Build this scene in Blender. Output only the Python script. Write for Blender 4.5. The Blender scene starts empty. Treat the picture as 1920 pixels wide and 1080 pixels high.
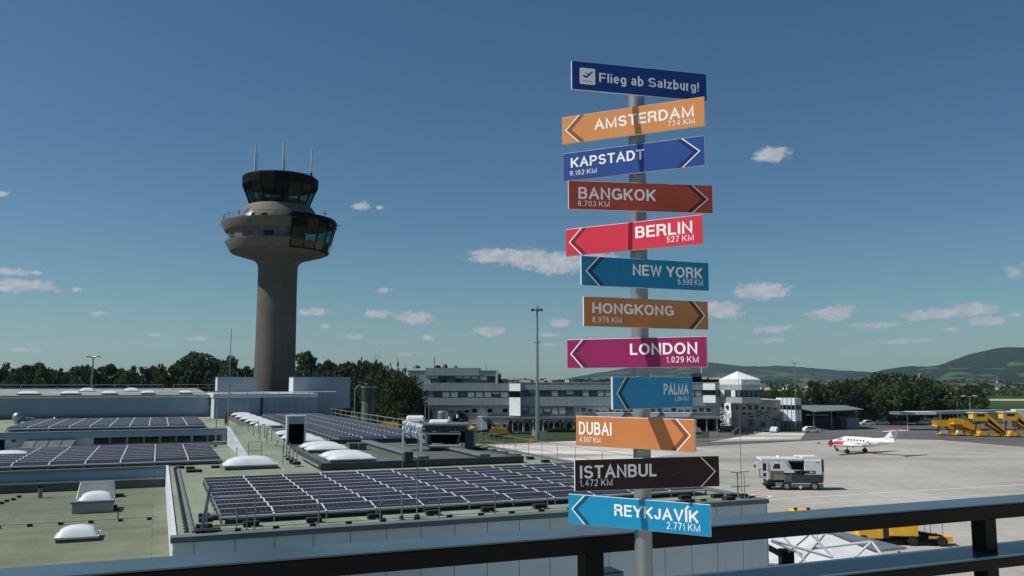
import bpy, bmesh, math, random
from mathutils import Vector, Matrix
R = math.radians
random.seed(7)
S = bpy.context.scene
COL = S.collection

# ---------------------------------------------------------------- camera
F_PX, HOR, CAM_Z = 1590.0, 716.0, 14.0          # focal length in pixels of the 1920 px photo, horizon row, eye height
PITCH = math.atan((HOR - 540) / F_PX)
cam_d = bpy.data.cameras.new('camera'); cam = bpy.data.objects.new('camera', cam_d); COL.objects.link(cam)
cam_d.sensor_width = 36; cam_d.lens = F_PX * 36 / 1920
cam_d.clip_start = 0.05; cam_d.clip_end = 60000
cam.location = (0, 0, CAM_Z); cam.rotation_euler = (R(90) + PITCH, 0, 0)
S.camera = cam
S.view_settings.view_transform = 'Standard'; S.view_settings.look = 'None'
S.view_settings.gamma = 1; S.view_settings.exposure = 0.0
S.cycles.use_denoising = True
S.cycles.max_bounces = 6; S.cycles.transparent_max_bounces = 12
S.cycles.volume_bounces = 0

# ---------------------------------------------------------------- sun and sky
SUN_AZ, SUN_EL = R(-100), R(50)                   # azimuth from the view direction, clockwise positive
sd = bpy.data.lights.new('sun', 'SUN'); sun = bpy.data.objects.new('sun', sd); COL.objects.link(sun)
sd.energy = 4.9; sd.angle = R(0.5); sd.color = (1.0, 0.95, 0.87)
tosun = Vector((math.sin(SUN_AZ) * math.cos(SUN_EL), math.cos(SUN_AZ) * math.cos(SUN_EL), math.sin(SUN_EL)))
sun.rotation_euler = (-tosun).to_track_quat('-Z', 'Y').to_euler()

# clouds: azimuth / elevation / half sizes (degrees) / density offset
def px_dir(px, py):
    v = Vector(((px - 960) / F_PX, 1, -(py - 540) / F_PX))
    v.rotate(Matrix.Rotation(PITCH, 3, 'X')); v.normalize()
    return math.atan2(v.x, v.y), math.asin(v.z)
CLOUDS = [  # photo position, half width, half height, weakness
 (925,480,50,13,0),(985,484,58,17,0),(1040,493,62,19,-.05),(1110,488,50,17,.05),
 (1447,290,32,13,.02),(1425,296,22,6,.3),(1430,546,44,15,-.05),(1400,553,24,8,.2),(1345,580,40,15,0),(1370,590,30,9,.2),
 (1555,590,34,12,0),(1580,582,22,10,.05),(1760,588,60,9,.1),(1822,580,36,11,.05),(1720,594,30,8,.2),(1850,602,32,8,.02),
 (1450,618,34,8,.1),(1450,638,30,5,.25),(1785,618,18,5,.25),(1640,610,60,8,.42),(1700,640,90,9,.5),
 (676,386,18,8,.1),(712,389,10,5,.35),(718,545,16,7,.2),(778,596,32,11,-.05),(708,589,30,9,.12),(690,586,8,8,.3),(590,585,32,8,.1),
 (610,612,12,5,.3),(915,622,30,9,.05),(935,618,16,8,.15),(660,632,30,7,.35),(800,634,18,6,.2),(760,664,24,5,.35),
 (1049,606,20,9,.05),(1030,628,40,6,.45),(1035,646,24,5,.45),
 (20,509,40,7,.22),(65,511,14,6,.4),(45,534,48,10,.12),(10,540,30,8,.2),(110,545,16,6,.4),(142,543,12,7,.42),(185,587,18,7,.35),
 (288,628,16,5,.4),(376,635,14,6,.25),(355,637,8,5,.35),(45,656,30,5,.3),(5,364,14,8,.35),(1900,590,16,6,.45),(1905,510,30,20,.6)]
W = bpy.data.worlds.new('World'); S.world = W; W.use_nodes = True
nt = W.node_tree; nt.nodes.clear(); N = nt.nodes.new; LK = nt.links.new
sky = N('ShaderNodeTexSky'); sky.sky_type = 'NISHITA'; sky.sun_disc = False
sky.sun_elevation = SUN_EL; sky.sun_rotation = SUN_AZ
sky.altitude = 430; sky.air_density = 1.0; sky.dust_density = 0.6; sky.ozone_density = 2.5
tc = N('ShaderNodeTexCoord')
sep = N('ShaderNodeSeparateXYZ'); LK(tc.outputs['Generated'], sep.inputs[0])
def wm(op, a, b=None, c=None):
    n = N('ShaderNodeMath'); n.operation = op
    for i, v in enumerate((a, b, c)):
        if v is None: continue
        if isinstance(v, (int, float)): n.inputs[i].default_value = v
        else: LK(v, n.inputs[i])
    return n.outputs[0]
az = wm('ARCTAN2', sep.outputs[0], sep.outputs[1]); el = wm('ARCSINE', sep.outputs[2])
comb = N('ShaderNodeCombineXYZ'); LK(az, comb.inputs[0]); LK(el, comb.inputs[1])
cur = None
for (cx, cy, hw, hh, off) in CLOUDS:
    a0, e0 = px_dir(cx, cy)
    sb = N('ShaderNodeVectorMath'); sb.operation = 'SUBTRACT'; LK(comb.outputs[0], sb.inputs[0]); sb.inputs[1].default_value = (a0, e0, 0)
    ml = N('ShaderNodeVectorMath'); ml.operation = 'MULTIPLY'; LK(sb.outputs[0], ml.inputs[0]); ml.inputs[1].default_value = (F_PX / hw, F_PX / hh, 0)
    ln = N('ShaderNodeVectorMath'); ln.operation = 'LENGTH'; LK(ml.outputs[0], ln.inputs[0])
    d = wm('ADD', ln.outputs['Value'], off)
    if cur is None: cur = d
    else: cur = wm('SMOOTH_MIN', cur, d, 0.25)
def wnoise(scale, sy, detail, rough=.55):
    mp = N('ShaderNodeVectorMath'); mp.operation = 'MULTIPLY'; LK(comb.outputs[0], mp.inputs[0]); mp.inputs[1].default_value = (scale, scale * sy, 1)
    nz = N('ShaderNodeTexNoise'); nz.inputs['Scale'].default_value = 1; nz.inputs['Detail'].default_value = detail; nz.inputs['Roughness'].default_value = rough
    LK(mp.outputs[0], nz.inputs['Vector']); return nz.outputs['Fac']
n1 = wnoise(105, 1.45, 9, .58)
dd = wm('ADD', cur, wm('MULTIPLY', wm('SUBTRACT', n1, .5), 2.0))
mr = N('ShaderNodeMapRange'); mr.interpolation_type = 'SMOOTHSTEP'; LK(dd, mr.inputs['Value'])
mr.inputs['From Min'].default_value = 1.3; mr.inputs['From Max'].default_value = .5; mr.inputs['To Min'].default_value = 0; mr.inputs['To Max'].default_value = .95
# faint veil of broken haze low over the horizon
veil = wnoise(22, 4.5, 6)
vm = N('ShaderNodeMapRange'); LK(veil, vm.inputs['Value']); vm.inputs['From Min'].default_value = .52; vm.inputs['From Max'].default_value = .8; vm.inputs['To Max'].default_value = .22
vh = N('ShaderNodeMapRange'); LK(el, vh.inputs['Value']); vh.inputs['From Min'].default_value = R(9); vh.inputs['From Max'].default_value = R(2)
cmask = wm('MAXIMUM', mr.outputs[0], wm('MULTIPLY', vm.outputs[0], vh.outputs[0]))
n2 = wnoise(60, 2.0, 6)
cr = N('ShaderNodeMapRange'); LK(n2, cr.inputs['Value']); cr.inputs['From Min'].default_value = .3; cr.inputs['From Max'].default_value = .65; cr.inputs['To Min'].default_value = .72; cr.inputs['To Max'].default_value = 1.0
ccol = N('ShaderNodeVectorMath'); ccol.operation = 'SCALE'; ccol.inputs[0].default_value = (8.3, 8.8, 9.4); LK(cr.outputs[0], ccol.inputs['Scale'])
skyg = N('ShaderNodeHueSaturation'); LK(sky.outputs[0], skyg.inputs['Color']); skyg.inputs['Saturation'].default_value = 1.12
tint = N('ShaderNodeVectorMath'); tint.operation = 'MULTIPLY'; LK(skyg.outputs[0], tint.inputs[0]); tint.inputs[1].default_value = (.80, 1.07, 1.10)   # the camera's cool white balance
mx = N('ShaderNodeMix'); mx.data_type = 'RGBA'; LK(cmask, mx.inputs[0]); LK(tint.outputs[0], mx.inputs[6]); LK(ccol.outputs[0], mx.inputs[7])
bg = N('ShaderNodeBackground'); bg.inputs['Strength'].default_value = 0.060; LK(mx.outputs[2], bg.inputs['Color'])
out = N('ShaderNodeOutputWorld'); LK(bg.outputs[0], out.inputs['Surface'])

# ---------------------------------------------------------------- coordinates
TH = R(22.5)                                     # the terminal's grid is turned this far to the left of the view
def rot(x, y): return (x * math.cos(TH) - y * math.sin(TH), x * math.sin(TH) + y * math.cos(TH))
def RF(x, y, z): a, b = rot(x, y); return Vector((a, b, z))         # terminal grid -> world
def ray(px, py):
    v = Vector(((px - 960) / F_PX, 1, -(py - 540) / F_PX)); v.rotate(Matrix.Rotation(PITCH, 3, 'X')); return v
def at_z(px, py, z):                              # world point on the level z
    v = ray(px, py); t = (z - CAM_Z) / v.z; return Vector((v.x * t, v.y * t, z))
def at_d(px, py, D):                              # world point at distance D ahead
    v = ray(px, py); t = D / v.y; return Vector((v.x * t, D, CAM_Z + v.z * t))
def to_r(p): c, s = math.cos(-TH), math.sin(-TH); return Vector((p.x * c - p.y * s, p.x * s + p.y * c, p.z))
def r_z(px, py, z): return to_r(at_z(px, py, z))  # in the terminal grid
def r_y(px, py, Y):                               # terminal grid, on the plane y = Y
    v = to_r(ray(px, py)); t = Y / v.y; return Vector((v.x * t, Y, CAM_Z + v.z * t))

# ---------------------------------------------------------------- materials
def lin(h):
    h = h.lstrip('#'); o = []
    for i in (0, 2, 4):
        c = int(h[i:i+2], 16) / 255; o.append(c / 12.92 if c <= .04045 else ((c + .055) / 1.055) ** 2.4)
    return (*o, 1)
MATS = {}
def nodes(name):
    m = bpy.data.materials.new(name); m.use_nodes = True; MATS[name] = m
    return m, m.node_tree, m.node_tree.nodes['Principled BSDF']
def nmath(t, op, a, b=None):
    n = t.nodes.new('ShaderNodeMath'); n.operation = op
    for i, v in enumerate((a, b)):
        if v is None: continue
        if isinstance(v, (int, float)): n.inputs[i].default_value = v
        else: t.links.new(v, n.inputs[i])
    return n.outputs[0]
def noise(t, scale, detail=4, sc=(1, 1, 1), coord='Object'):
    c = t.nodes.new('ShaderNodeTexCoord'); mp = t.nodes.new('ShaderNodeMapping'); mp.inputs['Scale'].default_value = sc
    t.links.new(c.outputs[coord], mp.inputs[0])
    n = t.nodes.new('ShaderNodeTexNoise'); n.inputs['Scale'].default_value = scale; n.inputs['Detail'].default_value = detail
    t.links.new(mp.outputs[0], n.inputs['Vector']); return n.outputs['Fac']
def mixc(t, f, a, b):
    n = t.nodes.new('ShaderNodeMix'); n.data_type = 'RGBA'
    for i, v in ((0, f), (6, a), (7, b)):
        if isinstance(v, (int, float, tuple)): n.inputs[i].default_value = v
        else: t.links.new(v, n.inputs[i])
    return n.outputs[2]
def ramp(t, f, lo, hi, a=0., b=1.):
    n = t.nodes.new('ShaderNodeMapRange'); t.links.new(f, n.inputs[0])
    n.inputs[1].default_value = lo; n.inputs[2].default_value = hi; n.inputs[3].default_value = a; n.inputs[4].default_value = b
    return n.outputs[0]
def mul(c, k): return (min(1, c[0] * k), min(1, c[1] * k), min(1, c[2] * k), 1)
def M(name, hexc, rough=.6, metal=0., var=.18, scale=1.5, sc=(1, 1, 1), bump=0., spec=.5):
    m, t, b = nodes(name); c = lin(hexc)
    b.inputs['Roughness'].default_value = rough; b.inputs['Metallic'].default_value = metal
    b.inputs['Specular IOR Level'].default_value = spec
    f = noise(t, scale, 6, sc)
    t.links.new(mixc(t, ramp(t, f, .3, .7), mul(c, 1 - var), mul(c, 1 + var)), b.inputs['Base Color'])
    if bump:
        bp = t.nodes.new('ShaderNodeBump'); bp.inputs['Strength'].default_value = bump; bp.inputs['Distance'].default_value = .02
        t.links.new(noise(t, scale * 8, 5, sc), bp.inputs['Height']); t.links.new(bp.outputs[0], b.inputs['Normal'])
    return m
def lines(t, axis, period, width, offset=0.):     # 1 on thin lines repeating along one object axis
    c = t.nodes.new('ShaderNodeTexCoord'); s = t.nodes.new('ShaderNodeSeparateXYZ'); t.links.new(c.outputs['Object'], s.inputs[0])
    x = nmath(t, 'ADD', s.outputs[axis], offset + 1000 * period)
    return nmath(t, 'LESS_THAN', nmath(t, 'MODULO', x, period), width)

M('white_paint', '#d9dbdc', .35, var=.05); M('white_metal', '#c9ced2', .4, var=.07)
M('white_wall', '#c6cad0', .6, var=.07); M('steel', '#9aa0a4', .38, .85, .12)
M('galvanised', '#8f9699', .5, .55, .15); M('grey_metal', '#6f777c', .5, .3, .12)
M('dark_metal', '#2b3034', .5, .3, .15); M('black', '#050607', .6, var=.2, spec=.1); M('rubber', '#141414', .8, var=.2)
M('red', '#b3202a', .45, var=.08); M('dark_red', '#6d1420', .5, var=.1); M('yellow', '#eab020', .45, var=.12)
M('orange', '#c9742a', .5, var=.12); M('pale_yellow', '#d8cf9a', .6, var=.1); M('beige', '#bdb39c', .7, var=.1)
M('rail_paint', '#060709', .4, .0, .12, 6, spec=.15); M('rail_lit_tone', '#4a5c64', .28, .2, .16, 5)  # second rail colour is paler: sunlight on the upward faces painted in
M('deck_boards', '#2c2b2a', .8, var=.2, scale=2)
M('concrete', '#8b8273', .85, var=.12, scale=.35, bump=.15); M('concrete_light', '#a59d90', .85, var=.1, scale=.5, bump=.1)
M('light_concrete', '#b9b4a9', .85, var=.1)
M('bark', '#4a3b2d', .9, var=.25, scale=4); M('pole_steel', '#8d9495', .42, .55, .12, 3, (1, 1, .2))
M('ballast', '#1e1f1f', .9, var=.3); M('graphite', '#3a4044', .5, .2, .15)
M('greygreen', '#56605a', .8, var=.15); M('lit_panel', '#d5dadd', .3, .0, .06)
M('blind', '#a5ada9', .6, var=.1); M('curtain_dark', '#2a3134', .4, var=.2)
M('car_dark', '#1a1b22', .25, .3, .1); M('car_violet', '#3a3645', .25, .3, .1); M('car_white', '#d4d5d3', .3, 0, .05); M('car_silver', '#8d8f93', .3, .5, .06)
M('dark_glass', '#0d1216', .06, 0, .2, 1.2); M('green_glass', '#3b4a48', .1, 0, .35, .25); M('band_grey', '#6c7678', .35, .1, .15)
M('roof_tile', '#553a31', .85, var=.2, scale=2); M('roof_grey', '#55524f', .85, var=.2, scale=2)
M('house_wall', '#c9c3b6', .8, var=.08); M('house_cream', '#cdbf96', .8, var=.08)
M('truck_grey', '#8a867a', .6, var=.1); M('tan', '#8a7a5a', .7, var=.15); M('dome_white', '#d6dade', .3, var=.05); M('foil', '#d2d5d8', .5, .05, .1, 9, bump=.25)

def panel_mat(name, hexc, axis, period, width=.02, dark=.35, rough=.45, metal=.15, zper=None, off=0., bumpw=False):
    m, t, b = nodes(name); c = lin(hexc)
    f = noise(t, .5, 5, (1, 1, .5)); base = mixc(t, ramp(t, f, .3, .7), mul(c, .9), mul(c, 1.08))
    streak = noise(t, 3.0, 4, (1, 1, .06)); base = mixc(t, ramp(t, streak, .58, .8, 0, .22), base, mul(c, .55))
    l = lines(t, axis, period, width, off)
    if zper: l = nmath(t, 'MAXIMUM', l, lines(t, 2, zper[0], zper[1], zper[2] if len(zper) > 2 else 0))
    t.links.new(mixc(t, l, base, mul(c, dark)), b.inputs['Base Color'])
    b.inputs['Roughness'].default_value = rough; b.inputs['Metallic'].default_value = metal
    return m
panel_mat('wall_panels', '#e2e7ea', 0, 1.14, .022, .22, .55, .05)
panel_mat('fascia_blue', '#7d94ac', 0, 6.0, .02, .6, .5, .1)
panel_mat('clad_band', '#778b9f', 2, 1.35, .05, .8, .5, .1)
panel_mat('clad_ribs', '#8494a5', 0, .9, .1, .75, .5, .1)
panel_mat('clad_flat', '#8e9aa4', 0, 2.4, .03, .85, .5, .05)
panel_mat('facade_panels', '#9da7ab', 0, 1.75, .07, .62, .4, .1)
panel_mat('facade_plain', '#9a9892', 0, 3.6, .04, .85, .7, 0)
panel_mat('ribbed_white', '#c3cbcf', 1, .5, .05, .75, .45, .1)

def cell_tone(t, px, py, lo, hi):                # one random tone per sheet or slab
    c = t.nodes.new('ShaderNodeTexCoord'); sn = t.nodes.new('ShaderNodeVectorMath'); sn.operation = 'DIVIDE'; t.links.new(c.outputs['Object'], sn.inputs[0]); sn.inputs[1].default_value = (px, py, 1000)
    fl = t.nodes.new('ShaderNodeVectorMath'); fl.operation = 'FLOOR'; t.links.new(sn.outputs[0], fl.inputs[0]); wn = t.nodes.new('ShaderNodeTexWhiteNoise'); wn.noise_dimensions = '2D'; t.links.new(fl.outputs[0], wn.inputs['Vector'])
    return ramp(t, wn.outputs['Value'], 0, 1, lo, hi)
def scale_col(t, col, f):
    n = t.nodes.new('ShaderNodeVectorMath'); n.operation = 'SCALE'; t.links.new(col, n.inputs[0]); t.links.new(f, n.inputs['Scale']); return n.outputs[0]
def membrane(name, hexc, px=1.05, axis=0):
    m, t, b = nodes(name); c = lin(hexc)
    big = noise(t, .12, 6); small = noise(t, 2.2, 8)
    base = mixc(t, ramp(t, big, .3, .7), mul(c, .80), mul(c, 1.12)); base = mixc(t, ramp(t, small, .45, .75, 0, .45), base, mul(c, .72))
    stain = noise(t, .5, 8, (1, .5, 1)); base = mixc(t, ramp(t, stain, .56, .70, 0, .6), base, lin('#66634f'))
    st2 = noise(t, .23, 7); base = mixc(t, ramp(t, st2, .62, .7, 0, .35), base, mul(c, 1.3))
    base = scale_col(t, base, cell_tone(t, *((px, 5.3) if axis == 0 else (5.3, px)), .88, 1.1)); grit = noise(t, 14, 3); base = scale_col(t, base, ramp(t, grit, .3, .7, .86, 1.12))
    l = lines(t, axis, px, .03); l2 = lines(t, 1 - axis, 5.3, .03)
    wob = noise(t, 1.1, 3); l = nmath(t, 'MULTIPLY', nmath(t, 'MAXIMUM', l, l2), ramp(t, wob, .35, .6))
    t.links.new(mixc(t, nmath(t, 'MULTIPLY', l, .75), base, mul(c, .42)), b.inputs['Base Color'])
    b.inputs['Roughness'].default_value = .8; b.inputs['Specular IOR Level'].default_value = .25
    bp = t.nodes.new('ShaderNodeBump'); bp.inputs['Strength'].default_value = .25; bp.inputs['Distance'].default_value = .03
    t.links.new(small, bp.inputs['Height']); t.links.new(bp.outputs[0], b.inputs['Normal'])
membrane('roof_green', '#868f7d'); membrane('roof_low', '#6c7460', .9, 1); membrane('roof_grey_felt', '#5b625b', 1.2); membrane('roof_pale', '#8d9396', 2)

def solar_mat():
    m, t, b = nodes('solar_cells')
    g = nmath(t, 'MAXIMUM', lines(t, 0, .1625, .010, .82), lines(t, 1, .1625, .010, .0))
    nb = noise(t, .8, 3, coord='Object'); oi = t.nodes.new('ShaderNodeObjectInfo')
    c1 = mixc(t, oi.outputs['Random'], lin('#17121a'), lin('#261c26')); c1 = mixc(t, ramp(t, nb, .3, .7), c1, lin('#1c161c'))
    t.links.new(mixc(t, nmath(t, 'MULTIPLY', g, .8), c1, lin('#6d6973')), b.inputs['Base Color'])
    b.inputs['Roughness'].default_value = .35; b.inputs['Specular IOR Level'].default_value = .18
    b.inputs['Coat Weight'].default_value = .0
solar_mat()
def glass_mat(name, tint, refl=.12, rough=.02):
    m, t, b = nodes(name); t.nodes.remove(b)
    tr = t.nodes.new('ShaderNodeBsdfTransparent'); tr.inputs[0].default_value = tint
    gl = t.nodes.new('ShaderNodeBsdfGlossy'); gl.inputs['Roughness'].default_value = rough
    lw = t.nodes.new('ShaderNodeFresnel'); lw.inputs[0].default_value = 1.5
    mxs = t.nodes.new('ShaderNodeMixShader'); t.links.new(nmath(t, 'ADD', nmath(t, 'MULTIPLY', lw.outputs[0], .28), refl * .08), mxs.inputs[0])
    t.links.new(tr.outputs[0], mxs.inputs[1]); t.links.new(gl.outputs[0], mxs.inputs[2])
    t.links.new(mxs.outputs[0], t.nodes['Material Output'].inputs[0])
glass_mat('tower_glass', (.20, .47, .40, 1)); glass_mat('clear_glass', (.6, .68, .7, 1))

def leaf_mat(name, c1, c2, c3):
    m, t, b = nodes(name)
    oi = t.nodes.new('ShaderNodeObjectInfo'); f = noise(t, .55, 5); f2 = noise(t, 3.2, 3)
    a = mixc(t, ramp(t, f, .32, .68), lin(c1), lin(c2)); a = mixc(t, ramp(t, f2, .45, .75, 0, .7), a, lin(c3))
    hs = t.nodes.new('ShaderNodeHueSaturation'); t.links.new(a, hs.inputs['Color'])
    t.links.new(ramp(t, oi.outputs['Random'], 0, 1, .475, .525), hs.inputs['Hue']); t.links.new(ramp(t, oi.outputs['Random'], 0, 1, .75, 1.35), hs.inputs['Value'])
    t.links.new(hs.outputs[0], b.inputs['Base Color']); b.inputs['Roughness'].default_value = .6; b.inputs['Specular IOR Level'].default_value = .25
    tl = t.nodes.new('ShaderNodeBsdfTranslucent'); t.links.new(hs.outputs[0], tl.inputs[0])
    ms = t.nodes.new('ShaderNodeMixShader'); ms.inputs[0].default_value = .32
    t.links.new(b.outputs[0], ms.inputs[1]); t.links.new(tl.outputs[0], ms.inputs[2]); t.links.new(ms.outputs[0], t.nodes['Material Output'].inputs[0])
leaf_mat('leaves', '#2d3e1e', '#42592c', '#587038'); leaf_mat('leaves_dark', '#1b2917', '#2a3c20', '#3a4e2c')
leaf_mat('leaves_olive', '#232c13', '#39451e', '#545c2b'); leaf_mat('leaves_bright', '#2c401b', '#415726', '#566b30')
leaf_mat('needles', '#1a2619', '#26342a', '#31402e')

# ---------------------------------------------------------------- mesh builder
class MB:
    def __init__(s): s.v = []; s.f = []; s.mi = []; s.mats = []
    def mat(s, name):
        if name not in s.mats: s.mats.append(name)
        return s.mats.index(name)
    def add(s, vs, fs, m):
        o = len(s.v); k = s.mat(m); s.v += [tuple(v) for v in vs]
        for f in fs: s.f.append(tuple(i + o for i in f)); s.mi.append(k)
        return s
    def box(s, x0, x1, y0, y1, z0, z1, m):
        return s.hexa([(x0, y0, z0), (x1, y0, z0), (x1, y1, z0), (x0, y1, z0), (x0, y0, z1), (x1, y0, z1), (x1, y1, z1), (x0, y1, z1)], m)
    def hexa(s, p, m): return s.add(p, [(3, 2, 1, 0), (4, 5, 6, 7), (0, 1, 5, 4), (1, 2, 6, 5), (2, 3, 7, 6), (3, 0, 4, 7)], m)
    def quad(s, a, b, c, d, m): return s.add([a, b, c, d], [(0, 1, 2, 3)], m)
    def prism(s, poly, z0, z1, m, top=None):
        n = len(poly); vs = [(x, y, z0) for x, y in poly] + [(x, y, z1) for x, y in poly]
        s.add(vs, [(i, (i + 1) % n, n + (i + 1) % n, n + i) for i in range(n)] + [tuple(range(n - 1, -1, -1))], m)
        return s.add([(x, y, z1) for x, y in poly], [tuple(range(n))], top or m)
    def xprism(s, poly, y0, y1, m):               # polygon in x,z extruded along y (counter-clockwise seen from -y)
        n = len(poly); vs = [(x, y0, z) for x, z in poly] + [(x, y1, z) for x, z in poly]
        return s.add(vs, [(i, n + i, n + (i + 1) % n, (i + 1) % n)[::-1] for i in range(n)] + [tuple(range(n)), tuple(range(2 * n - 1, n - 1, -1))], m)
    def cyl(s, p0, p1, r, m, r2=None, n=10, caps=True):
        p0, p1 = Vector(p0), Vector(p1); d = (p1 - p0); 
        if d.length < 1e-6: return s
        d.normalize(); a = d.orthogonal().normalized(); b = d.cross(a); r2 = r if r2 is None else r2
        vs = []
        for p, q in ((p0, r), (p1, r2)):
            for i in range(n):
                t = 2 * math.pi * i / n; vs.append(p + a * (math.cos(t) * q) + b * (math.sin(t) * q))
        fs = [(i, (i + 1) % n, n + (i + 1) % n, n + i) for i in range(n)]
        if caps: fs += [tuple(range(n - 1, -1, -1)), tuple(range(n, 2 * n))]
        return s.add(vs, fs, m)
    def tube(s, pts, r, m, n=8):
        for a, b in zip(pts, pts[1:]): s.cyl(a, b, r, m, n=n)
        return s
    def bar(s, p0, p1, w, h, m):                  # square bar
        p0, p1 = Vector(p0), Vector(p1); d = (p1 - p0).normalized()
        up = Vector((0, 0, 1)) if abs(d.z) < .95 else Vector((0, 1, 0)); a = d.cross(up).normalized() * w / 2; b = a.cross(d).normalized() * h / 2
        return s.hexa([p0 - a - b, p1 - a - b, p1 + a - b, p0 + a - b, p0 - a + b, p1 - a + b, p1 + a + b, p0 + a + b], m)
    def lathe(s, prof, m, n=48, a0=0., a1=2 * math.pi, c=(0, 0)):
        full = abs(a1 - a0 - 2 * math.pi) < 1e-6; k = n if full else n + 1
        vs = []
        for r, z in prof:
            for i in range(k):
                t = a0 + (a1 - a0) * i / n; vs.append((c[0] + r * math.cos(t), c[1] + r * math.sin(t), z))
        fs = []
        for j in range(len(prof) - 1):
            for i in range(n):
                i2 = (i + 1) % k; fs.append((j * k + i, j * k + i2, (j + 1) * k + i2, (j + 1) * k + i))
        return s.add(vs, fs, m)
    def ell(s, c, r, m, n=14, k=8, zmin=-1):      # ellipsoid
        prof = []
        for j in range(k + 1):
            t = -math.pi / 2 + math.pi * j / k
            prof.append((math.cos(t), max(math.sin(t), zmin)))
        vs = []
        for q, z in prof:
            for i in range(n):
                t = 2 * math.pi * i / n; vs.append((c[0] + r[0] * q * math.cos(t), c[1] + r[1] * q * math.sin(t), c[2] + r[2] * z))
        return s.add(vs, [(j * n + i, j * n + (i + 1) % n, (j + 1) * n + (i + 1) % n, (j + 1) * n + i) for j in range(k) for i in range(n)], m)
    def loft(s, rings, m, cap=True):
        n = len(rings[0]); vs = [p for r in rings for p in r]
        fs = [(j * n + i, j * n + (i + 1) % n, (j + 1) * n + (i + 1) % n, (j + 1) * n + i) for j in range(len(rings) - 1) for i in range(n)]
        if cap: fs += [tuple(range(n - 1, -1, -1)), tuple(range((len(rings) - 1) * n, len(rings) * n))]
        return s.add(vs, fs, m)
    def build(s, name, parent=None, smooth=False, bevel=0., label=None):
        me = bpy.data.meshes.new(name); me.from_pydata(s.v, [], s.f); me.update()
        for k in s.mats: me.materials.append(MATS[k])
        me.polygons.foreach_set('material_index', s.mi)
        if smooth:
            me.polygons.foreach_set('use_smooth', [True] * len(s.f))
            try: me.set_sharp_from_angle(angle=R(38))
            except Exception: pass
        o = bpy.data.objects.new(name, me); COL.objects.link(o)
        if parent is not None: o.parent = parent
        if bevel:
            b = o.modifiers.new('bevel', 'BEVEL'); b.width = bevel; b.segments = 2; b.limit_method = 'ANGLE'
        if label: o['label'] = label
        return o
def thing(name, label, cat, loc=(0, 0, 0), rz=0., group=None):
    o = bpy.data.objects.new(name, None); COL.objects.link(o); o.location = loc; o.rotation_euler = (0, 0, rz); o.empty_display_size = .3
    o['label'] = label; o['category'] = cat
    if group: o['group'] = group
    return o
def tag(o, label, cat, group=None, loc=None, rz=None):
    o['label'] = label; o['category'] = cat
    if group: o['group'] = group
    if loc is not None: o.location = loc
    if rz is not None: o.rotation_euler = (0, 0, rz)
    return o
def struct(o, kind='structure'): o['kind'] = kind; return o
def dup(root, loc, rz=0., label=None, group=None, scale=None):
    r = root.copy(); COL.objects.link(r); r.location = loc; r.rotation_euler = (0, 0, rz)
    if label: r['label'] = label
    if group: r['group'] = group
    if scale: r.scale = scale
    for ch in list(root.children):
        c = ch.copy(); COL.objects.link(c); c.parent = r
        for g in list(ch.children):
            d = g.copy(); COL.objects.link(d); d.parent = c
    return r
ORD = ['first', 'second', 'third', 'fourth', 'fifth', 'sixth', 'seventh', 'eighth', 'ninth', 'tenth', 'eleventh', 'twelfth', 'thirteenth', 'fourteenth']

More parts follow.
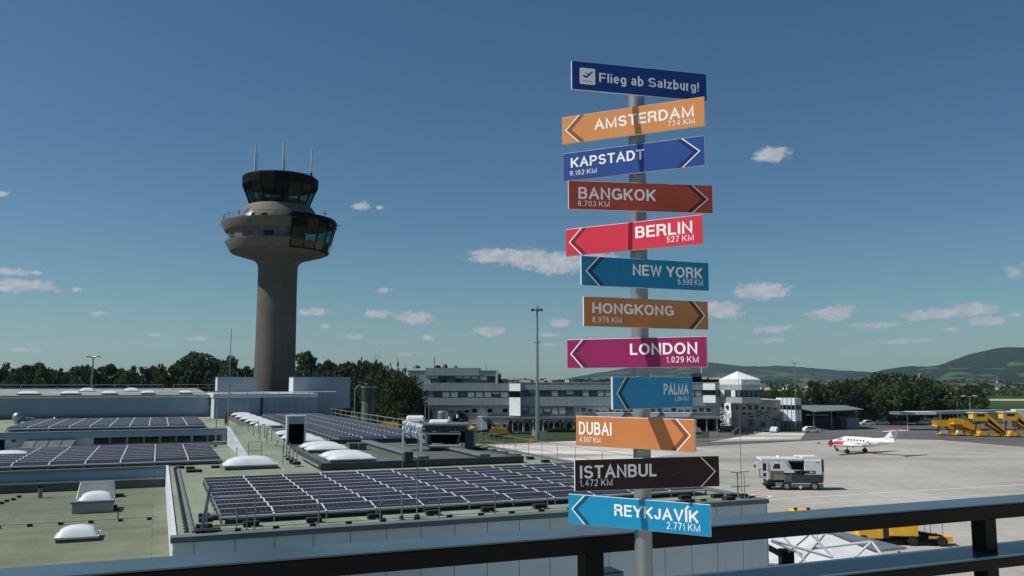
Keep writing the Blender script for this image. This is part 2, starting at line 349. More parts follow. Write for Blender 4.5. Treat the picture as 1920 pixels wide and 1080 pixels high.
# ================================================================ ground
def ground_mats():
    m, t, b = nodes('grass_fields')
    a = noise(t, .004, 6); f = noise(t, .05, 8); g = noise(t, .6, 6)
    c = mixc(t, ramp(t, a, .4, .62), lin('#303f20'), lin('#43522a')); c = mixc(t, ramp(t, f, .4, .7, 0, .6), c, lin('#394822')); c = mixc(t, ramp(t, g, .4, .7, 0, .4), c, lin('#293819'))
    t.links.new(c, b.inputs['Base Color']); b.inputs['Roughness'].default_value = .95; b.inputs['Specular IOR Level'].default_value = .1
    m, t, b = nodes('apron_concrete')
    big = noise(t, .03, 7); sm = noise(t, .5, 8); st = noise(t, .12, 6, (.25, 1, 1)); ty = noise(t, .05, 5, (.12, 1, 1))
    c = mixc(t, ramp(t, big, .35, .65), lin('#96938c'), lin('#aca9a2')); c = mixc(t, ramp(t, sm, .4, .7, 0, .35), c, lin('#8f897e'))
    c = mixc(t, ramp(t, st, .58, .72, 0, .45), c, lin('#b9b5ad')); c = mixc(t, ramp(t, ty, .56, .7, 0, .5), c, lin('#716e68'))
    c = scale_col(t, c, cell_tone(t, 7.5, 7.5, .93, 1.06))
    l = nmath(t, 'MAXIMUM', lines(t, 0, 7.5, .09), lines(t, 1, 7.5, .12)); c = mixc(t, nmath(t, 'MULTIPLY', l, .5), c, lin('#5a564f'))
    t.links.new(c, b.inputs['Base Color']); b.inputs['Roughness'].default_value = .85; b.inputs['Specular IOR Level'].default_value = .25
    m, t, b = nodes('asphalt')
    big = noise(t, .08, 6, (.3, 1, 1)); sm = noise(t, 2, 6)
    c = mixc(t, ramp(t, big, .35, .65), lin('#4a4a49'), lin('#656462')); c = mixc(t, ramp(t, sm, .4, .7, 0, .4), c, lin('#3c3c3c'))
    t.links.new(c, b.inputs['Base Color']); b.inputs['Roughness'].default_value = .9
    m, t, b = nodes('pale_concrete')
    big = noise(t, .1, 7, (.2, 1, 1)); c = mixc(t, ramp(t, big, .42, .62), lin('#8d8a85'), lin('#d3cfc8'))
    t.links.new(c, b.inputs['Base Color']); b.inputs['Roughness'].default_value = .85
    m, t, b = nodes('hill_forest')
    a = noise(t, .0022, 7); f = noise(t, .02, 8); p = noise(t, .0045, 3, (1, 1, 3))
    c = mixc(t, ramp(t, f, .35, .65), lin('#0f2016'), lin('#182c1d'))
    fields = mixc(t, ramp(t, f, .35, .65), lin('#344a28'), lin('#445a34'))
    cc = t.nodes.new('ShaderNodeTexCoord'); sx = t.nodes.new('ShaderNodeSeparateXYZ'); t.links.new(cc.outputs['Object'], sx.inputs[0])
    low = ramp(t, sx.outputs[2], 140, 20, -.16, .06)
    c = mixc(t, ramp(t, nmath(t, 'ADD', p, low), .54, .57), c, fields)
    t.links.new(c, b.inputs['Base Color']); b.inputs['Roughness'].default_value = 1; b.inputs['Specular IOR Level'].default_value = 0
ground_mats()
M('lawn_grass', '#263319', .95, var=.3, scale=.4); M('ochre', '#97762e', .5, var=.15); M('runway_grey', '#a7a6a0', .85, var=.1, scale=.05); M('marking_white', '#d8d8d4', .7, var=.12, scale=.8); M('marking_yellow', '#c8bb8e', .7, var=.2, scale=.5); M('kerb', '#a3a09a', .85)

def sheet(name, poly, z, m, loc=(0, 0, 0)):
    b = MB(); b.add([(x, y, z) for x, y in poly], [tuple(range(len(poly)))], m); o = b.build(name); o.location = loc; return struct(o)
sheet('ground', [(-16000, -3000), (16000, -3000), (16000, 16000), (-16000, 16000)], 0, 'grass_fields')
sheet('apron', [(-40, 15), (330, 15), (330, 222), (162, 222), (150, 232), (60, 215), (20, 195), (5, 150)], .012, 'apron_concrete')
sheet('pale_apron', [at_z(880, 850, 0).xy, at_z(1160, 868, 0).xy, at_z(1330, 842, 0).xy, at_z(1110, 826, 0).xy, at_z(900, 834, 0).xy], .022, 'pale_concrete')
sheet('service_road', [at_z(1300, 838, 0).xy, at_z(1600, 822, 0).xy, at_z(1760, 825, 0).xy, at_z(1960, 842, 0).xy, at_z(1990, 808, 0).xy, at_z(1300, 806, 0).xy], .026, 'asphalt')
sheet('forecourt', [at_z(1330, 829, 0).xy, at_z(1500, 825, 0).xy, at_z(1510, 812, 0).xy, at_z(1430, 811, 0).xy], .032, 'pale_concrete')
sheet('car_park', [(at_d(1495, 716, 240).x, 236), (at_d(1990, 716, 240).x, 226), (at_d(1990, 716, 330).x, 318), (at_d(1485, 716, 300).x, 304)], .018, 'asphalt')
sheet('runway', [(-900, 640), (2400, 640), (2400, 700), (-900, 700)], .02, 'runway_grey')
sheet('taxiway', [(120, 400), (900, 400), (900, 418), (120, 418)], .02, 'runway_grey')
sheet('lawn', [at_z(850, 822, 0).xy, at_z(1330, 822, 0).xy, at_z(1330, 808, 0).xy, at_z(850, 806, 0).xy], .03, 'lawn_grass')
def stripe(name, p, q, w, m, z=.034):
    p, q = Vector(p), Vector(q); d = (q - p); d.normalize(); s = Vector((-d.y, d.x, 0)) * w / 2
    b = MB(); b.quad(*[(v.x, v.y, z) for v in (p - s, q - s, q + s, p + s)], m); return struct(b.build(name))
for a, b_, w in (((1330, 944), (1990, 905), .35), ((1440, 925), (1960, 898), .22), ((1500, 946), (1930, 925), .25)):
    stripe('apron_marking', at_z(*a, 0), at_z(*b_, 0), w, 'marking_white')
stripe('apron_marking', at_z(1790, 830, 0), at_z(1990, 843, 0), .55, 'marking_yellow')
stripe('apron_marking', at_z(1330, 824, 0), at_z(1500, 822, 0), .4, 'marking_white')
stripe('apron_marking', at_z(1407, 929, 0), at_z(1446, 932, 0), 2.0, 'marking_white')
stripe('apron_marking', at_z(1412, 929.2, 0), at_z(1440, 931.5, 0), .9, 'red', .042)

# hills: each ridge line is read from the photo and given its own distance and depth
def hill(name, prof, D, depth, seed):
    rnd = random.Random(seed); b = MB(); n = 150; k = 26
    xs = [prof[0][0] + (prof[-1][0] - prof[0][0]) * i / n for i in range(n + 1)]
    def hgt(px):
        for (x0, y0), (x1, y1) in zip(prof, prof[1:]):
            if x0 <= px <= x1:
                t = (px - x0) / (x1 - x0); t = t * t * (3 - 2 * t) * .5 + t * .5; return y0 + (y1 - y0) * t
        return HOR
    from mathutils import noise as mn
    vs = []
    for j in range(k + 1):
        u = j / k
        for px in xs:
            x = (px - 960) / F_PX * D; H = max(0, CAM_Z + (HOR - hgt(px)) * D / F_PX)
            if hgt(px) >= HOR - .5: H = 0
            s = math.sin(min(1, u / .55) * math.pi / 2) ** 1.3 if u < .55 else math.cos((u - .55) / .45 * math.pi / 2)
            y = D + (u - .55) * depth
            nz = mn.fractal(Vector((x / 420 + seed, y / 420, 0)), 1.0, 2.0, 5)
            z = H * s * (1 + .13 * nz * (1 - .8 * (1 - abs(u - .55) / .55) ** 2)) + 5 * mn.noise(Vector((x / 45, y / 45, seed))) * min(1, H / 50)
            vs.append((x, y, max(-2, z)))
    w = n + 1
    b.add(vs, [(j * w + i, j * w + i + 1, (j + 1) * w + i + 1, (j + 1) * w + i) for j in range(k) for i in range(n)], 'hill_forest')
    return struct(b.build(name, smooth=True))
hill('hills', [(1030, 716), (1055, 712), (1090, 705), (1130, 698), (1180, 690), (1250, 684), (1325, 680), (1345, 683), (1390, 687), (1430, 688), (1455, 686), (1490, 690), (1530, 694), (1600, 697), (1660, 701), (1760, 705), (1900, 716)], 6800, 2600, 3)
hill('hills', [(1560, 716), (1610, 706), (1660, 697), (1690, 690), (1706, 687), (1718, 692), (1740, 688.5), (1772, 686), (1800, 680), (1818, 674.5), (1846, 663), (1866, 654.5), (1886, 650.5), (1902, 653.5), (1925, 661), (1990, 682), (2100, 716)], 4600, 1900, 11)

# ================================================================ terminal (turned grid)
ZR = 9.5                                          # main roof level
p_fl, p_fr = r_z(325, 1010, ZR), r_z(1440, 938, ZR)
YF, XL, XR = (p_fl.y + p_fr.y) / 2, p_fl.x, p_fr.x
YS = r_z(160, 880, ZR).y                          # fascia of the left wing
XW = 4.75                                          # white cheek wall
YWIN = r_z(300, 836, ZR).y                        # window wall of the raised rear roof
Z2 = r_y(300, 807, YWIN).z
ZL = 8.45
term = thing('terminal_building', 'long flat roofed airport terminal with green roof felt and blue grey panel walls', 'building', (0, 0, 0), TH)
m = MB(); m.box(XL, XR, YF, YF + .3, 0, ZR - .12, 'wall_panels'); m.build('front_wall', term)
m = MB(); m.box(XL - .02, XL + .09, YF + .3, YS, 0, ZR + .06, 'white_wall'); m.box(XR - .3, XR, YF + .3, 122, 0, ZR - .12, 'wall_panels'); m.build('side_wall', term)
m = MB(); m.prism([(XL + .09, YF + .3), (XR - .3, YF + .3), (XR - .3, 122), (-75, 122), (-75, YS + .3), (XL + .09, YS + .3)], ZR - .5, ZR, 'roof_green'); m.build('roof', term)
m = MB(); m.box(XL - .08, XR + .05, YF - .06, YF + .34, ZR - .12, ZR + .05, 'grey_metal'); m.box(XR - .34, XR + .05, YF + .34, 122, ZR - .12, ZR + .05, 'grey_metal'); m.build('roof_edge', term, bevel=.01)
m = MB(); m.box(-75, XL, YS, YS + .3, ZL, ZR - .1, 'fascia_blue'); m.box(-75, XL + .2, YS - .08, YS + .34, ZR - .1, ZR + .04, 'grey_metal'); m.build('fascia', term)
m = MB(); m.box(-75, XL - .02, 16, YS, ZL - .5, ZL, 'roof_low'); m.build('lower_roof', term)
m = MB(); m.box(-75, XL - .06, YS - .16, YS - .09, ZL + .42, ZL + .5, 'light_concrete'); m.box(-75, XL - .06, YS - .09, YS - .003, ZL + .003, ZL + .5, 'greygreen'); m.build('gutter', term)
m = MB()
for i in range(34):                               # clips along the white edge
    y = YF + .9 + i * .62
    m.add([(XL + .31, y, ZR + .002), (XL + .47, y, ZR + .002), (XL + .47, y + .25, ZR + .002), (XL + .31, y + .25, ZR + .002), (XL + .39, y + .12, ZR + .14)], [(0, 1, 4), (1, 2, 4), (2, 3, 4), (3, 0, 4)], 'dark_metal')
m.box(XL + .52, XL + .6, YF + .8, YS, ZR + .003, ZR + .06, 'grey_metal'); m.build('snow_guard', term)
# raised rear roof with the window strip
xw0, xw1, xe = r_y(175, 824, YWIN).x, r_y(418, 824, YWIN).x, r_y(424, 824, YWIN).x
zt, zb = r_y(300, 817.5, YWIN).z, r_y(300, 832, YWIN).z
m = MB(); m.box(-75, xw0, YWIN, YWIN + .3, ZR, zt, 'white_wall'); m.box(xw0, xe, YWIN + .1, YWIN + .4, ZR, zb, 'white_wall'); m.box(xe - .25, xe, YWIN, YWIN + .4, zb, zt, 'white_wall'); m.build('rear_wall', term)
m = MB(); m.box(-75, xe + .1, YWIN - .25, YWIN + .4, zt, Z2, 'fascia_blue'); m.box(-75, xe + .1, YWIN - .3, YWIN + .5, Z2, Z2 + .06, 'grey_metal'); m.build('rear_fascia', term)
m = MB(); m.box(-75, xe + .1, YWIN + .5, YWIN + 21, Z2 - .3, Z2, 'roof_green'); m.box(xe - .2, xe + .1, YWIN + .5, YWIN + 21, ZR, Z2 - .3, 'ribbed_white'); m.build('rear_roof', term)
wpx = [(176, 206), (208, 236), (240, 268), (271, 298), (302, 329), (332, 357), (362, 387), (390, 414)]
for a, b_ in wpx:
    x0, x1 = r_y(a, 824, YWIN).x, r_y(b_, 824, YWIN).x
    f = MB(); f.box(x0 - .1, x0, YWIN + .06, YWIN + .3, zb, zt, 'galvanised'); f.box(x1, x1 + .08, YWIN + .06, YWIN + .3, zb, zt, 'galvanised'); f.box(x0, x1, YWIN + .06, YWIN + .3, zb, zb + .07, 'galvanised'); w = f.build('window', term)
    g = MB(); g.box(x0, x1, YWIN + .2, YWIN + .24, zb + .07, zt, 'dark_glass'); g.build('pane', w)
m = MB(); xa, xb = r_y(-6, 840, YWIN).x, r_y(8, 840, YWIN).x; m.box(xa, xb, YWIN - .05, YWIN - .003, ZR + .02, r_y(4, 824, YWIN).z, 'black'); m.build('door', term)
m = MB(); p = r_y(26, 826, YWIN); m.box(p.x - .12, p.x + .12, YWIN - .08, YWIN - .003, p.z - .1, p.z + .08, 'graphite'); m.build('vent', term)
for i in range(4):                                # leaning sheet covers below the fascia
    x0 = r_y(49 + i * 24, 832, YWIN).x; x1 = r_y(71 + i * 24, 832, YWIN).x
    m = MB(); m.hexa([(x0 - .3, YWIN - .75, ZR + .02), (x1 - .3, YWIN - .75, ZR + .02), (x1 - .3, YWIN - .7, ZR + .02), (x0 - .3, YWIN - .7, ZR + .02), (x0, YWIN - .35, zt - .03), (x1, YWIN - .35, zt - .03), (x1, YWIN - .3, zt - .03), (x0, YWIN - .3, zt - .03)], 'galvanised'); m.build('sheet_cover', term)
# sloping cheek: white ribbed wall and ramped roof behind it
yc0, yc1 = 47.6, YWIN + .2
m = MB(); zc = 10.75
m.add([(XW, yc0, ZR), (XW, yc1 + .4, ZR), (XW, yc1 + .4, zc), (XW, yc1, zc), (XW + .2, yc0, ZR), (XW + .2, yc1 + .4, ZR), (XW + .2, yc1 + .4, zc), (XW + .2, yc1, zc)], [(0, 1, 2, 3)[::-1], (4, 5, 6, 7), (0, 3, 7, 4)[::-1], (3, 2, 6, 7)[::-1]], 'ribbed_white'); m.build('cheek_wall', term)
m = MB(); m.add([(XW + .2, yc0, ZR + .003), (7.7, yc0, ZR + .003), (7.7, yc1, zc), (XW + .2, yc1, zc), (7.7, yc1 + .4, zc), (XW + .2, yc1 + .4, zc), (7.7, yc1, ZR), (7.7, yc1 + .4, ZR), (XW + .2, yc1 + .4, ZR)], [(0, 1, 2, 3), (3, 2, 4, 5), (1, 6, 2), (6, 7, 4, 2), (5, 4, 7, 8)], 'roof_green'); m.build('ramp_roof', term)
# skylight platform
ZP = ZR + .3; XP0, XP1, YP0, YP1 = 7.9, 18.9, r_z(770, 876, ZR).y, 117
m = MB(); m.box(XP0, XP1, YP0, YP1, ZR + .002, ZP, 'roof_grey_felt'); m.build('platform_roof', term)
m = MB(); m.box(XP0 - .12, XP1 + .12, YP0 - .16, YP0 + .06, ZR + .06, ZP + .08, 'graphite'); m.box(XP0 - .12, XP0 + .1, YP0 + .06, YP0 + 18, ZR + .06, ZP + .08, 'graphite')
m.box(XP1 - .1, XP1 + .12, YP0 + .06, YP1, ZR + .06, ZP + .08, 'graphite'); m.box(XP0 - .2, XP0 - .12, YP0 + .06, YP0 + 18, ZR + .16, ZR + .26, 'galvanised'); m.build('platform_edge', term, bevel=.015)
m = MB()
for x0 in (13.1, 16.6): m.box(x0, x0 + .5, YP0 + .1, YP0 + 14, ZP + .01, ZP + .24, 'grey_metal'); m.box(x0 - .12, x0, YP0 + .1, YP0 + 14, ZP + .14, ZP + .24, 'galvanised')
m.box(XP0 + 3, XP1 - .2, YP0 + 14.1, YP0 + 14.5, ZP + .01, ZP + .3, 'graphite'); m.build('unit_rails', term)
# lightning conductor on the front edge
lc = thing('lightning_conductor', 'thin roof wire on small black blocks along the front roof edge', 'cable', RF(0, 0, ZR), TH)
m = MB(); m.cyl((XL + .5, YF + .55, .1), (XR - .5, YF + .55, .1), .012, 'steel', n=5); m.build('wire', lc)
blk = MB().box(-.09, .09, -.07, .07, 0, .1, 'ballast')
for i in range(19):
    o = blk.build('holder', lc) if i == 0 else bpy.data.objects.new('holder', hm)
    if i: COL.objects.link(o); o.parent = lc
    else: hm = o.data
    o.location = (XL + .7 + i * 1.12, YF + .55, .003)
lc2 = thing('lightning_conductor', 'thin roof wire on small black blocks crossing the low left roof', 'cable', RF(0, 0, ZL), TH)
y0 = r_z(150, 982, ZL).y
m = MB(); m.cyl((-9, y0, .1), (XL - .4, y0, .1), .012, 'steel', n=5); m.build('wire', lc2)
for i in range(9):
    o = bpy.data.objects.new('holder', hm); COL.objects.link(o); o.parent = lc2; o.location = (XL - .7 - i * 1.06, y0, .003)

# ---------------------------------------------------------------- solar rows
PW, PH, PT = 1.64, 1.0, .04
def module_mesh(w):
    m = MB(); h = PH
    m.box(-w / 2 + .02, w / 2 - .02, .035, h - .035, PT - .012, PT, 'solar_cells')
    m.box(-w / 2, w / 2, 0, .035, -.02, PT + .003, 'white_metal'); m.box(-w / 2, w / 2, h - .035, h, 0, PT + .003, 'white_metal')
    m.box(-w / 2, -w / 2 + .02, .02, h - .02, 0, PT + .003, 'galvanised'); m.box(w / 2 - .02, w / 2, .02, h - .02, 0, PT + .003, 'galvanised')
    m.box(-w / 2 + .02, w / 2 - .02, .02, h - .02, .005, .012, 'graphite')
    o = m.build('solar_module'); me = o.data; bpy.data.objects.remove(o); return me
def field(x0, y0, cols, rows, pitch, z, colw, tilt, labels, group, skew=0., drop=()):
    me = module_mesh(colw - .04); fr = None
    for r in range(rows):
        lab = labels(r)
        row = thing('solar_panel_row', lab, 'solar panels', RF(x0 + skew * r, y0 + r * pitch, z), TH, group)
        if fr is None:
            m = MB(); L = cols * colw; s, c = math.sin(tilt), math.cos(tilt)
            for k in range(cols + 1):
                x = min(max(k * colw, .05), L - .05)
                m.bar((x, 0, .17), (x, PH * c, .17 + PH * s - .02), .05, .04, 'galvanised'); m.box(x - .03, x + .03, .02, .08, 0, .16, 'galvanised'); m.box(x - .03, x + .03, PH * c - .08, PH * c - .02, 0, .14 + PH * s, 'galvanised')
                if 0 < k < cols: m.bar((k * colw, .0, .245), (k * colw, PH * c, .245 + PH * s), .04, .012, 'white_metal')
            m.hexa([(0, PH * c + .01, 0), (L, PH * c + .01, 0), (L, PH * c + .14, 0), (0, PH * c + .14, 0), (0, PH * c + .01, .12 + PH * s), (L, PH * c + .01, .12 + PH * s), (L, PH * c + .03, .12 + PH * s), (0, PH * c + .03, .12 + PH * s)], 'galvanised')
            o = m.build('rack', row); fr = o.data
        else:
            o = bpy.data.objects.new('rack', fr); COL.objects.link(o); o.parent = row
        for k in range(cols):
            if (r, k) in drop: continue
            q = bpy.data.objects.new('solar_module', me); COL.objects.link(q); q.parent = row
            q.location = ((k + .5) * colw, 0, .2); q.rotation_euler = (tilt, 0, 0)
pA, pB = r_z(412, 972, ZR + .2), r_z(388, 896, ZR + .33)
rows = 10; pit = (pB.y - pA.y - 1.0) / (rows - 1)
field(pA.x, pA.y, 11, rows, pit, ZR, 1.68, R(7), lambda r: f'dark solar panel row, {ORD[r]} from the front edge, in the big nearest field', 'solar rows on the near roof')
pA, pB = r_z(28, 880, ZR), r_z(85, 840, ZR)
field(r_z(412, 868, ZR).x - 7 * 1.68, YS + .3, 7, 10, (r_z(85, 840, ZR + .33).y - YS - .3 - 1) / 9, ZR, 1.68, R(8), lambda r: f'dark solar panel row, {ORD[r]} back from the blue grey fascia, in the left field', 'solar rows on the left roof', .0)
field(r_z(385, 803, Z2).x - 10 * 1.28, YWIN + 1.2, 10, 11, 1.32, Z2, 1.28, R(6), lambda r: f'dark solar panel row, {ORD[r]} back from the window strip, on the raised left roof', 'solar rows on the raised roof')
field(11.7, YP0 + 15.2, 4, 36, 1.32, ZP, 1.68, R(7), lambda r: 'dark solar panel row in the long field beside the white skylights', 'solar rows beside the skylights')

# ---------------------------------------------------------------- skylights
def skylight_meshes(w, d, curb, h):
    c = MB(); c.box(-w / 2, w / 2, -d / 2, d / 2, 0, curb, 'greygreen'); c.box(-w / 2 - .06, w / 2 + .06, -d / 2 - .06, d / 2 + .06, curb, curb + .07, 'white_metal')
    dm = MB(); n, k = 14, 10; vs = []
    for j in range(k + 1):
        for i in range(n + 1):
            u, v = 2 * i / n - 1, 2 * j / k - 1
            z = h * (max(0, 1 - abs(u) ** 2.4) ** .5) * (max(0, 1 - abs(v) ** 2.4) ** .5) ; vs.append((u * w / 2, v * d / 2, curb + .075 + z))
    dm.add(vs, [(j * (n + 1) + i, j * (n + 1) + i + 1, (j + 1) * (n + 1) + i + 1, (j + 1) * (n + 1) + i) for j in range(k) for i in range(n)], 'dome_white')
    return c, dm
def skylight(label, group, loc, w, d, curb, h):
    t = thing('skylight', label, 'skylight', loc, TH, group); c, dm = skylight_meshes(w, d, curb, h)
    c.build('curb', t, bevel=.01); dm.build('dome', t, smooth=True); return t
sk0 = None
ylist = [867, 861, 848, 843, 832, 826, 819, 802, 798, 793.5, 789, 785, 781, 778]
for i, y in enumerate(ylist):
    Y = r_z(668, y, ZP).y if i < 2 else to_r(at_z(290 + 2.52 * (y - 716), y, ZP)).y
    lab = f'white domed skylight, {ORD[i]} from the near end of the skylight row'
    loc = RF(9.55, Y + .4, ZP)
    if sk0 is None: sk0 = skylight(lab, 'white skylights in the long row', loc, 2.35, 1.4, .15, .28)
    else: dup(sk0, loc, TH, lab)
p = r_z(470, 880, ZR); skylight('large white domed skylight standing alone in front of the sloping white wall', None, RF(p.x, p.y + .6, ZR), 2.55, 1.5, .18, .4)
p = r_z(143, 1016, ZL); a = skylight('white domed skylight nearest on the low left roof', 'skylights on the low left roof', RF(p.x, p.y + .5, ZL), 1.3, 1.1, .12, .32)
p = r_z(178, 962, ZL); dup(a, RF(p.x - .02, p.y + 1.0, ZL + .3), TH, 'white domed skylight behind the metal upstand on the low left roof')
rb = thing('roof_hatch_box', 'grey metal box upstand in front of a white dome on the low left roof', 'roof box', RF(p.x - .05, p.y, ZL), TH)
m = MB(); m.box(-.85, .75, 0, 1.4, 0, .42, 'galvanised'); m.build('box', rb, bevel=.02); m = MB(); m.box(-.9, .8, -.06, .05, .42, .5, 'grey_metal'); m.build('flange', rb)
m = MB(); m.box(.755, .9, .1, .5, .05, .25, 'ballast'); m.build('ballast_block', rb)
p = r_z(180, 935, ZL); rb = thing('roof_hatch_box', 'grey metal cover plate leaning against the blue grey fascia', 'roof box', RF(p.x, p.y, ZL), TH)
m = MB(); m.hexa([(-.85, -.1, 0), (.85, -.1, 0), (.85, .8, 0), (-.85, .8, 0), (-.75, .5, .75), (.75, .5, .75), (.75, .8, .75), (-.75, .8, .75)], 'galvanised'); m.build('cover', rb, bevel=.02)
m = MB(); m.box(.86, 1.2, .1, .5, 0, .14, 'ballast'); m.build('ballast_block', rb)
def pipe_vent(label, px, py, z, h, r=.09):
    t = thing('vent_pipe', label, 'vent pipe', at_z(px, py, z)); m = MB(); m.cyl((0, 0, 0), (0, 0, h), r, 'grey_metal', n=12); m.build('pipe', t, smooth=True)
    m = MB(); m.cyl((0, 0, h), (0, 0, h + .08), r * 1.3, 'black', n=12); m.build('cap', t, smooth=True)
pipe_vent('grey vent pipe with black cap before the fascia on the low left roof', 75, 934, ZL, .5, .1)
pipe_vent('thin dark vent pipe beside the metal box on the low left roof', 221, 972, ZL, .3, .03)
pipe_vent('short dark vent pipe on green roof left of the white sloping wall', 445, 851, ZR, .3, .06)
for i, (px, py) in enumerate([(36, 933), (25, 938), (13, 941), (3, 945)]):
    o = bpy.data.objects.new('roof_block', hm); COL.objects.link(o); tag(o, f'small black block on the low left roof edge, {ORD[i]} from the vent pipe', 'roof block', 'black blocks by the vent pipe', at_z(px, py, ZL), TH)

# ---------------------------------------------------------------- guardrails
def guard(name_label, pts, z, h, rails, ballast=None, r=.018, base_dx=(0, 0)):
    t = thing('roof_guardrail', name_label, 'guardrail', RF(pts[0][0], pts[0][1], z), TH); ox, oy = pts[0]
    for x, y in pts:
        m = MB(); m.cyl((x - ox, y - oy, 0), (x - ox, y - oy, h), r, 'galvanised', n=6); m.build('post', t)
        if ballast:
            bx, by, sx, sy = ballast; m = MB(); m.box(x - ox + bx - sx, x - ox + bx + sx, y - oy + by - sy, y - oy + by + sy, .004, .16, 'ballast')
            m.box(x - ox + min(0, bx), x - ox + max(bx, .01), y - oy + min(0, by) - .02, y - oy + max(by, .01) + .02, .005, .03, 'galvanised'); m.build('ballast_block', t, bevel=.03)
    for zz in rails:
        m = MB()
        for (xa, ya), (xb, yb) in zip(pts, pts[1:]): m.cyl((xa - ox, ya - oy, zz), (xb - ox, yb - oy, zz), r * .85, 'galvanised', n=6)
        m.build('rail', t)
    return t
gx = [r_z(px, y, ZR) for px, y in ((387, 997), (476, 990), (597, 984), (713, 977), (824, 970), (928, 963), (1027, 957), (1120, 950), (1215, 944), (1300, 939))]
yg = YF + .85
guard('tubular guardrail with black ballast blocks along the front roof edge', [(g.x, yg) for g in gx], ZR, 1.02, (.5, 1.0), (-.05, .55, .24, .13))
gy = [r_z(px, y, ZR).y for px, y in ((1385, 938), (1300, 917), (1200, 898), (1120, 884), (1061, 874), (1033, 867), (1007, 861), (983, 856), (960, 851), (939, 846.5), (919, 843), (903, 840), (890, 837.5))]
xg = XR - .75
guard('thin posts with black ballast blocks down the right roof edge', [(xg, y) for y in gy], ZR, 1.0, (1.0, .5), (-.75, .0, .2, .18), .016)
# corner frame at the near left corner
cf = thing('roof_guardrail', 'tubular corner frame with leaning stile at the near left roof corner', 'guardrail', RF(XL + .8, YF + .9, ZR), TH)
m = MB(); m.bar((0, 0, .02), (.22, .15, 1.35), .09, .07, 'galvanised'); m.build('post', cf)
m = MB(); m.cyl((.25, 0, .5), (1.2, -.05, .5), .02, 'galvanised', n=6); m.cyl((.2, .1, 1.0), (1.3, -.05, 1.0), .02, 'galvanised', n=6); m.cyl((.3, .0, .15), (1.2, -.05, .15), .02, 'galvanised', n=6); m.build('rail', cf)
m = MB()
for x in (1.0, 1.3): m.cyl((x, -.1, 0), (x, -.1, .75), .02, 'galvanised', n=6)
for z in (.2, .4, .6): m.cyl((1.0, -.1, z), (1.3, -.1, z), .015, 'galvanised', n=6)
m.build('ladder', cf)
# stack of ballast slabs at that corner
for i, (px, py, w, d, h, z) in enumerate(((385, 1000, .55, .3, .12, 0), (398, 998, .5, .28, .1, .0), (386, 988, .42, .3, .14, .13), (400, 976, .75, .22, .14, 0), (383, 973, .36, .25, .16, .0))):
    p = at_z(px, py, ZR); m = MB(); m.box(-w / 2, w / 2, 0, d, .004, h, 'ballast'); o = m.build('ballast_slab', bevel=.02)
    tag(o, f'black ballast slab at the near left roof corner, {ORD[i]} of the pile counted from the front', 'ballast slab', 'ballast slabs at the roof corner', (p.x, p.y, ZR + z), TH)
for i, (px, py, n_) in enumerate(((338, 879, 'leftmost'), (357, 880, 'second'), (364, 886, 'third, longest'), (404, 878, 'rightmost'))):
    p = at_z(px, py, ZR); m = MB(); w = .75 if i == 2 else .42; m.box(-w / 2, w / 2, 0, .3, .004, .13, 'ballast'); o = m.build('ballast_slab', bevel=.03)
    tag(o, f'black ballast slab on green roof before the left solar field, {n_} of four', 'ballast slab', 'ballast slabs before the left field', (p.x, p.y, ZR), TH)
for i, (px, py) in enumerate(((1003, 952), (1290, 930), (1352, 934), (1383, 934))):
    pass
# guard around the ladder gap behind the lone skylight
pts = [r_z(*q, ZR) for q in ((398, 862), (465, 864), (490, 862), (530, 872))]
guard('grey tubular guardrail behind the lone white skylight', [(q.x, q.y) for q in pts], ZR, 1.05, (.55, 1.05), None, .022)
p0, p1 = r_z(448, 852, ZR), r_z(475, 828, ZR); m = MB(); m.cyl((p0.x, p0.y, 0), (p1.x, p1.y, 1.2), .03, 'galvanised', n=6); o = m.build('brace_pole'); tag(o, 'leaning grey pole against the sloping white wall', 'pole', None, (0, 0, ZR), TH)
gp = [(6.0 + (i % 2) * .5, 52 + i * 1.9) for i in range(7)]
guard('cluster of short grey posts on the ramped roof beside the skylights', gp, ZR + .9, .9, (.85,), None, .03)
gp = [(7.0, 47.0 + i * 1.3) for i in range(5)]
guard('row of grey upright posts beside the white cabinet', gp, ZR + .1, 1.0, (.12,), (.0, .0, .2, .2), .03)
# far guardrail beside the long field
gp = [r_y(px, 770, 108 - i * 3.4) for i, px in enumerate((625, 632, 640, 649, 658, 668, 679, 690, 703, 718))]
fg = [(XR - .9, 60.5 + i * 3.2) for i in range(17)]
guard('long white tubular guardrail far along the right roof edge', fg, ZR, 1.05, (.55, 1.05), None, .045)

# masts and boxes on the roof
def mast(label, px, py, z, ytop, r, m_='galvanised', box=None, cat='mast'):
    p = at_z(px, py, z); h = at_d(px, ytop, p.y).z - z; t = thing('antenna_mast', label, cat, p, TH)
    m = MB(); m.cyl((0, 0, 0), (0, 0, h * .55), r, m_, n=8); m.cyl((0, 0, h * .55), (0, 0, h), r * .55, m_, n=6); m.build('mast', t)
    m = MB(); m.cyl((0, 0, 0), (0, 0, .12), r * 3, 'dark_metal', n=10); m.build('base', t)
    return t, h
t, h = mast('very tall thin mast rising beside the red marker left of the tower', 426, 832, ZR, 616, .05)
m = MB(); m.tube([(0, 0, h * .5), (.55, 0, h * .5), (.55, 0, h * .62)], .02, 'galvanised'); m.build('bracket', t)
mast('tall grey rod in front of the window strip', 404, 838, ZR, 700, .035)
t, h = mast('slim mast holding a dark box in front of the platform', 753, 974, ZR, 852, .025)
mast('slim mast right of the dark box in front of the platform', 782, 972, ZR, 815, .03)
p = at_z(753, 974, ZR); fb = thing('floodlight_box', 'dark grey box lamp hung between two slim masts', 'lamp', p + Vector((0, 0, 0)), TH)
zz = at_d(766, 860, p.y).z - ZR
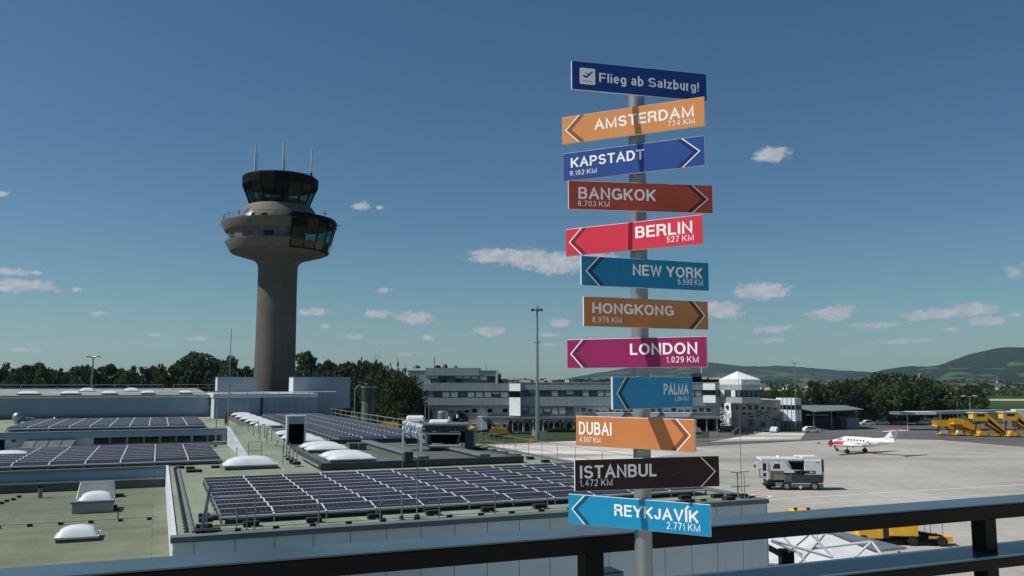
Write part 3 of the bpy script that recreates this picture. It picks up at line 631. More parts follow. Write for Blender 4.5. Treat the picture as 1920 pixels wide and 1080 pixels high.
m = MB(); m.box(.05, .34, -.12, .12, zz - .1, zz + .22, 'graphite'); m.build('housing', fb, bevel=.01); m = MB(); m.hexa([(.0, -.05, zz - .16), (.46, -.05, zz - .16), (.46, .05, zz - .16), (.0, .05, zz - .16), (.0, -.05, zz - .1), (.46, -.05, zz - .1), (.46, .05, zz - .1), (.0, .05, zz - .1)], 'dark_metal'); m.build('bracket', fb)
t, h = mast('thin tall whip aerial at the far right roof corner', 1391, 934, ZR, 690, .014)
m = MB()
for z, w in ((1.0, .75), (.45, .8)): m.cyl((-w * .6, 0, z), (w * .5, 0, z), .02, 'galvanised', n=6)
m.cyl((-.18, 0, 0), (-.18, 0, 1.0), .03, 'galvanised', n=6); m.build('crossbar', t)
for i, (px, py, w) in enumerate(((1345, 933, .5), (1372, 933, .42), (1394, 933, .3), (1290, 944, .5))):
    p = at_z(px, py, ZR); m = MB(); m.box(-w / 2, w / 2, -.12, .12, .004, .15, 'ballast'); o = m.build('ballast_slab', bevel=.03)
    tag(o, f'black ballast slab at the right roof corner behind the signs, {("left of the aerial", "middle of three", "right of the aerial", "leftmost, beside the blue sign")[i]}', 'ballast slab', 'ballast slabs at the right corner', p, TH)
rm = thing('red_marker', 'narrow dark red marker on a white post before the far terminal wall', 'marker', at_z(423, 800, ZR))
m = MB(); m.cyl((0, 0, 0), (0, 0, .3), .05, 'white_metal', n=8); m.build('post', rm); m = MB(); m.ell((0, 0, .85), (.16, .16, .72), 'dark_red', 10, 8); m.build('marker', rm, smooth=True)
# white cabinet with dark louvre
cb = thing('vent_cabinet', 'tall white roof cabinet with a black opening among the skylights', 'cabinet', at_z(554, 836, ZP), TH - R(4))
m = MB(); m.box(-.62, -.5, -.4, .6, 0, 1.9, 'white_metal'); m.box(.5, .62, -.4, .6, 0, 1.9, 'white_metal'); m.box(-.5, .5, .45, .6, 0, 1.9, 'white_metal'); m.box(-.64, .64, -.42, .62, 1.9, 2.0, 'white_metal'); m.box(-.5, .5, -.36, .45, 0, .12, 'white_metal'); m.build('casing', cb)
m = MB(); m.box(-.5, .5, -.36, -.3, 1.45, 1.9, 'galvanised'); m.build('panel', cb)
m = MB()
for i in range(12): m.hexa([(-.49, -.3, .16 + i * .105), (.49, -.3, .16 + i * .105), (.49, -.2, .2 + i * .105), (-.49, -.2, .2 + i * .105), (-.49, -.3, .18 + i * .105), (.49, -.3, .18 + i * .105), (.49, -.2, .22 + i * .105), (-.49, -.2, .22 + i * .105)], 'black')
m.box(-.49, .49, .3, .32, .13, 1.44, 'black'); m.build('louvre', cb)
# small floodlight + bins on skylight row
p = at_z(487, 776, ZR); fl = thing('floodlight', 'small white floodlight on a dark post before the ribbed wall', 'lamp', p)
m = MB(); m.cyl((0, 0, 0), (0, 0, .9), .1, 'dark_metal', n=8); m.build('post', fl); m = MB(); m.ell((-.1, -.1, 1.05), (.28, .22, .2), 'white_paint'); m.build('lamp', fl, smooth=True); m = MB(); m.box(-.6, .6, -.1, .1, 1.3, 1.4, 'dark_metal'); m.build('bracket', fl)
for i, px in enumerate((660, 678)):
    p = at_z(px, 843, ZP); m = MB(); m.hexa([(-.22, -.3, 0), (.22, -.3, 0), (.22, .3, 0), (-.22, .3, 0), (-.28, -.35, .42), (.28, -.35, .42), (.28, .35, .42), (-.28, .35, .42)], 'greygreen'); o = m.build('drain_box', bevel=.02)
    tag(o, f'{("left", "right")[i]} one of two grey drain boxes between skylight and solar field', 'box', 'grey drain boxes', p, TH)

# ---------------------------------------------------------------- ventilation plant
hv = thing('ventilation_unit', 'large grey air handling unit with looped duct and white quilted duct', 'ventilation unit', at_z(833, 846, ZP), 0)
k = at_z(833, 846, ZP).y / F_PX
m = MB(); D_ = 2.6
w0, w1, zt_ = -37 * k, 40 * k, 46 * k
m.box(w0, w1, .2, D_, zt_ - .32, zt_, 'graphite'); m.box(w0 - .06, w1 + .1, .1, D_ + .1, zt_, zt_ + .12, 'grey_metal'); m.box(w1 - .1, w1 + .45, .5, D_, .1, zt_ - .35, 'graphite'); m.box(w0, w0 + .22, 1.8, D_, .1, zt_ - .32, 'graphite'); m.box(w0, w1, D_ - .1, D_, .3, 1.0, 'black'); m.build('casing', hv, bevel=.02)
m = MB(); r_ = .1; x0, x1, z0, z1 = w0 + .12, w1 - .3, .3, zt_ - .5
m.tube([(x0, 0, z1), (x0, 0, z0 + .15), (x0 + .15, 0, z0), (x1, 0, z0), (x1 + .02, 0, z0 + .2)], r_, 'galvanised', 10); m.tube([(x0, 0, z1 + .02), (x1, 0, z1 + .02)], .06, 'grey_metal', 8); m.tube([(x1 - .25, .6, z0), (x1 - .1, .6, z1)], .07, 'grey_metal'); m.tube([(x0 + .3, .5, z0 + .35), (x1 - .4, .5, z0 + .12)], .06, 'black'); m.build('duct_loop', hv, smooth=True)
m = MB(); n, kk = 26, 9; vs = []; rq = random.Random(3)   # foil wrapped duct sloping up to the left, wrinkled like a quilt
for j in range(kk + 1):
    for i in range(n + 1):
        u, v = i / n, j / kk; x = w0 - .1 - u * 38 * k; top_ = zt_ + .02 + u * .26; bot_ = zt_ - .92 + u * .62
        if v < .35: y, z = 1.4 - v / .35 * 1.5, top_                                   # top face
        else: y, z = -.1, top_ + (bot_ - top_) * (v - .35) / .65                        # front face
        vs.append((x + rq.uniform(-.02, .02), y + rq.uniform(-.035, .035), z + rq.uniform(-.03, .03)))
m.add(vs, [(j * (n + 1) + i, (j + 1) * (n + 1) + i, (j + 1) * (n + 1) + i + 1, j * (n + 1) + i + 1) for j in range(kk) for i in range(n)], 'foil')
m.build('quilted_duct', hv)
m = MB(); m.box(w0 - .28, w0 - .1, -.2, 0, 0, zt_ - .8, 'white_metal'); m.build('leg', hv); m = MB(); m.box(w0 - 38 * k - .1, w0 - 38 * k + .02, -.2, 0, 0, zt_ - .4, 'white_metal'); m.build('leg', hv)
m = MB(); m.tube([(w0 - .3, .2, .35), (w0 - 34 * k, .2, .35), (w0 - 34 * k - .1, .2, .6)], .07, 'galvanised'); m.box(w0 - 36 * k, w0 - .3, .5, 1.2, .4, .75, 'solar_cells'); m.build('lower_pipe', hv, smooth=True)
def duct_cyl(label, px0, px1, py, r):
    D = at_z(833, 846, ZP).y + 1.4; a, b_ = at_d(px0, py, D), at_d(px1, py, D); t = thing('white_silencer', label, 'duct', (a + b_) / 2 , 0); L = (b_ - a).length / 2
    zz = 0; m = MB(); m.cyl((-L + .1, 0, 0), (L - .1, 0, 0), r, 'white_paint', n=18); m.ell((-L + .1, 0, 0), (.14, r, r), 'white_paint', 18, 8); m.ell((L - .1, 0, 0), (.1, r, r), 'white_paint', 18, 8); m.build('drum', t, smooth=True)
    m = MB(); base = at_z(833, 846, ZP).z + zt_ + .12 - (a.z + b_.z) / 2
    for s_ in (-1, 1): m.box(s_ * L * .6 - .06, s_ * L * .6 + .06, -.15, .15, base, -r + .05, 'dark_metal')
    m.build('saddle', t)
duct_cyl('white horizontal drum on the quilted duct, left of the pair', 763, 796, 785, .2); duct_cyl('white horizontal drum on the grey unit, right of the pair', 806, 842, 793, .22)
p = at_d(830, 787, 58); ex = thing('exhaust_drum', 'upright steel exhaust drum with domed lid behind the white drums', 'exhaust', (p.x, p.y, ZP))
m = MB(); h = p.z - ZP; m.cyl((0, 0, 0), (0, 0, h - .35), .45, 'dark_metal', n=16); m.build('stand', ex); m = MB(); m.cyl((0, 0, h - .35), (0, 0, h + .5), .36, 'steel', n=20); m.ell((0, 0, h + .5), (.38, .38, .12), 'steel', 20, 6, 0); m.build('drum', ex, smooth=True)
p = at_d(863, 793, 55.5); ds = thing('satellite_dish', 'black satellite dish with red bracket on the grey unit', 'satellite dish', (p.x, p.y, ZP))
h = p.z - ZP; m = MB(); m.cyl((0, 0, 0), (0, 0, h), .06, 'dark_metal', n=8); m.cyl((-.1, 0, h - .3), (-.7, 0, h + .1), .04, 'dark_red', n=6); m.cyl((-.7, 0, h - .2), (-.7, 0, h + .4), .07, 'white_paint', n=8); m.cyl((0, -.1, h - .1), (-.15, -.5, h + .4), .03, 'dark_metal', n=6); m.cyl((-.15, -.5, h + .35), (-.15, -.5, h + .55), .08, 'white_paint', n=8); m.build('bracket', ds)
m = MB(); vs = [(0, 0, 0)]
prof = [(0, 0), (.25, .03), (.45, .1), (.55, .16)]; dd_ = MB(); dd_.lathe(prof, 'black', 20); q = Vector((-.25, -.9, .25)).normalized().to_track_quat('Z', 'Y').to_matrix(); dd_.v = [tuple(q @ Vector(v) + Vector((.05, 0, h + .12))) for v in dd_.v]; o = dd_.build('dish', ds, smooth=True); sm = o.modifiers.new('s', 'SOLIDIFY'); sm.thickness = .03
# whips on the plant
for i, px in enumerate((797, 804)):
    p = at_d(px, 800, 57); m = MB(); h = at_d(px, (757, 752)[i], 57).z - ZP; m.cyl((0, 0, 0), (0, 0, h), .025, 'galvanised', n=6); m.box(-.12, .12, -.12, .12, .0, .05, 'dark_metal'); o = m.build('whip_aerial'); tag(o, f'thin upright rod before the round tree, {("left", "right")[i]} of the two', 'aerial', 'rods before the round tree', (p.x, p.y, ZP))

# ================================================================ rear terminal hall
YH = 118.0; yB = 111.0
xh = r_y(392, 760, YH).x; zh = r_y(200, 742, YH).z
hall = thing('terminal_hall', 'long blue grey clad hall wall across the left behind the solar roofs', 'building', (0, 0, 0), TH)
m = MB(); m.box(-90, xh, YH, YH + .4, 8, zh - .25, 'clad_band'); m.build('front_wall', hall)
m = MB(); m.box(-90, xh + .1, YH - .25, YH + .4, zh - .25, zh, 'white_metal'); m.box(-90, xh + .1, YH - .35, YH - .25, zh - .1, zh + .08, 'galvanised'); m.build('eaves', hall)
zr2 = r_y(200, 737, YH).z
m = MB(); m.hexa([(-90, YH + .4, zh - .3), (xh + .1, YH + .4, zh - .3), (xh + .1, YH + 40, zr2 - .3), (-90, YH + 40, zr2 - .3), (-90, YH + .4, zh), (xh + .1, YH + .4, zh), (xh + .1, YH + 40, zr2 + .3), (-90, YH + 40, zr2 + .3)], 'roof_pale'); m.build('roof', hall)
m = MB(); m.box(-90, xh, YH - .5, YH - .003, r_y(200, 784, YH).z, r_y(200, 779, YH).z, 'greygreen'); m.build('base_ledge', hall)
xr0, xr1 = r_y(402, 760, yB).x, r_y(551, 760, yB).x; zb_ = r_y(480, 738, yB).z
blk2 = thing('ribbed_block', 'ribbed blue grey rooftop block in front of the control tower base', 'building', (0, 0, 0), TH)
m = MB(); m.box(xr0, xr1 + 3, yB, yB + .4, 8, zb_ - .5, 'clad_ribs'); m.build('front_wall', blk2)
m = MB(); m.box(xr0 - .05, xr0, yB + .02, YH, 8, zb_ - .5, 'white_metal'); m.build('side_wall', blk2)
m = MB(); m.box(xr0 - .2, xr1 + 3, yB - .15, yB + 14, zb_ - .5, zb_, 'white_wall'); m.build('roof', blk2)
m = MB(); xs_ = r_y(491, 750, yB).x; m.box(xs_ - .15, xs_ + .15, yB - .12, yB - .003, 9.6, zb_ - .4, 'dark_metal'); m.build('downpipe', blk2)
m = MB(); z_ = r_y(520, 735, yB).z; m.cyl((xr0 - 8, yB - .5, z_), (xr1 + 5.2, yB - .5, z_), .06, 'white_metal', n=6)
for x in range(8): m.cyl((xr0 + x * 1.9, yB - .4, zb_ - .3), (xr0 + x * 1.9, yB - .5, z_), .04, 'galvanised', n=5)
m.build('pipe_rail', blk2)
def rbox(name, label, px0, px1, ytop, ybot, Y, dep, mats):
    a, b_ = r_y(px0, ytop, Y), r_y(px1, ybot, Y); t = thing(name, label, 'roof box', RF(a.x, Y, b_.z), TH); w, h = b_.x - a.x, a.z - b_.z
    m = MB(); m.box(0, w, 0, .15, 0, h, mats[0]); m.build('front_panel', t); m = MB(); m.box(-.06, 0, .02, dep, 0, h, mats[1]); m.build('side_panel', t)
    m = MB(); m.box(-.1, w + .05, -.05, dep, h, h + .1, 'galvanised'); m.box(w - .1, w, .15, dep, 0, h, mats[0]); m.box(0, w - .1, dep - .1, dep, 0, h, mats[0]); m.build('cover', t); return t
rbox('plant_screen', 'pale metal plant box left of the tower shaft with bright side', 409, 482, 708, 733, yB + 3, 4, ('clad_flat', 'white_metal'))
YB2 = r_z(552, 775, ZP).y
t = rbox('plant_screen', 'large plain grey metal plant box right of the tower shaft', 551, 656, 708, 765.5, YB2, 4, ('clad_flat', 'white_metal'))
a = r_y(551, 765, YB2); b_ = r_y(626, 775, YB2); m = MB(); m.box(0, b_.x - a.x, .01, 3.8, b_.z - a.z, -.003, 'clad_flat'); m.build('lower_panel', t)
# skylights and railings on the hall roof
a = None
for i, (px, py, w) in enumerate(((55, 736, 40), (133, 736, 36), (206, 735, 30), (278, 734, 28), (348, 733.5, 27))):
    p = r_y(px, py, YH + 5); lab = f'low flat white rooflight on the hall roof, {ORD[i]} from the left'
    if a is None: a = skylight(lab, 'flat rooflights on the hall', RF(p.x, p.y, zh + .12), 2.5, 2.2, .1, .3)
    else: dup(a, RF(p.x, p.y, zh + .12), TH, lab, None, (w / 40, 1, 1))
for i, (px, py) in enumerate(((164, 732), (247, 731))):
    p = r_y(px, py, YH + 20); skylight(f'round white dome on the hall roof, {("by the lamp pole", "between two flat rooflights")[i]}', 'round domes on the hall', RF(p.x, p.y, zr2 - .1), 2.0, 1.6, .12, .45)
yR = YH + 30; zz0, zz1 = r_y(100, 728, yR).z, r_y(100, 721.5, yR).z; x1 = r_y(306, 725, yR).x
t = thing('roof_railing', 'long pale double railing along the back of the hall roof', 'guardrail', RF(x1, yR, zr2), TH)
m = MB(); m.box(-90, 0, -.05, .05, zz0 - zr2 - .1, zz0 - zr2 + .05, 'galvanised'); m.build('rail', t); m = MB(); m.box(-90, 0, -.05, .05, zz1 - zr2 - .08, zz1 - zr2 + .06, 'galvanised'); m.build('rail', t)
m = MB()
for i in range(16): m.box(-i * 5 - .05, -i * 5 + .05, -.05, .05, -.2, zz1 - zr2, 'galvanised')
m.build('posts', t)
t = thing('roof_railing', 'short thin railing on the hall roof left of the pale plant box', 'guardrail', RF(x1 + 1.6, yR, zr2), TH)
m = MB(); m.cyl((0, 0, .95), (9, 0, .95), .05, 'galvanised', n=5); m.cyl((0, 0, .4), (9, 0, .4), .04, 'galvanised', n=5); m.build('rail', t)
m = MB()
for i in range(6): m.cyl((i * 1.8, 0, -.2), (i * 1.8, 0, .95), .05, 'galvanised', n=5)
m.build('posts', t)
# ball vent at left
p = r_y(33, 790, YWIN + 14); bv = thing('round_vent', 'shiny round steel vent cap at the left end of the raised solar roof', 'vent', RF(p.x, p.y, Z2), TH)
m = MB(); m.cyl((0, 0, 0), (0, 0, .25), .22, 'steel', n=14); m.ell((0, 0, .55), (.42, .42, .42), 'steel', 18, 10); m.build('cap', bv, smooth=True); m = MB(); m.cyl((.2, 0, .45), (1.15, .15, .3), .2, 'grey_metal', n=12); m.build('pipe', bv, smooth=True)
for i, px in enumerate((52, 103)):
    p = r_y(px, 787.5, YWIN + 16); m = MB(); m.ell((0, 0, .3), (.16, .16, .16), 'steel', 12, 8); m.cyl((0, 0, 0), (0, 0, .2), .05, 'steel', n=8); o = m.build('round_vent', smooth=True); tag(o, f'tiny shiny vent ball at the back of the raised solar roof, {("left", "right")[i]} one', 'vent', 'tiny vent balls', RF(p.x, p.y, Z2), TH)
# small skylight at the left frame edge
p = at_z(2, 862, ZR); skylight('pale skylight cut by the left edge of the photo', None, p + Vector((0, .6, 0)), 2.4, 1.4, .12, .3)

# ================================================================ control tower
TD = 130.0; tp = at_d(514.5, 720, TD); K = TD / F_PX
def tz(y): return at_d(519, y, TD).z
tower = thing('control_tower', 'tall round concrete airport control tower with dark glass cab', 'control tower', (tp.x, TD, 0))
def tower_mat():
    m, t, b = nodes('tower_concrete'); c = lin('#58554f')
    a = noise(t, .25, 7); s_ = noise(t, 1.2, 6, (1, 1, .07)); base = mixc(t, ramp(t, a, .35, .65), mul(c, .86), mul(c, 1.08)); base = mixc(t, ramp(t, s_, .52, .75, 0, .35), base, mul(c, .6))
    co = t.nodes.new('ShaderNodeTexCoord'); se = t.nodes.new('ShaderNodeSeparateXYZ'); t.links.new(co.outputs['Object'], se.inputs[0])
    ang = nmath(t, 'ADD', nmath(t, 'ARCTAN2', se.outputs[1], se.outputs[0]), 10); l = nmath(t, 'LESS_THAN', nmath(t, 'MODULO', ang, math.pi / 8), .012)
    l = nmath(t, 'MAXIMUM', l, lines(t, 2, 3.3, .06)); base = mixc(t, nmath(t, 'MULTIPLY', l, .4), base, mul(c, .5))
    t.links.new(base, b.inputs['Base Color']); b.inputs['Roughness'].default_value = .8; b.inputs['Specular IOR Level'].default_value = .3
tower_mat(); M('tower_render', '#5f5a54', .75, var=.12, scale=.8)
rs = 36.5 * K
zb2, zfl = tz(483), tz(501)
m = MB(); m.lathe([(rs * 1.05, 0), (rs * 1.02, 14), (rs * .98, zfl - 2), (rs, zfl), (rs * 1.06, zfl + .45), (rs * 1.2, zfl + .9), (rs * 1.42, zfl + 1.15)], 'tower_concrete', 64); m.build('shaft', tower, smooth=True)
rb_, rd = 88 * K, 96 * K
m = MB(); m.lathe([(rs * 1.42, zfl + 1.15), (rb_ * .97, tz(475) - .22), (rb_, tz(475))], 'tower_concrete', 72); m.build('deck_underside', tower, smooth=True)
z1, z2, z3, z4, z5 = tz(475), tz(458), tz(438), tz(424), tz(405)
aG0, aG1 = R(-62), R(75)     # glazed sector (angles from +x, camera looks along +y)
m = MB(); m.lathe([(rb_, z1), (97.5 * K, tz(459)), (97.5 * K, tz(458)), (91 * K, tz(457.5))], 'tower_render', 60, aG1, aG0 + 2 * math.pi); m.build('deck_band', tower, smooth=True)
m = MB(); m.lathe([(91 * K, tz(457.5)), (92.5 * K, tz(440)), (98 * K, tz(439)), (99 * K, tz(437)), (105 * K, tz(425)), (105 * K, tz(423)), (101 * K, z4 + .1), (70 * K, z4 + .08)], 'tower_render', 60, aG1, aG0 + 2 * math.pi); m.build('deck_wall', tower, smooth=True)
for px in (428.5, 450, 485, 526):
    s_ = (px - 519) / 90; a = math.asin(max(-1, s_)); w = .085 if px > 430 else .06
    f = MB(); f.lathe([(91.2 * K + .02, tz(456)), (92 * K + .02, tz(448))], 'dark_glass', 4, a - math.pi / 2 - w, a - math.pi / 2 + w); o = f.build('deck_window', tower)
    g = MB(); rr = 91.8 * K
    for t0, t1, za, zb3 in ((-w - .015, -w, tz(456.4), tz(447.4)), (w, w + .015, tz(456.4), tz(447.4)), (-w, w, tz(456.4), tz(456)), (-w, w, tz(448), tz(447.4))):
        g.lathe([(rr, za), (rr + .12, za), (rr + .12, zb3), (rr, zb3)], 'dark_metal', 3, a - math.pi / 2 + t0, a - math.pi / 2 + t1)
    g.build('frame', o)
# glazed observation sector
nG = 9; rg0, rg1 = 92 * K, 105 * K; zg0, zg1, zgm = z1 + .1, z4 + .1, tz(460)
m = MB(); m.lathe([(rb_ + .02, z1 - .02), (rg0, z1 + .02), (rg0 + .15, zg0)], 'black', nG, aG0, aG1); m.lathe([(rg1, zg1), (rg1 + .15, zg1 + .1), (rg1 + .1, zg1 + .75), (70 * K, zg1 + .8)], 'black', nG, aG0, aG1); m.build('observation_frame', tower)
m = MB(); m.lathe([(rg0 + .02, zg0), (rg0 + (rg1 - rg0) * .42, zgm)], 'dark_glass', nG, aG0, aG1); m.build('observation_base', tower)
for i in range(nG):
    a0_, a1_ = aG0 + (aG1 - aG0) * i / nG, aG0 + (aG1 - aG0) * (i + 1) / nG
    m = MB(); rq = rg0 + (rg1 - rg0) * .42; m.lathe([(rq, zgm), (rg1, zg1)], 'tower_glass', 1, a0_ + .012, a1_ - .012); m.build('observation_window', tower)
    m = MB(); m.bar((rg0 * math.cos(a0_) + .02, rg0 * math.sin(a0_), zg0), ((rg1 + .05) * math.cos(a0_), (rg1 + .05) * math.sin(a0_), zg1), .16, .2, 'black'); m.build('mullion', tower)
m = MB(); m.lathe([(6.6, z1 + .3), (6.6, z1 + 1.2), (3, z1 + 1.2)], 'dark_metal', 30); m.lathe([(0, z4 + .1), (rd * .98, z4 + .1)], 'dark_metal', 40); m.lathe([(2.9, z1), (2.9, z4)], 'greygreen', 24); m.lathe([(0, z1 + .1), (rb_ * .97, z1 + .1)], 'dark_metal', 40); m.build('deck_interior', tower)
# setback ring
m = MB(); m.lathe([(77 * K, z4 + .05), (75.5 * K, tz(412)), (61 * K, tz(390)), (50 * K, tz(389.7))], 'tower_render', 56); m.build('setback_ring', tower, smooth=True)
for px, w in ((455, .05), (459, .05), (466, .05), (512, .1), (560, .06), (586, .14)):
    a = math.asin((px - 519) / 76) - math.pi / 2; m = MB()
    m.lathe([(76.4 * K + .05, tz(421)), (75.8 * K + .05, tz(413.5))], 'black', 3, a - w / 1.4, a + w / 1.4); m.build('setback_window', tower)
a = math.asin((484 - 519) / 76); p = Vector((79 * K * math.sin(a), -79 * K * math.cos(a), tz(411)))
m = MB(); dd_ = MB(); dd_.lathe([(0, 0), (.35, .04), (.62, .17)], 'white_paint', 18); q = Vector((-.1, -1, .15)).normalized().to_track_quat('Z', 'Y').to_matrix(); dd_.v = [tuple(q @ Vector(v) + p) for v in dd_.v]; dd_.build('dish', tower, smooth=True)
a = math.asin((566 - 519) / 85); p = Vector((85 * K * math.sin(a), -85 * K * math.cos(a), tz(419))); m = MB(); m.cyl(p, p + Vector((.6, -.2, .5)), .25, 'white_paint', n=12); m.cyl(p + Vector((-.5, 0, -.5)), p, .08, 'white_paint', n=8); m.build('camera_lamp', tower)
m = MB()
for i in range(28):
    a = aG1 + (aG0 + 2 * math.pi - aG1) * i / 27; x, y = 101 * K * math.cos(a), 101 * K * math.sin(a); m.cyl((x, y, z4 + .3), (x, y, z4 + .95), .03, 'dark_metal', n=5)
    if i: m.cyl((xo, yo, z4 + .95), (x, y, z4 + .95), .03, 'dark_metal', n=5)
    xo, yo = x, y
m.build('deck_railing', tower)
m = MB(); rnd = random.Random(4)
for px, y0_, h in ((418, 409, .5), (450, 392, 2.2), (600, 410, 1.2), (611, 409, 2.0), (615, 412, 1.0), (604, 407, .7), (622, 428, .9), (592, 404, .7)):
    x = (px - 519) * K; m = MB(); m.cyl((x, -2, z4), (x, -2, z4 + h), .05, 'dark_metal', n=5); m.cyl((x - .35, -2, z4 + h * .8), (x + .35, -2, z4 + h * .8), .04, 'dark_metal', n=5); m.build('deck_aerial', tower)
m = MB(); x = 108 * K; m.cyl((x - 1, -1, z4 - .3), (x + .9, -1, z4 - .1), .05, 'dark_metal', n=5); m.cyl((x + .3, -1, z4 - .9), (x + .3, -1, z4 + .3), .05, 'dark_metal', n=5); m.build('deck_aerial', tower); m = MB(); m.cyl((-x + .9, -1, z4 - .1), (-x - .2, -1, z4 - .1), .05, 'dark_metal', n=5)
m.build('deck_aerial', tower)
# cab
nC = 16; rc0, rc1 = 54 * K, 68 * K; zc0, zc1, zct = tz(389), tz(353.5), tz(335)
off = math.pi / nC * .6
m = MB(); m.lathe([(rc0 + .1, zc0 - .2), (rc0 + .12, zc0 + .1), (rc0 - .1, zc0 + .12)], 'black', nC, off, off + 2 * math.pi); m.build('cab_sill', tower)
for i in range(nC):
    a0_, a1_ = off + 2 * math.pi * i / nC, off + 2 * math.pi * (i + 1) / nC
    m = MB(); m.lathe([(rc0, zc0), (rc1, zc1)], 'tower_glass', 1, a0_ + .015, a1_ - .015); m.build('cab_window', tower)
    m = MB(); m.bar((rc0 * math.cos(a0_), rc0 * math.sin(a0_), zc0), (rc1 * math.cos(a0_), rc1 * math.sin(a0_), zc1), .14, .18, 'black'); m.build('mullion', tower)
m = MB(); m.lathe([(0, zc1 - .02), (rc1 * .9, zc1 - .01), (rc1, zc1), (rc1 + .22, zc1 + .05), (rc1 + .28, zct - .25), (rc1 + .05, zct), (0, zct + .12)], 'black', nC, off, off + 2 * math.pi); m.build('cab_roof', tower)
m = MB(); m.lathe([(rc0 - .1, zc0 + .1), (0, zc0 + .15)], 'black', nC); m.lathe([(rc0 - .25, zc0 + .12), (rc0 - .3, zc0 + .85), (rc0 - 1.3, zc0 + 1.0), (rc0 - 1.3, zc0 + .15)], 'dark_metal', nC); m.cyl((.3, 0, zc0), (.3, 0, zc1), .45, 'black', n=10); m.ell((1.6, -1.5, zc0 + 1.9), (.5, .4, .35), 'dark_metal'); m.cyl((1.6, -1.5, zc0), (1.6, -1.5, zc0 + 1.8), .12, 'black'); m.box(-2.8, -1.8, -2, -1.6, zc0 + .9, zc0 + 1.7, 'dark_metal'); m.build('cab_interior', tower)
for px, ytop, r_, y_ in ((472, 273, .13, 0), (476, 288, .07, 0), (525.5, 269, .14, 0), (528.5, 300, .06, 0), (579.5, 283, .12, 0)):
    x = (px - 519.5) * K; m = MB(); m.cyl((x, -.6, zct - .2), (x, -.6, tz(ytop)), r_, 'light_concrete', n=8); m.cyl((x, -.6, zct - .2), (x, -.6, zct + .8), r_ * 1.6, 'dark_metal', n=8); m.build('antenna', tower)
m = MB()
for px in range(462, 586, 8):
    x = (px - 519) * K; m.cyl((x, -1.5, zct - .1), (x, -1.5, zct + .5), .03, 'dark_metal', n=4)
m.cyl(((462 - 519) * K, -1.5, zct + .45), ((582 - 519) * K, -1.5, zct + .45), .03, 'dark_metal', n=4)
for s_ in (-1, 1): m.cyl(((525 - 519) * K, -.6, zct + 1.4), ((525 - 519) * K + s_ * 1.6, -.6, zct + .1), .04, 'dark_metal', n=4)
m.build('roof_rail', tower)

# ================================================================ green glass stair tower behind the roof
D_ = 150; p = at_z(690, 775, 0); st = thing('stair_tower', 'small green glass stair tower between plant box and round tree', 'tower', (at_d(690, 760, D_).x, D_, 0))
w = 13 * D_ / F_PX; ztop, zmid = at_d(690, 724, D_).z, at_d(690, 750, D_).z
m = MB(); m.cyl((0, 0, 0), (0, 0, zmid), w * .92, 'greygreen', n=14); m.build('base', st); m = MB(); m.cyl((0, 0, zmid), (0, 0, ztop - .3), w, 'green_glass', n=12); m.build('glazing', st); m = MB(); m.cyl((0, 0, ztop - .3), (0, 0, ztop), w * 1.06, 'grey_metal', n=12); m.build('roof', st)
p = at_d(665, 760, D_ - 12); lp = thing('street_lamp', 'bent grey street lamp left of the green stair tower', 'street lamp', (p.x, D_ - 12, 0)); zt_ = at_d(667, 730, D_ - 12).z
m = MB(); m.cyl((0, 0, 0), (0, 0, zt_), .09, 'galvanised', n=8); m.build('pole', lp); m = MB(); m.tube([(0, 0, zt_), (.4, 0, zt_ + .5), (1.4, 0, zt_ + .9)], .07, 'galvanised'); m.build('arm', lp); m = MB(); m.ell((1.7, 0, zt_ + .9), (.4, .18, .12), 'white_metal'); m.build('lamp_head', lp)

# ================================================================ office building across the apron
DB = 246.0; KB = DB / F_PX
def bx_(px): return (px - 960) * DB / F_PX * 1.0
def bz(py): return at_d(960, py, DB).z
def bxx(px): return at_d(px, 716, DB).x
class Fac:                                        # a facade plane in x-z, from x0 going right, at depth y (relative), optional turn
    pass
def win_row(root, pxs, y0, y1, Y, glass, frame='white_metal', sill=True, jit=0):
    rnd = random.Random(int(y0 * 7 + pxs[0][0]))
    for a, b_ in pxs:
        x0, x1, z0, z1 = bxx(a), bxx(b_), bz(y1), bz(y0)
        g = glass if isinstance(glass, str) else rnd.choice(glass)
        f = MB(); t_ = .1
        f.box(x0, x0 + t_, Y - .12, Y - .003, z0, z1, frame); f.box(x1 - t_, x1, Y - .12, Y - .003, z0, z1, frame); f.box(x0 + t_, x1 - t_, Y - .12, Y - .003, z0, z0 + t_, frame); f.box(x0 + t_, x1 - t_, Y - .12, Y - .003, z1 - t_, z1, frame)
        o = f.build('window', root); q = MB(); q.box(x0 + t_, x1 - t_, Y - .07, Y - .004, z0 + t_, z1 - t_, g)
        if rnd.random() < .4: q.box(x0 + t_, x1 - t_, Y - .075, Y - .071, z0 + t_ + (z1 - z0) * rnd.uniform(.3, .6), z1 - t_, 'blind')
        q.build('pane', o)
def step(px0, px1, n): return [(px0 + (px1 - px0) * i / n + .4, px0 + (px1 - px0) * (i + 1) / n - .4) for i in range(n)]
GL = ['green_glass', 'blind', 'blind', 'green_glass', 'blind', 'curtain_dark', 'blind']
ob = thing('office_building', 'three storey grey panelled office building right of the round tree', 'building', (0, DB, 0))
m = MB(); m.box(bxx(765), bxx(932), 2.2, 22, bz(719), bz(694.5), 'facade_panels'); m.box(bxx(796), bxx(898), 1.9, 2.2, bz(704), bz(689.5), 'facade_panels'); m.box(bxx(796), bxx(898), 2.2, 16, bz(694.5) , bz(689.5), 'facade_plain'); m.build('top_storey', ob)
m = MB(); m.box(bxx(775), bxx(954), 1.0, 21.9, bz(733), bz(719) - .003, 'facade_panels'); m.build('panel_band', ob)
m = MB(); m.box(bxx(775), bxx(954), 1.15, 21.8, bz(746), bz(733), 'band_grey'); m.build('window_band', ob)
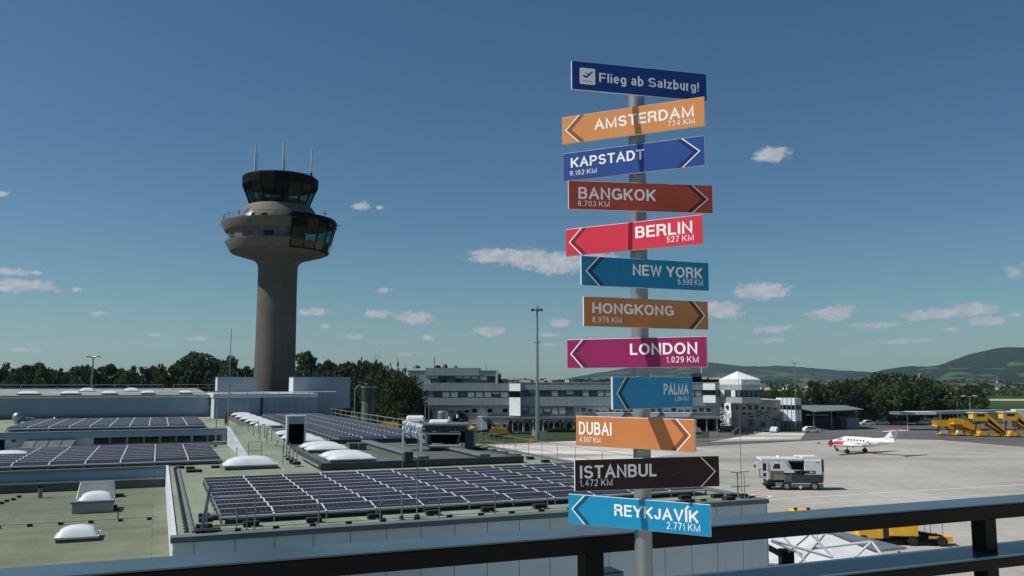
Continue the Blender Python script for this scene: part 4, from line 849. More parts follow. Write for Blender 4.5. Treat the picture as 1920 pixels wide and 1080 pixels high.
m = MB(); m.box(bxx(775), bxx(954), 1.0, 21.9, bz(760), bz(746), 'facade_panels'); m.build('panel_band', ob)
m = MB(); m.box(bxx(780), bxx(954), 1.6, 21.7, 0, bz(760), 'facade_plain'); m.build('lower_wall', ob)
m = MB(); m.box(bxx(930), bxx(932), 2.0, 2.2, bz(719), bz(695), 'white_metal'); m.box(bxx(765), bxx(932), 2.05, 2.2, bz(695.5), bz(694.2), 'galvanised'); m.build('edge_trim', ob)
win_row(ob, step(806, 928, 8), 704.5, 717.5, 2.2, ['dark_glass', 'green_glass', 'green_glass', 'dark_glass'], 'dark_metal')
win_row(ob, step(812, 953, 9), 734, 745.5, 1.15, GL, 'dark_metal')
win_row(ob, [(841 + i * 14.4, 852 + i * 14.4) for i in range(8)], 765.5, 775, 1.6, ['dark_glass', 'green_glass', 'blind', 'black'])
win_row(ob, [(870 + i * 14, 881 + i * 14) for i in range(6)], 795, 806, 1.6, ['curtain_dark', 'green_glass'])
for i, (px, w, hh, mm) in enumerate(((775, 1.2, 1.0, 'graphite'), (816, 1.1, 1.0, 'black'), (830, .9, 1.4, 'graphite'), (850, .8, .9, 'greygreen'))):
    m = MB(); m.ell((bxx(px), 8, bz(690)), (w, w, hh), mm, 10, 8, 0); m.build('roof_vent', ob, smooth=True)
m = MB(); m.cyl((bxx(809.5), 8, bz(690)), (bxx(809.5), 8, bz(667)), .1, 'dark_metal', n=5); m.cyl((bxx(910), 8, bz(695)), (bxx(910), 8, bz(682)), .06, 'dark_metal', n=5); m.build('roof_aerial', ob)
m = MB(); m.box(bxx(896), bxx(914), -1.5, 1.55, 0, bz(781), 'white_wall'); m.build('porch', ob)

def chamfer(root, name, pxl, pxr, Yl, Yr, bands):  # a facet turned to the left: (ytop, ybot, mat)
    for k, (a, b_, mm) in enumerate(bands):
        m = MB(); m.prism([(bxx(pxl), Yl), (bxx(pxr), Yr), (bxx(pxr), Yr + .6), (bxx(pxl) + .6, Yl + .6)], bz(b_), bz(a), mm); m.build(name if mm != 'dark_glass' else 'window', root)
wg = thing('office_wing', 'long two storey grey glass wing with bright angled facets behind the signpost', 'building', (0, DB, 0))
m = MB(); m.box(bxx(954), bxx(1352), .2, 20, bz(731), bz(717.5), 'facade_panels'); m.build('panel_band', wg)
m = MB(); m.box(bxx(954), bxx(1352), .4, 19.8, bz(744), bz(731), 'band_grey'); m.build('window_band', wg)
m = MB(); m.box(bxx(954), bxx(1352), .2, 20, bz(761), bz(744), 'facade_panels'); m.build('panel_band', wg)
m = MB(); m.box(bxx(954), bxx(1352), .45, 19.7, bz(782), bz(761), 'facade_plain'); m.box(bxx(954), bxx(1352), 6, 19.7, 0, bz(782), 'facade_plain'); m.build('lower_wall', wg)
m = MB(); m.box(bxx(952), bxx(1352), .1, 20.1, bz(717.5), bz(716.6), 'light_concrete'); m.build('roof_edge', wg)
win_row(wg, step(977, 1075, 7), 732, 743.5, .4, GL, 'dark_metal'); win_row(wg, step(1077, 1316, 17), 732, 743.5, .4, GL, 'dark_metal')
win_row(wg, step(977, 1075, 7), 763.5, 777, .45, ['green_glass', 'blind', 'green_glass'], 'dark_metal')
win_row(wg, [(1088 + i * 13, 1099 + i * 13) for i in range(19)], 764, 773.5, .45, ['curtain_dark', 'green_glass', 'dark_glass'])
chamfer(wg, 'angled_facet', 955, 975.5, .15, -2.6, [(719, 733, 'lit_panel'), (733, 745, 'dark_glass'), (745, 762, 'lit_panel'), (762, 779, 'lit_panel')])
m = MB(); m.prism([(bxx(975.5), -2.6), (bxx(977.5), .18), (bxx(976), .5), (bxx(955.5), .16)], bz(717), bz(716), 'galvanised'); m.prism([(bxx(975.5), -2.6), (bxx(978), .18), (bxx(977), .5), (bxx(974.5), .1)], bz(779), bz(717.2), 'facade_panels'); m.build('facet_return', wg)
chamfer(wg, 'angled_facet', 1318, 1337, .15, -2.4, [(719, 731, 'lit_panel'), (731, 741, 'dark_glass'), (741, 755, 'lit_panel')])
m = MB(); m.prism([(bxx(1337), -2.4), (bxx(1338), .18), (bxx(1337), .4), (bxx(1318.5), .16)], bz(719), bz(718), 'galvanised'); m.prism([(bxx(1337), -2.4), (bxx(1340), .18), (bxx(1338), .4), (bxx(1336), .1)], bz(755), bz(719.2), 'facade_panels'); m.build('facet_return', wg)
m = MB(); m.box(bxx(905), bxx(1346), -3.4, .1, bz(784.5), bz(781), 'galvanised'); m.build('canopy', wg)
for i in range(24):
    x = bxx(905 + i * 18.8); m = MB(); m.cyl((x, -3, 0), (x, -3, bz(784.5)), .13, 'white_metal', n=6); m.build('canopy_column', wg)
m = MB(); zc_ = bz(784.6)
for i in range(12):                               # arched trellis under the canopy
    x = bxx(960 + i * 11); r_ = 1.6
    pts = [(x + r_ * math.cos(t), -4.2, zc_ - 1.8 + r_ * math.sin(t)) for t in [math.pi * j / 8 for j in range(9)]]; m.tube(pts, .05, 'galvanised', 5); m.cyl((x - r_, -4.2, 0), (x - r_, -4.2, zc_ - 1.8), .07, 'galvanised', n=5)
m.build('trellis', wg)
m = MB(); m.box(bxx(1300), bxx(1346), 5.9, 6.0 - .003, 0, bz(785), 'black'); m.box(bxx(960), bxx(1300), 5.9, 6 - .003, .2, bz(786), 'dark_glass'); m.build('ground_glazing', wg)
m = MB()
for px, w, h, mm in ((1305, 1.2, 1.4, 'dark_metal'), (1313, 1.6, 2.6, 'graphite'), (1322, 2.2, 1.6, 'light_concrete'), (1335, 3.2, .8, 'tan'), (1346, 2.0, 1.4, 'light_concrete'), (985, 1.6, .7, 'light_concrete'), (1020, 2.6, .5, 'light_concrete'), (1025, .5, .8, 'white_metal'), (1066, .5, .7, 'white_metal'), (1210, 4, .5, 'light_concrete')):
    m = MB(); m.box(bxx(px) - w, bxx(px) + w, 5, 8, bz(716.6), bz(716.6) + h, mm); m.build('roof_plant', wg)
m = MB(); m.cyl((bxx(1324.5), 6, bz(716)), (bxx(1324.5), 6, bz(672)), .16, 'light_concrete', n=6); m.build('roof_mast', wg)
for px in (1145, 1210, 1270): 
    m = MB(); m.xprism([(bxx(px) - 3.6, bz(781)), (bxx(px) + 2.6, bz(781)), (bxx(px) + 3.6, bz(773)), (bxx(px) - 4.6, bz(773))], -2.6, .1, 'white_wall'); m.build('bay_box', wg)

pv = thing('glass_pavilion', 'faceted glass pavilion with white pyramid roof on a white pier', 'pavilion', (0, DB, 0))
poly = [(bxx(1349), -.2), (bxx(1379), -6.2), (bxx(1415), -5.6), (bxx(1417), 1.5), (bxx(1400), 6), (bxx(1356), 5)]
for a, b_, s_ in ((711.5, 721, 'lit_panel'), (721, 731, 'facade_panels'), (744, 755, 'facade_panels')):
    m = MB(); m.prism(poly, bz(b_), bz(a) - .004, s_); m.build('panel_band', pv)
sh = [(x * .999 + bxx(1384) * .001, y * .97) for x, y in poly]
m = MB(); m.prism(sh, bz(744), bz(731), 'dark_glass'); m.build('window_core', pv)
for (xa, ya), (xb, yb), n_ in ((poly[0], poly[1], 4), (poly[1], poly[2], 4)):
    for i in range(n_):
        t0, t1 = (i + .12) / n_, (i + .88) / n_; A = Vector((xa + (xb - xa) * t0, ya + (yb - ya) * t0)); B = Vector((xa + (xb - xa) * t1, ya + (yb - ya) * t1)); nr = Vector((yb - ya, -(xb - xa))).normalized() * .1
        m = MB(); m.hexa([(A.x + nr.x, A.y + nr.y, bz(743.5)), (B.x + nr.x, B.y + nr.y, bz(743.5)), (B.x, B.y, bz(743.5)), (A.x, A.y, bz(743.5)), (A.x + nr.x, A.y + nr.y, bz(731.5)), (B.x + nr.x, B.y + nr.y, bz(731.5)), (B.x, B.y, bz(731.5)), (A.x, A.y, bz(731.5))], 'lit_panel' if (i % 2 == 0 and n_ == 4 and ya > -1) else 'green_glass'); m.build('window', pv)
m = MB(); apex = (bxx(1382), -.5, bz(696)); z_ = bz(711.5)
m.add([(x, y, z_) for x, y in [(x * 1.0, y * 1.02) for x, y in poly]] + [apex], [(i, (i + 1) % 6, 6) for i in range(6)], 'lit_panel'); m.build('roof', pv)
m = MB(); m.prism([(bxx(1353), -1.6), (bxx(1362.5), -4.0), (bxx(1365), -1.0), (bxx(1358), 2)], 0, bz(755), 'lit_panel'); m.build('pier', pv)
m = MB(); a = Vector((bxx(1358), -3.1)); m.cyl((a.x, a.y + .4, bz(763)), (a.x - .1, a.y - .2, bz(763)), .55, 'curtain_dark', n=12); m.build('clock_window', pv)
an = thing('low_annex', 'low grey annex with a row of arched windows right of the pavilion', 'building', (0, DB, 0))
m = MB(); m.box(bxx(1364), bxx(1467), 1.5, 18, 0, bz(751), 'facade_plain'); m.box(bxx(1415), bxx(1467), 1.3, 18.1, bz(751), bz(749.5), 'light_concrete'); m.build('wall', an)
win_row(an, [(1367.5 + i * 11.8, 1376 + i * 11.8) for i in range(8)], 759, 770, 1.5, ['curtain_dark', 'dark_glass'])
win_row(an, [(1404, 1412), (1427, 1435)], 786, 799, 1.5, 'dark_glass', 'graphite'); win_row(an, [(1452, 1457)], 790, 805, 1.5, 'curtain_dark')
m = MB(); m.box(bxx(1450), bxx(1458), .2, 1.5, bz(788), bz(785), 'dark_red'); m.build('door_canopy', an)
for px, n_ in ((1380, 9), (1447, 7)):              # wire ornaments on the facade
    m = MB(); c_ = Vector((bxx(px), 1.2, bz(780)))
    for i in range(n_):
        t = math.pi * (i + .5) / n_ + (math.pi if px == 1380 else 0); m.tube([c_ + Vector((0, 0, 0)), c_ + Vector((1.2 * math.cos(t), -.1, 1.0 * math.sin(t))), c_ + Vector((1.9 * math.cos(t + .2), 0, 1.5 * math.sin(t + .2)))], .1, 'light_concrete', 5)
    m.build('wire_ornament', an)
m = MB()
rnd = random.Random(5)
for i in range(46):
    x, z = bxx(rnd.uniform(1392, 1442)), bz(rnd.uniform(771, 783)); m.box(x - .5, x + .5, 1.44, 1.497, z - .18, z + .18, rnd.choice(['galvanised', 'galvanised', 'light_concrete']))
m.build('wall_mural', an)
gt = thing('glass_stairwell', 'tall narrow glazed stairwell at the right end of the annex', 'building', (0, DB, 0))
pl = [(bxx(1465), -.6), (bxx(1482.5), -3.2), (bxx(1495.5), -2.2), (bxx(1496), 6), (bxx(1466), 6)]
for a, b_, s_ in ((746.5, 759, 'lit_panel'), (768, 789, 'lit_panel')): m = MB(); m.prism(pl, bz(b_), bz(a), s_); m.build('panel_band', gt)
for a, b_, s_ in ((759, 768, 'dark_glass'), (789, 808.5, 'green_glass')): m = MB(); m.prism([(x, y * .97) for x, y in pl], max(0, bz(b_)), bz(a), s_); m.build('window_band', gt)
m = MB()
for x, y in ((1465, -.6), (1471, -1.5), (1477, -2.4), (1482.5, -3.25), (1489, -2.75), (1495.5, -2.2)): m.cyl((bxx(x), y, 0), (bxx(x), y, bz(746)), .12, 'galvanised', n=5)
m.build('mullions', gt)
# spiral stair
sp = thing('spiral_stair', 'white spiral fire stair in front of the pavilion pier', 'spiral stair', (bxx(1351), DB - 5, 0))
m = MB(); m.cyl((0, 0, 0), (0, 0, 6.0), .22, 'white_paint', n=10); m.build('column', sp); m = MB(); rl = MB(); pts = []
for i in range(40):
    a = i * .42; z = .15 + i * .145; a2 = a + .4; m.hexa([(0, 0, z), (1.5 * math.cos(a), 1.5 * math.sin(a), z), (1.5 * math.cos(a2), 1.5 * math.sin(a2), z), (.05, 0, z), (0, 0, z + .06), (1.5 * math.cos(a), 1.5 * math.sin(a), z + .06), (1.5 * math.cos(a2), 1.5 * math.sin(a2), z + .06), (.05, 0, z + .06)], 'white_paint'); pts.append((1.55 * math.cos(a), 1.55 * math.sin(a), z + 1.0))
m.build('steps', sp); rl.tube(pts, .07, 'white_paint', 5)
for q in pts[::3]: rl.cyl((q[0], q[1], q[2] - 1), q, .04, 'white_paint', n=4)
rl.build('handrail', sp)

# ================================================================ canopies on the right
D1 = 262.0; K1 = D1 / F_PX
def cx1(px): return at_d(px, 716, D1).x
def cz1(py): return at_d(960, py, D1).z
cn = thing('wedge_canopy', 'dark open shed with pale wedge roof right of the annex', 'shed', (0, D1, 0))
m = MB(); m.hexa([(cx1(1497), -14, cz1(770)), (cx1(1602), -6, cz1(767.5)), (cx1(1602), 8, cz1(764)), (cx1(1497), 8, cz1(764)), (cx1(1497), -14, cz1(768)), (cx1(1602), -6, cz1(766)), (cx1(1602), 8, cz1(761)), (cx1(1497), 8, cz1(761))], 'galvanised'); m.build('roof', cn)
m = MB(); m.box(cx1(1497), cx1(1575), 4, 4.4, 0, cz1(766), 'black'); m.box(cx1(1530), cx1(1576), 2.5, 3.5, 0, cz1(783), 'graphite'); m.build('rear_wall', cn); m = MB(); m.box(cx1(1576), cx1(1598.5), -4, 4.5, 0, cz1(783), 'clad_flat'); m.build('side_wall', cn)
for px in (1512, 1545, 1590): m = MB(); m.cyl((cx1(px), -5, 0), (cx1(px), -5, cz1(767.5)), .16, 'galvanised', n=6); m.build('column', cn)
m = MB(); m.bar((cx1(1500), -5, cz1(777)), (cx1(1540), -5, cz1(777)), .4, .3, 'galvanised'); m.build('beam', cn)
cp = thing('parking_canopy', 'flat grey parking canopy on thin posts before the dark trees', 'canopy', (0, D1 - 10, 0))
m = MB(); m.box(cx1(1648), cx1(1676), -3, 4, cz1(775), cz1(770), 'galvanised'); m.box(cx1(1676), cx1(1713), -3, 4, cz1(774.5), cz1(769.5), 'white_paint'); m.hexa([(cx1(1713), -3, cz1(774)), (cx1(1838), -3, cz1(770.5)), (cx1(1838), 4, cz1(770.5)), (cx1(1713), 4, cz1(774)), (cx1(1713), -3, cz1(769)), (cx1(1838), -3, cz1(766)), (cx1(1838), 4, cz1(766)), (cx1(1713), 4, cz1(769))], 'galvanised'); m.build('roof', cp)
for px, w in ((1664, .12), (1723, .28), (1754, .16), (1812, .16)): m = MB(); m.cyl((cx1(px), -2, 0), (cx1(px), -2, cz1(773)), w, 'white_metal', n=8); m.build('post', cp)
fc = thing('dark_fence', 'dark board fence at the foot of the grove behind the parking canopy', 'fence', (0, D1 + 38, 0)); m = MB(); m.box(cx1(1600), cx1(1835), 0, .2, 0, 2.6, 'curtain_dark'); m.build('boards', fc)
m = MB()
for i in range(16): m.box(cx1(1602 + i * 15), cx1(1602 + i * 15) + .2, -.15, -.003, 0, 2.7, 'black')
m.build('posts', fc)
def pole_lamp(label, px, ytop, D, heads, z0=0, r=.13, hw=1.6):
    x = at_d(px, 716, D).x; zt = at_d(px, ytop, D).z; t = thing('lamp_post', label, 'lamp post', (x, D, z0)); h = zt - z0
    m = MB(); m.cyl((0, 0, 0), (0, 0, h), r, 'galvanised', r2=r * .6, n=8); m.build('pole', t)
    for i in range(heads):
        s_ = (-1, 1)[i % 2]; m = MB(); m.tube([(0, 0, h - .1), (s_ * hw * .5, 0, h + .05)], r * .6, 'galvanised', 6); m.ell((s_ * hw * .75, 0, h + .12), (hw * .35, .25, .18), 'light_concrete', 10, 6); m.build('lamp_head', t)
    return t
pole_lamp('double headed lamp post above the yellow stairs before the far trees', 1816, 743.5, 250, 2, 0, .16, 2.3)
p = r_y(172.5, 733, YH + 26); x = at_d(172, 670, 155); pole_lamp('double headed lamp post behind the left hall roof before the tree line', 172.5, 669, 158, 2, 0, .22, 1.3)
# apron floodlight mast
fm = thing('floodlight_mast', 'very tall tapering steel floodlight mast left of the signpost', 'floodlight mast', at_z(1008, 824, 0)); Dm = fm.location.y
zt_ = at_d(1010, 581, Dm).z; z0_ = at_d(1010, 642, Dm).z; zw = at_d(1010, 712, Dm).z
m = MB(); m.cyl((0, 0, 0), (0, 0, 3.2), .62, 'pole_steel', n=14); m.cyl((0, 0, 3.2), (0, 0, zw), .56, 'pole_steel', r2=.40, n=14); m.cyl((0, 0, zw), (0, 0, zt_), .33, 'pole_steel', r2=.24, n=14); m.build('pole', fm, smooth=True)
m = MB(); m.cyl((-.9, 0, z0_), (.9, 0, z0_), .1, 'galvanised', n=6); m.box(-.95, -.7, -.2, .2, z0_ - .1, z0_ + .5, 'white_metal'); m.box(.7, .95, -.2, .2, z0_ - .1, z0_ + .4, 'white_metal'); m.build('obstacle_lamp', fm)
m = MB(); m.cyl((0, 0, zt_ - .4), (0, 0, zt_ + .9), .12, 'dark_metal', n=6); m.lathe([(.3, zt_), (1.0, zt_ + .1), (1.0, zt_ + .25), (.3, zt_ + .2)], 'galvanised', 16); m.build('head_ring', fm)
for i in range(6):
    a = i * math.pi / 3 + .3; c_ = Vector((1.15 * math.cos(a), 1.15 * math.sin(a), zt_ + .05)); m = MB(); o_ = Vector((math.cos(a), math.sin(a), -.5)).normalized() * .35; m.cyl(c_ - o_ * .4, c_ + o_, .22, 'dark_metal' if i % 2 else 'light_concrete', r2=.36, n=10); m.build('floodlight', fm)
m = MB(); m.box(.5, 2.3, -.6, .6, 0, 2.0, 'galvanised'); m.build('cabinet', fm, bevel=.03)
p = at_z(1003, 822, 0); sg = thing('notice_board', 'white notice board standing left of the floodlight mast foot', 'sign', p + Vector((-.2, -2, 0)))
m = MB(); m.box(-.62, .62, -.05, .05, at_d(1003, 821, p.y).z + .6, at_d(1003, 806, p.y).z, 'white_paint'); m.build('board', sg); m = MB(); m.cyl((-.5, .1, 0), (-.5, .1, 2.6), .05, 'galvanised', n=6); m.cyl((.5, .1, 0), (.5, .1, 2.6), .05, 'galvanised', n=6); m.build('posts', sg)
for i, px in enumerate((996, 1001)):
    p = at_z(px, 829, 0); o = MB(); o.cyl((0, 0, 0), (0, 0, .9), .32, 'orange', r2=.2, n=10); o = o.build('traffic_barrel', smooth=True); tag(o, f'small orange barrel at the floodlight mast foot, {("left", "right")[i]} one', 'barrel', 'orange barrels', p)
pole_lamp('slim lattice light mast above the hedge right of the pavilion', 1491, 680, 330, 2, 0, .22, 1.5)

# ================================================================ vegetation
def crown(seed, n_blob, per, rx, rz, kind='round', leaf=.42):
    """unit crown: base of the crown at z=0, total height rz; many small leaf cards spread over clumps"""
    rnd = random.Random(seed); m = MB(); vs = []; fs = []
    blobs = []
    for i in range(n_blob):
        for _ in range(40):
            x, y, z = rnd.uniform(-1, 1), rnd.uniform(-1, 1), rnd.uniform(0, 1)
            q = math.hypot(x, y)
            if kind == 'cone': ok = q < (1 - z) * .95 + .06
            elif kind == 'tall': ok = q < .35 + .62 * math.sin(math.pi * min(1, z * .82 + .13)) ** .8
            else: ok = q < math.sin(math.pi * (z * .76 + .2)) ** .5 * (.85 + .2 * math.sin(3 * math.atan2(y, x) + seed))
            if ok and (q > .25 or rnd.random() < .4): break
        s = rnd.uniform(.16, .30) * (1 if kind != 'cone' else .62 * (1.25 - z)); blobs.append((x * rx * .86, y * rx * .86, z * rz * .92, s * rx * 1.15))
    for bx, by, bzz, s in blobs:
        for _ in range(per):
            a, c_ = rnd.uniform(0, 6.283), rnd.uniform(-1, 1); q = math.sqrt(1 - c_ * c_); rr = s * rnd.uniform(.55, 1.08)
            p = Vector((bx + q * math.cos(a) * rr, by + q * math.sin(a) * rr, bzz + c_ * rr * (.75 if kind != 'cone' else .45)))
            u = Vector((rnd.gauss(0, 1), rnd.gauss(0, 1), rnd.gauss(0, .7))).normalized(); w = u.orthogonal().normalized(); w.rotate(Matrix.Rotation(rnd.uniform(0, 6.28), 3, u)); v = u.cross(w)
            L = leaf * rnd.uniform(.6, 1.25); o = len(vs)
            vs += [p - w * L - v * L * .35, p + v * L * .5 * rnd.uniform(-.4, .4) - v * L * .55, p + w * L + v * L * .2, p + v * L * .6]; fs.append((o, o + 1, o + 2, o + 3))
    return vs, fs
def tree_proto(name, seed, n_blob, per, rx, rz, hz, mat_, kind='round', leaf=.42):
    root = thing(name, 'x', 'tree'); m = MB(); vs, fs = crown(seed, n_blob, per, rx, rz, kind, leaf); m.add([(v.x, v.y, v.z + hz) for v in vs], fs, mat_); c_ = m.build('crown', root)
    m = MB(); rnd = random.Random(seed + 50); H = hz + rz * .8; pts = [Vector((rnd.uniform(-.1, .1) * i, rnd.uniform(-.1, .1) * i, H * i / 5)) for i in range(6)]
    for i in range(5): m.cyl(pts[i], pts[i + 1], .28 * (1 - i / 6), 'bark', r2=.28 * (1 - (i + 1) / 6), n=7, caps=False)
    for i in range(7):
        a = rnd.uniform(0, 6.28); b0 = pts[2] + (pts[4] - pts[2]) * rnd.random(); m.cyl(b0, b0 + Vector((math.cos(a) * rx * .6, math.sin(a) * rx * .6, rz * .22)), .1, 'bark', r2=.03, n=5, caps=False)
    m.build('trunk', root); return root
PB = [tree_proto('broadleaf_tree', 11, 60, 62, 5.2, 8.5, 2.2, 'leaves_dark'), tree_proto('broadleaf_tree', 12, 46, 60, 4.6, 10.0, 2.2, 'leaves', 'tall'), tree_proto('broadleaf_tree', 13, 60, 58, 5.2, 8.0, 1.8, 'leaves'), tree_proto('broadleaf_tree', 14, 46, 55, 4.4, 9.2, 2.2, 'leaves_dark', 'tall', .36)]
PT_ = [tree_proto('broadleaf_tree', 31, 80, 62, 4.3, 12.5, 5.0, 'leaves_dark', 'round', .40), tree_proto('broadleaf_tree', 32, 76, 62, 4.0, 13.5, 4.5, 'leaves', 'tall', .38), tree_proto('broadleaf_tree', 33, 84, 62, 4.6, 12.0, 5.0, 'leaves', 'round', .42), tree_proto('broadleaf_tree', 34, 76, 60, 4.2, 13, 4.5, 'leaves_dark', 'round', .36)]
PO = tree_proto('broadleaf_tree', 15, 60, 55, 4.8, 10.0, 2.6, 'leaves_bright'); PC = [tree_proto('conifer_tree', 21, 60, 36, 2.6, 12.5, 1.0, 'needles', 'cone', .36), tree_proto('conifer_tree', 22, 52, 38, 3.0, 12.0, 1.2, 'needles', 'cone', .4)]
PROTO_H = {}
used = set()
def put_tree(proto, px, ytop, D, width, label, group, hfac=1.0):
    p = at_d(px, ytop, D); H = p.z
    hz = max((v.co.z for v in proto.children[0].data.vertices)); wx = max(abs(v.co.x) for v in proto.children[0].data.vertices)
    sc_ = width * D / F_PX / (2 * wx); sz = H / hz; rz_ = random.uniform(0, 6.28)
    if proto.name not in used:
        used.add(proto.name); proto.location = (p.x, D, 0); proto.rotation_euler = (0, 0, rz_); proto.scale = (sc_, sc_, sz); proto['label'] = label
        if group: proto['group'] = group
        return proto
    return dup(proto, (p.x, D, 0), rz_, label, group, (sc_, sc_, sz))
random.seed(21)
KM = {0: 0, 1: 0, 2: 2, 3: 2}
left = [(0, 685, 34, 0), (14, 678, 26, 3), (27, 690, 30, 2), (44, 682, 34, 0), (63, 677, 40, 0), (84, 679, 36, 2), (104, 690, 32, 1), (121, 689, 28, 2), (138, 686, 30, 3), (152, 683, 30, 1), (166, 682, 26, 3), (184, 690, 34, 2), (203, 680, 44, 0), (224, 688, 32, 1), (244, 684, 38, 2), (268, 686, 34, 3), (288, 683, 34, 0), (302, 681, 36, 2), (322, 684, 30, 3), (336, 677, 34, 1), (352, 667, 46, 1), (371, 656, 56, 1), (392, 668, 46, 0), (412, 667, 46, 0), (433, 666, 50, 2), (455, 684, 36, 0), (474, 688, 36, 2), (494, 690, 40, 1),
        (572, 655, 40, 1), (588, 668, 34, 3), (602, 682, 36, 0), (617, 672, 34, 0), (640, 678, 36, 1), (657, 676, 34, 3), (676, 674, 30, 3), (693, 673, 36, 0), (708, 676, 34, 1), (724, 684, 34, 2), (742, 690, 36, 0)]
for px, y, w, k in left:
    D = random.uniform(250, 285)
    if px < 520: lab, g = 'dark green broadleaf tree in the long tree line behind the left terminal hall', 'tree line left of the tower'
    else: lab, g = 'dark green broadleaf tree in the wood between the tower and the office building', 'wood right of the tower'
    if px == 371: lab = 'tallest rounded tree of the tree line, left of the very tall thin roof mast'
    if px == 572: lab = 'tall feathery tree touching the right edge of the tower shaft'
    put_tree(PT_[k], px, y, D, w * 1.32, lab, g)
for px, y, w in ((679, 668, 13), (706, 672, 14), (733, 679, 12), (746, 678, 13), (760, 689, 14)):
    put_tree(PC[px % 2], px, y, 292, w * 1.5, 'dark pointed conifer standing above the wood right of the tower', 'conifers right of the tower')
for px, y, w in ((18, 702, 50), (80, 706, 44), (150, 704, 46), (225, 702, 40), (300, 700, 50), (345, 704, 46), (430, 690, 56), (590, 695, 50), (640, 702, 56), (690, 700, 60), (735, 705, 50)):
    put_tree((PO, PT_[2])[px % 2], px, y, 232, w, 'lower paler green tree in front of the dark woods', 'lower trees before the woods')
put_tree(tree_proto('broadleaf_tree', 16, 60, 60, 4.4, 12, 4, 'leaves_olive'), 612, 692, 222, 64, 'olive yellow tree crown above the plant box right of the tower', None)
put_tree(tree_proto('broadleaf_tree', 17, 190, 120, 6.4, 12.6, .2, 'leaves_olive', 'round', .27), 754, 689, 176, 134, 'big round olive green tree covering the left end of the office building', None)
put_tree(PB[3], 937, 697, 290, 16, 'narrow dark tree behind the right end of the three storey office block', None)
right = [(1524, 712, 36, 3, 285), (1548, 718, 46, 2, 290), (1570, 712, 56, 0, 292), (1600, 708, 70, 2, 300), (1632, 702, 74, 0, 305), (1660, 696, 78, 2, 300), (1690, 697, 74, 0, 305), (1716, 702, 70, 2, 300), (1738, 708, 66, 0, 295), (1762, 717, 66, 2, 290), (1820, 719, 58, 0, 300), (1600, 722, 60, 3, 283), (1668, 716, 70, 2, 283), (1728, 722, 60, 0, 284), (1832, 735, 40, 2, 292), (1642, 722, 50, 2, 282)]
for px, y, w, k, D in right:
    lab, g = 'dense dark broadleaf tree in the grove behind the parking canopy', 'grove behind the parking canopy'
    if px == 1524: lab = 'dark slender tree at the left end of the grove by the wedge roofed shed'
    if px == 1820: lab = 'single dark round tree right of the grove behind the double lamp post'
    put_tree(PB[k], px, y, D, w * 1.12, lab, g)
for i in range(16):                               # bushes beyond the annex
    px = 1418 + i * 5.5; put_tree(PO, px, random.uniform(728, 733), random.uniform(335, 365), 24, 'light green bush in the hedge behind the low annex', 'bushes behind the annex')
for i in range(12): put_tree(PB[2], 1424 + i * 8 + random.uniform(-3, 3), 739, 300, 16, 'dark low bush right behind the low annex roof', 'dark bushes behind the annex')
def hedge(label, px0, px1, ytop, D, thick, mat_, seed):
    a, b_ = at_d(px0, ytop, D), at_d(px1, ytop, D); L = b_.x - a.x; t = thing('clipped_hedge', label, 'hedge', ((a.x + b_.x) / 2, D, 0)); rnd = random.Random(seed); m = MB(); vs = []; fs = []
    for _ in range(int(L * a.z * 60)):
        x = rnd.uniform(-L / 2, L / 2); hh = a.z * (.82 + .2 * math.sin(x * 1.1 + seed) + .1 * math.sin(x * 3.1)); p = Vector((x, rnd.uniform(-thick / 2, thick / 2), hh * rnd.random() ** .6)); u = Vector((rnd.gauss(0, 1), rnd.gauss(0, 1), rnd.gauss(0, 1))).normalized(); w = u.orthogonal().normalized(); v = u.cross(w); l = rnd.uniform(.14, .32); o = len(vs)
        vs += [p - w * l, p - v * l, p + w * l, p + v * l]; fs.append((o, o + 1, o + 2, o + 3))
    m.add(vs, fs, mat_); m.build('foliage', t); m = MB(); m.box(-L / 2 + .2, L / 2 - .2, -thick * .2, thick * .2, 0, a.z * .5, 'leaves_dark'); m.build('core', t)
hedge('dark clipped hedge in front of the office building beside the yellow vehicle', 862, 960, 806, 238, 2, 'leaves_dark', 1); hedge('dark hedge along the wing right of the floodlight mast', 1022, 1085, 801, 240, 2, 'leaves_dark', 2); hedge('low olive hedge before the porch', 905, 1005, 811, 231, 1.5, 'leaves_olive', 3); hedge('dark hedge under the far end of the wing canopy', 1090, 1300, 803, 239, 2, 'leaves_dark', 4)
# distant woodland and town
def woodland(name, px0, px1, D, h0, h1, n, seed, mat_='leaves_dark', dd=120):
    rnd = random.Random(seed); m = MB(); vs = []; fs = []
    x0, x1 = (px0 - 960) / F_PX * D, (px1 - 960) / F_PX * D
    for i in range(n):
        cx = rnd.uniform(x0, x1); cy = D + rnd.uniform(-dd, dd); H = rnd.uniform(h0, h1); r_ = H * rnd.uniform(.35, .6)
        for _ in range(42):
            a, c_ = rnd.uniform(0, 6.28), rnd.uniform(-.6, 1); q = math.sqrt(1 - c_ * c_); p = Vector((cx + q * math.cos(a) * r_, cy + q * math.sin(a) * r_, H * .5 + c_ * H * .5)); u = Vector((rnd.gauss(0, 1), rnd.gauss(0, 1), rnd.gauss(0, 1))).normalized(); w = u.orthogonal().normalized(); v = u.cross(w); l = r_ * rnd.uniform(.22, .42); o = len(vs)
            vs += [p - w * l, p - v * l, p + w * l, p + v * l]; fs.append((o, o + 1, o + 2, o + 3))
    m.add(vs, fs, mat_); return struct(m.build(name), 'stuff')
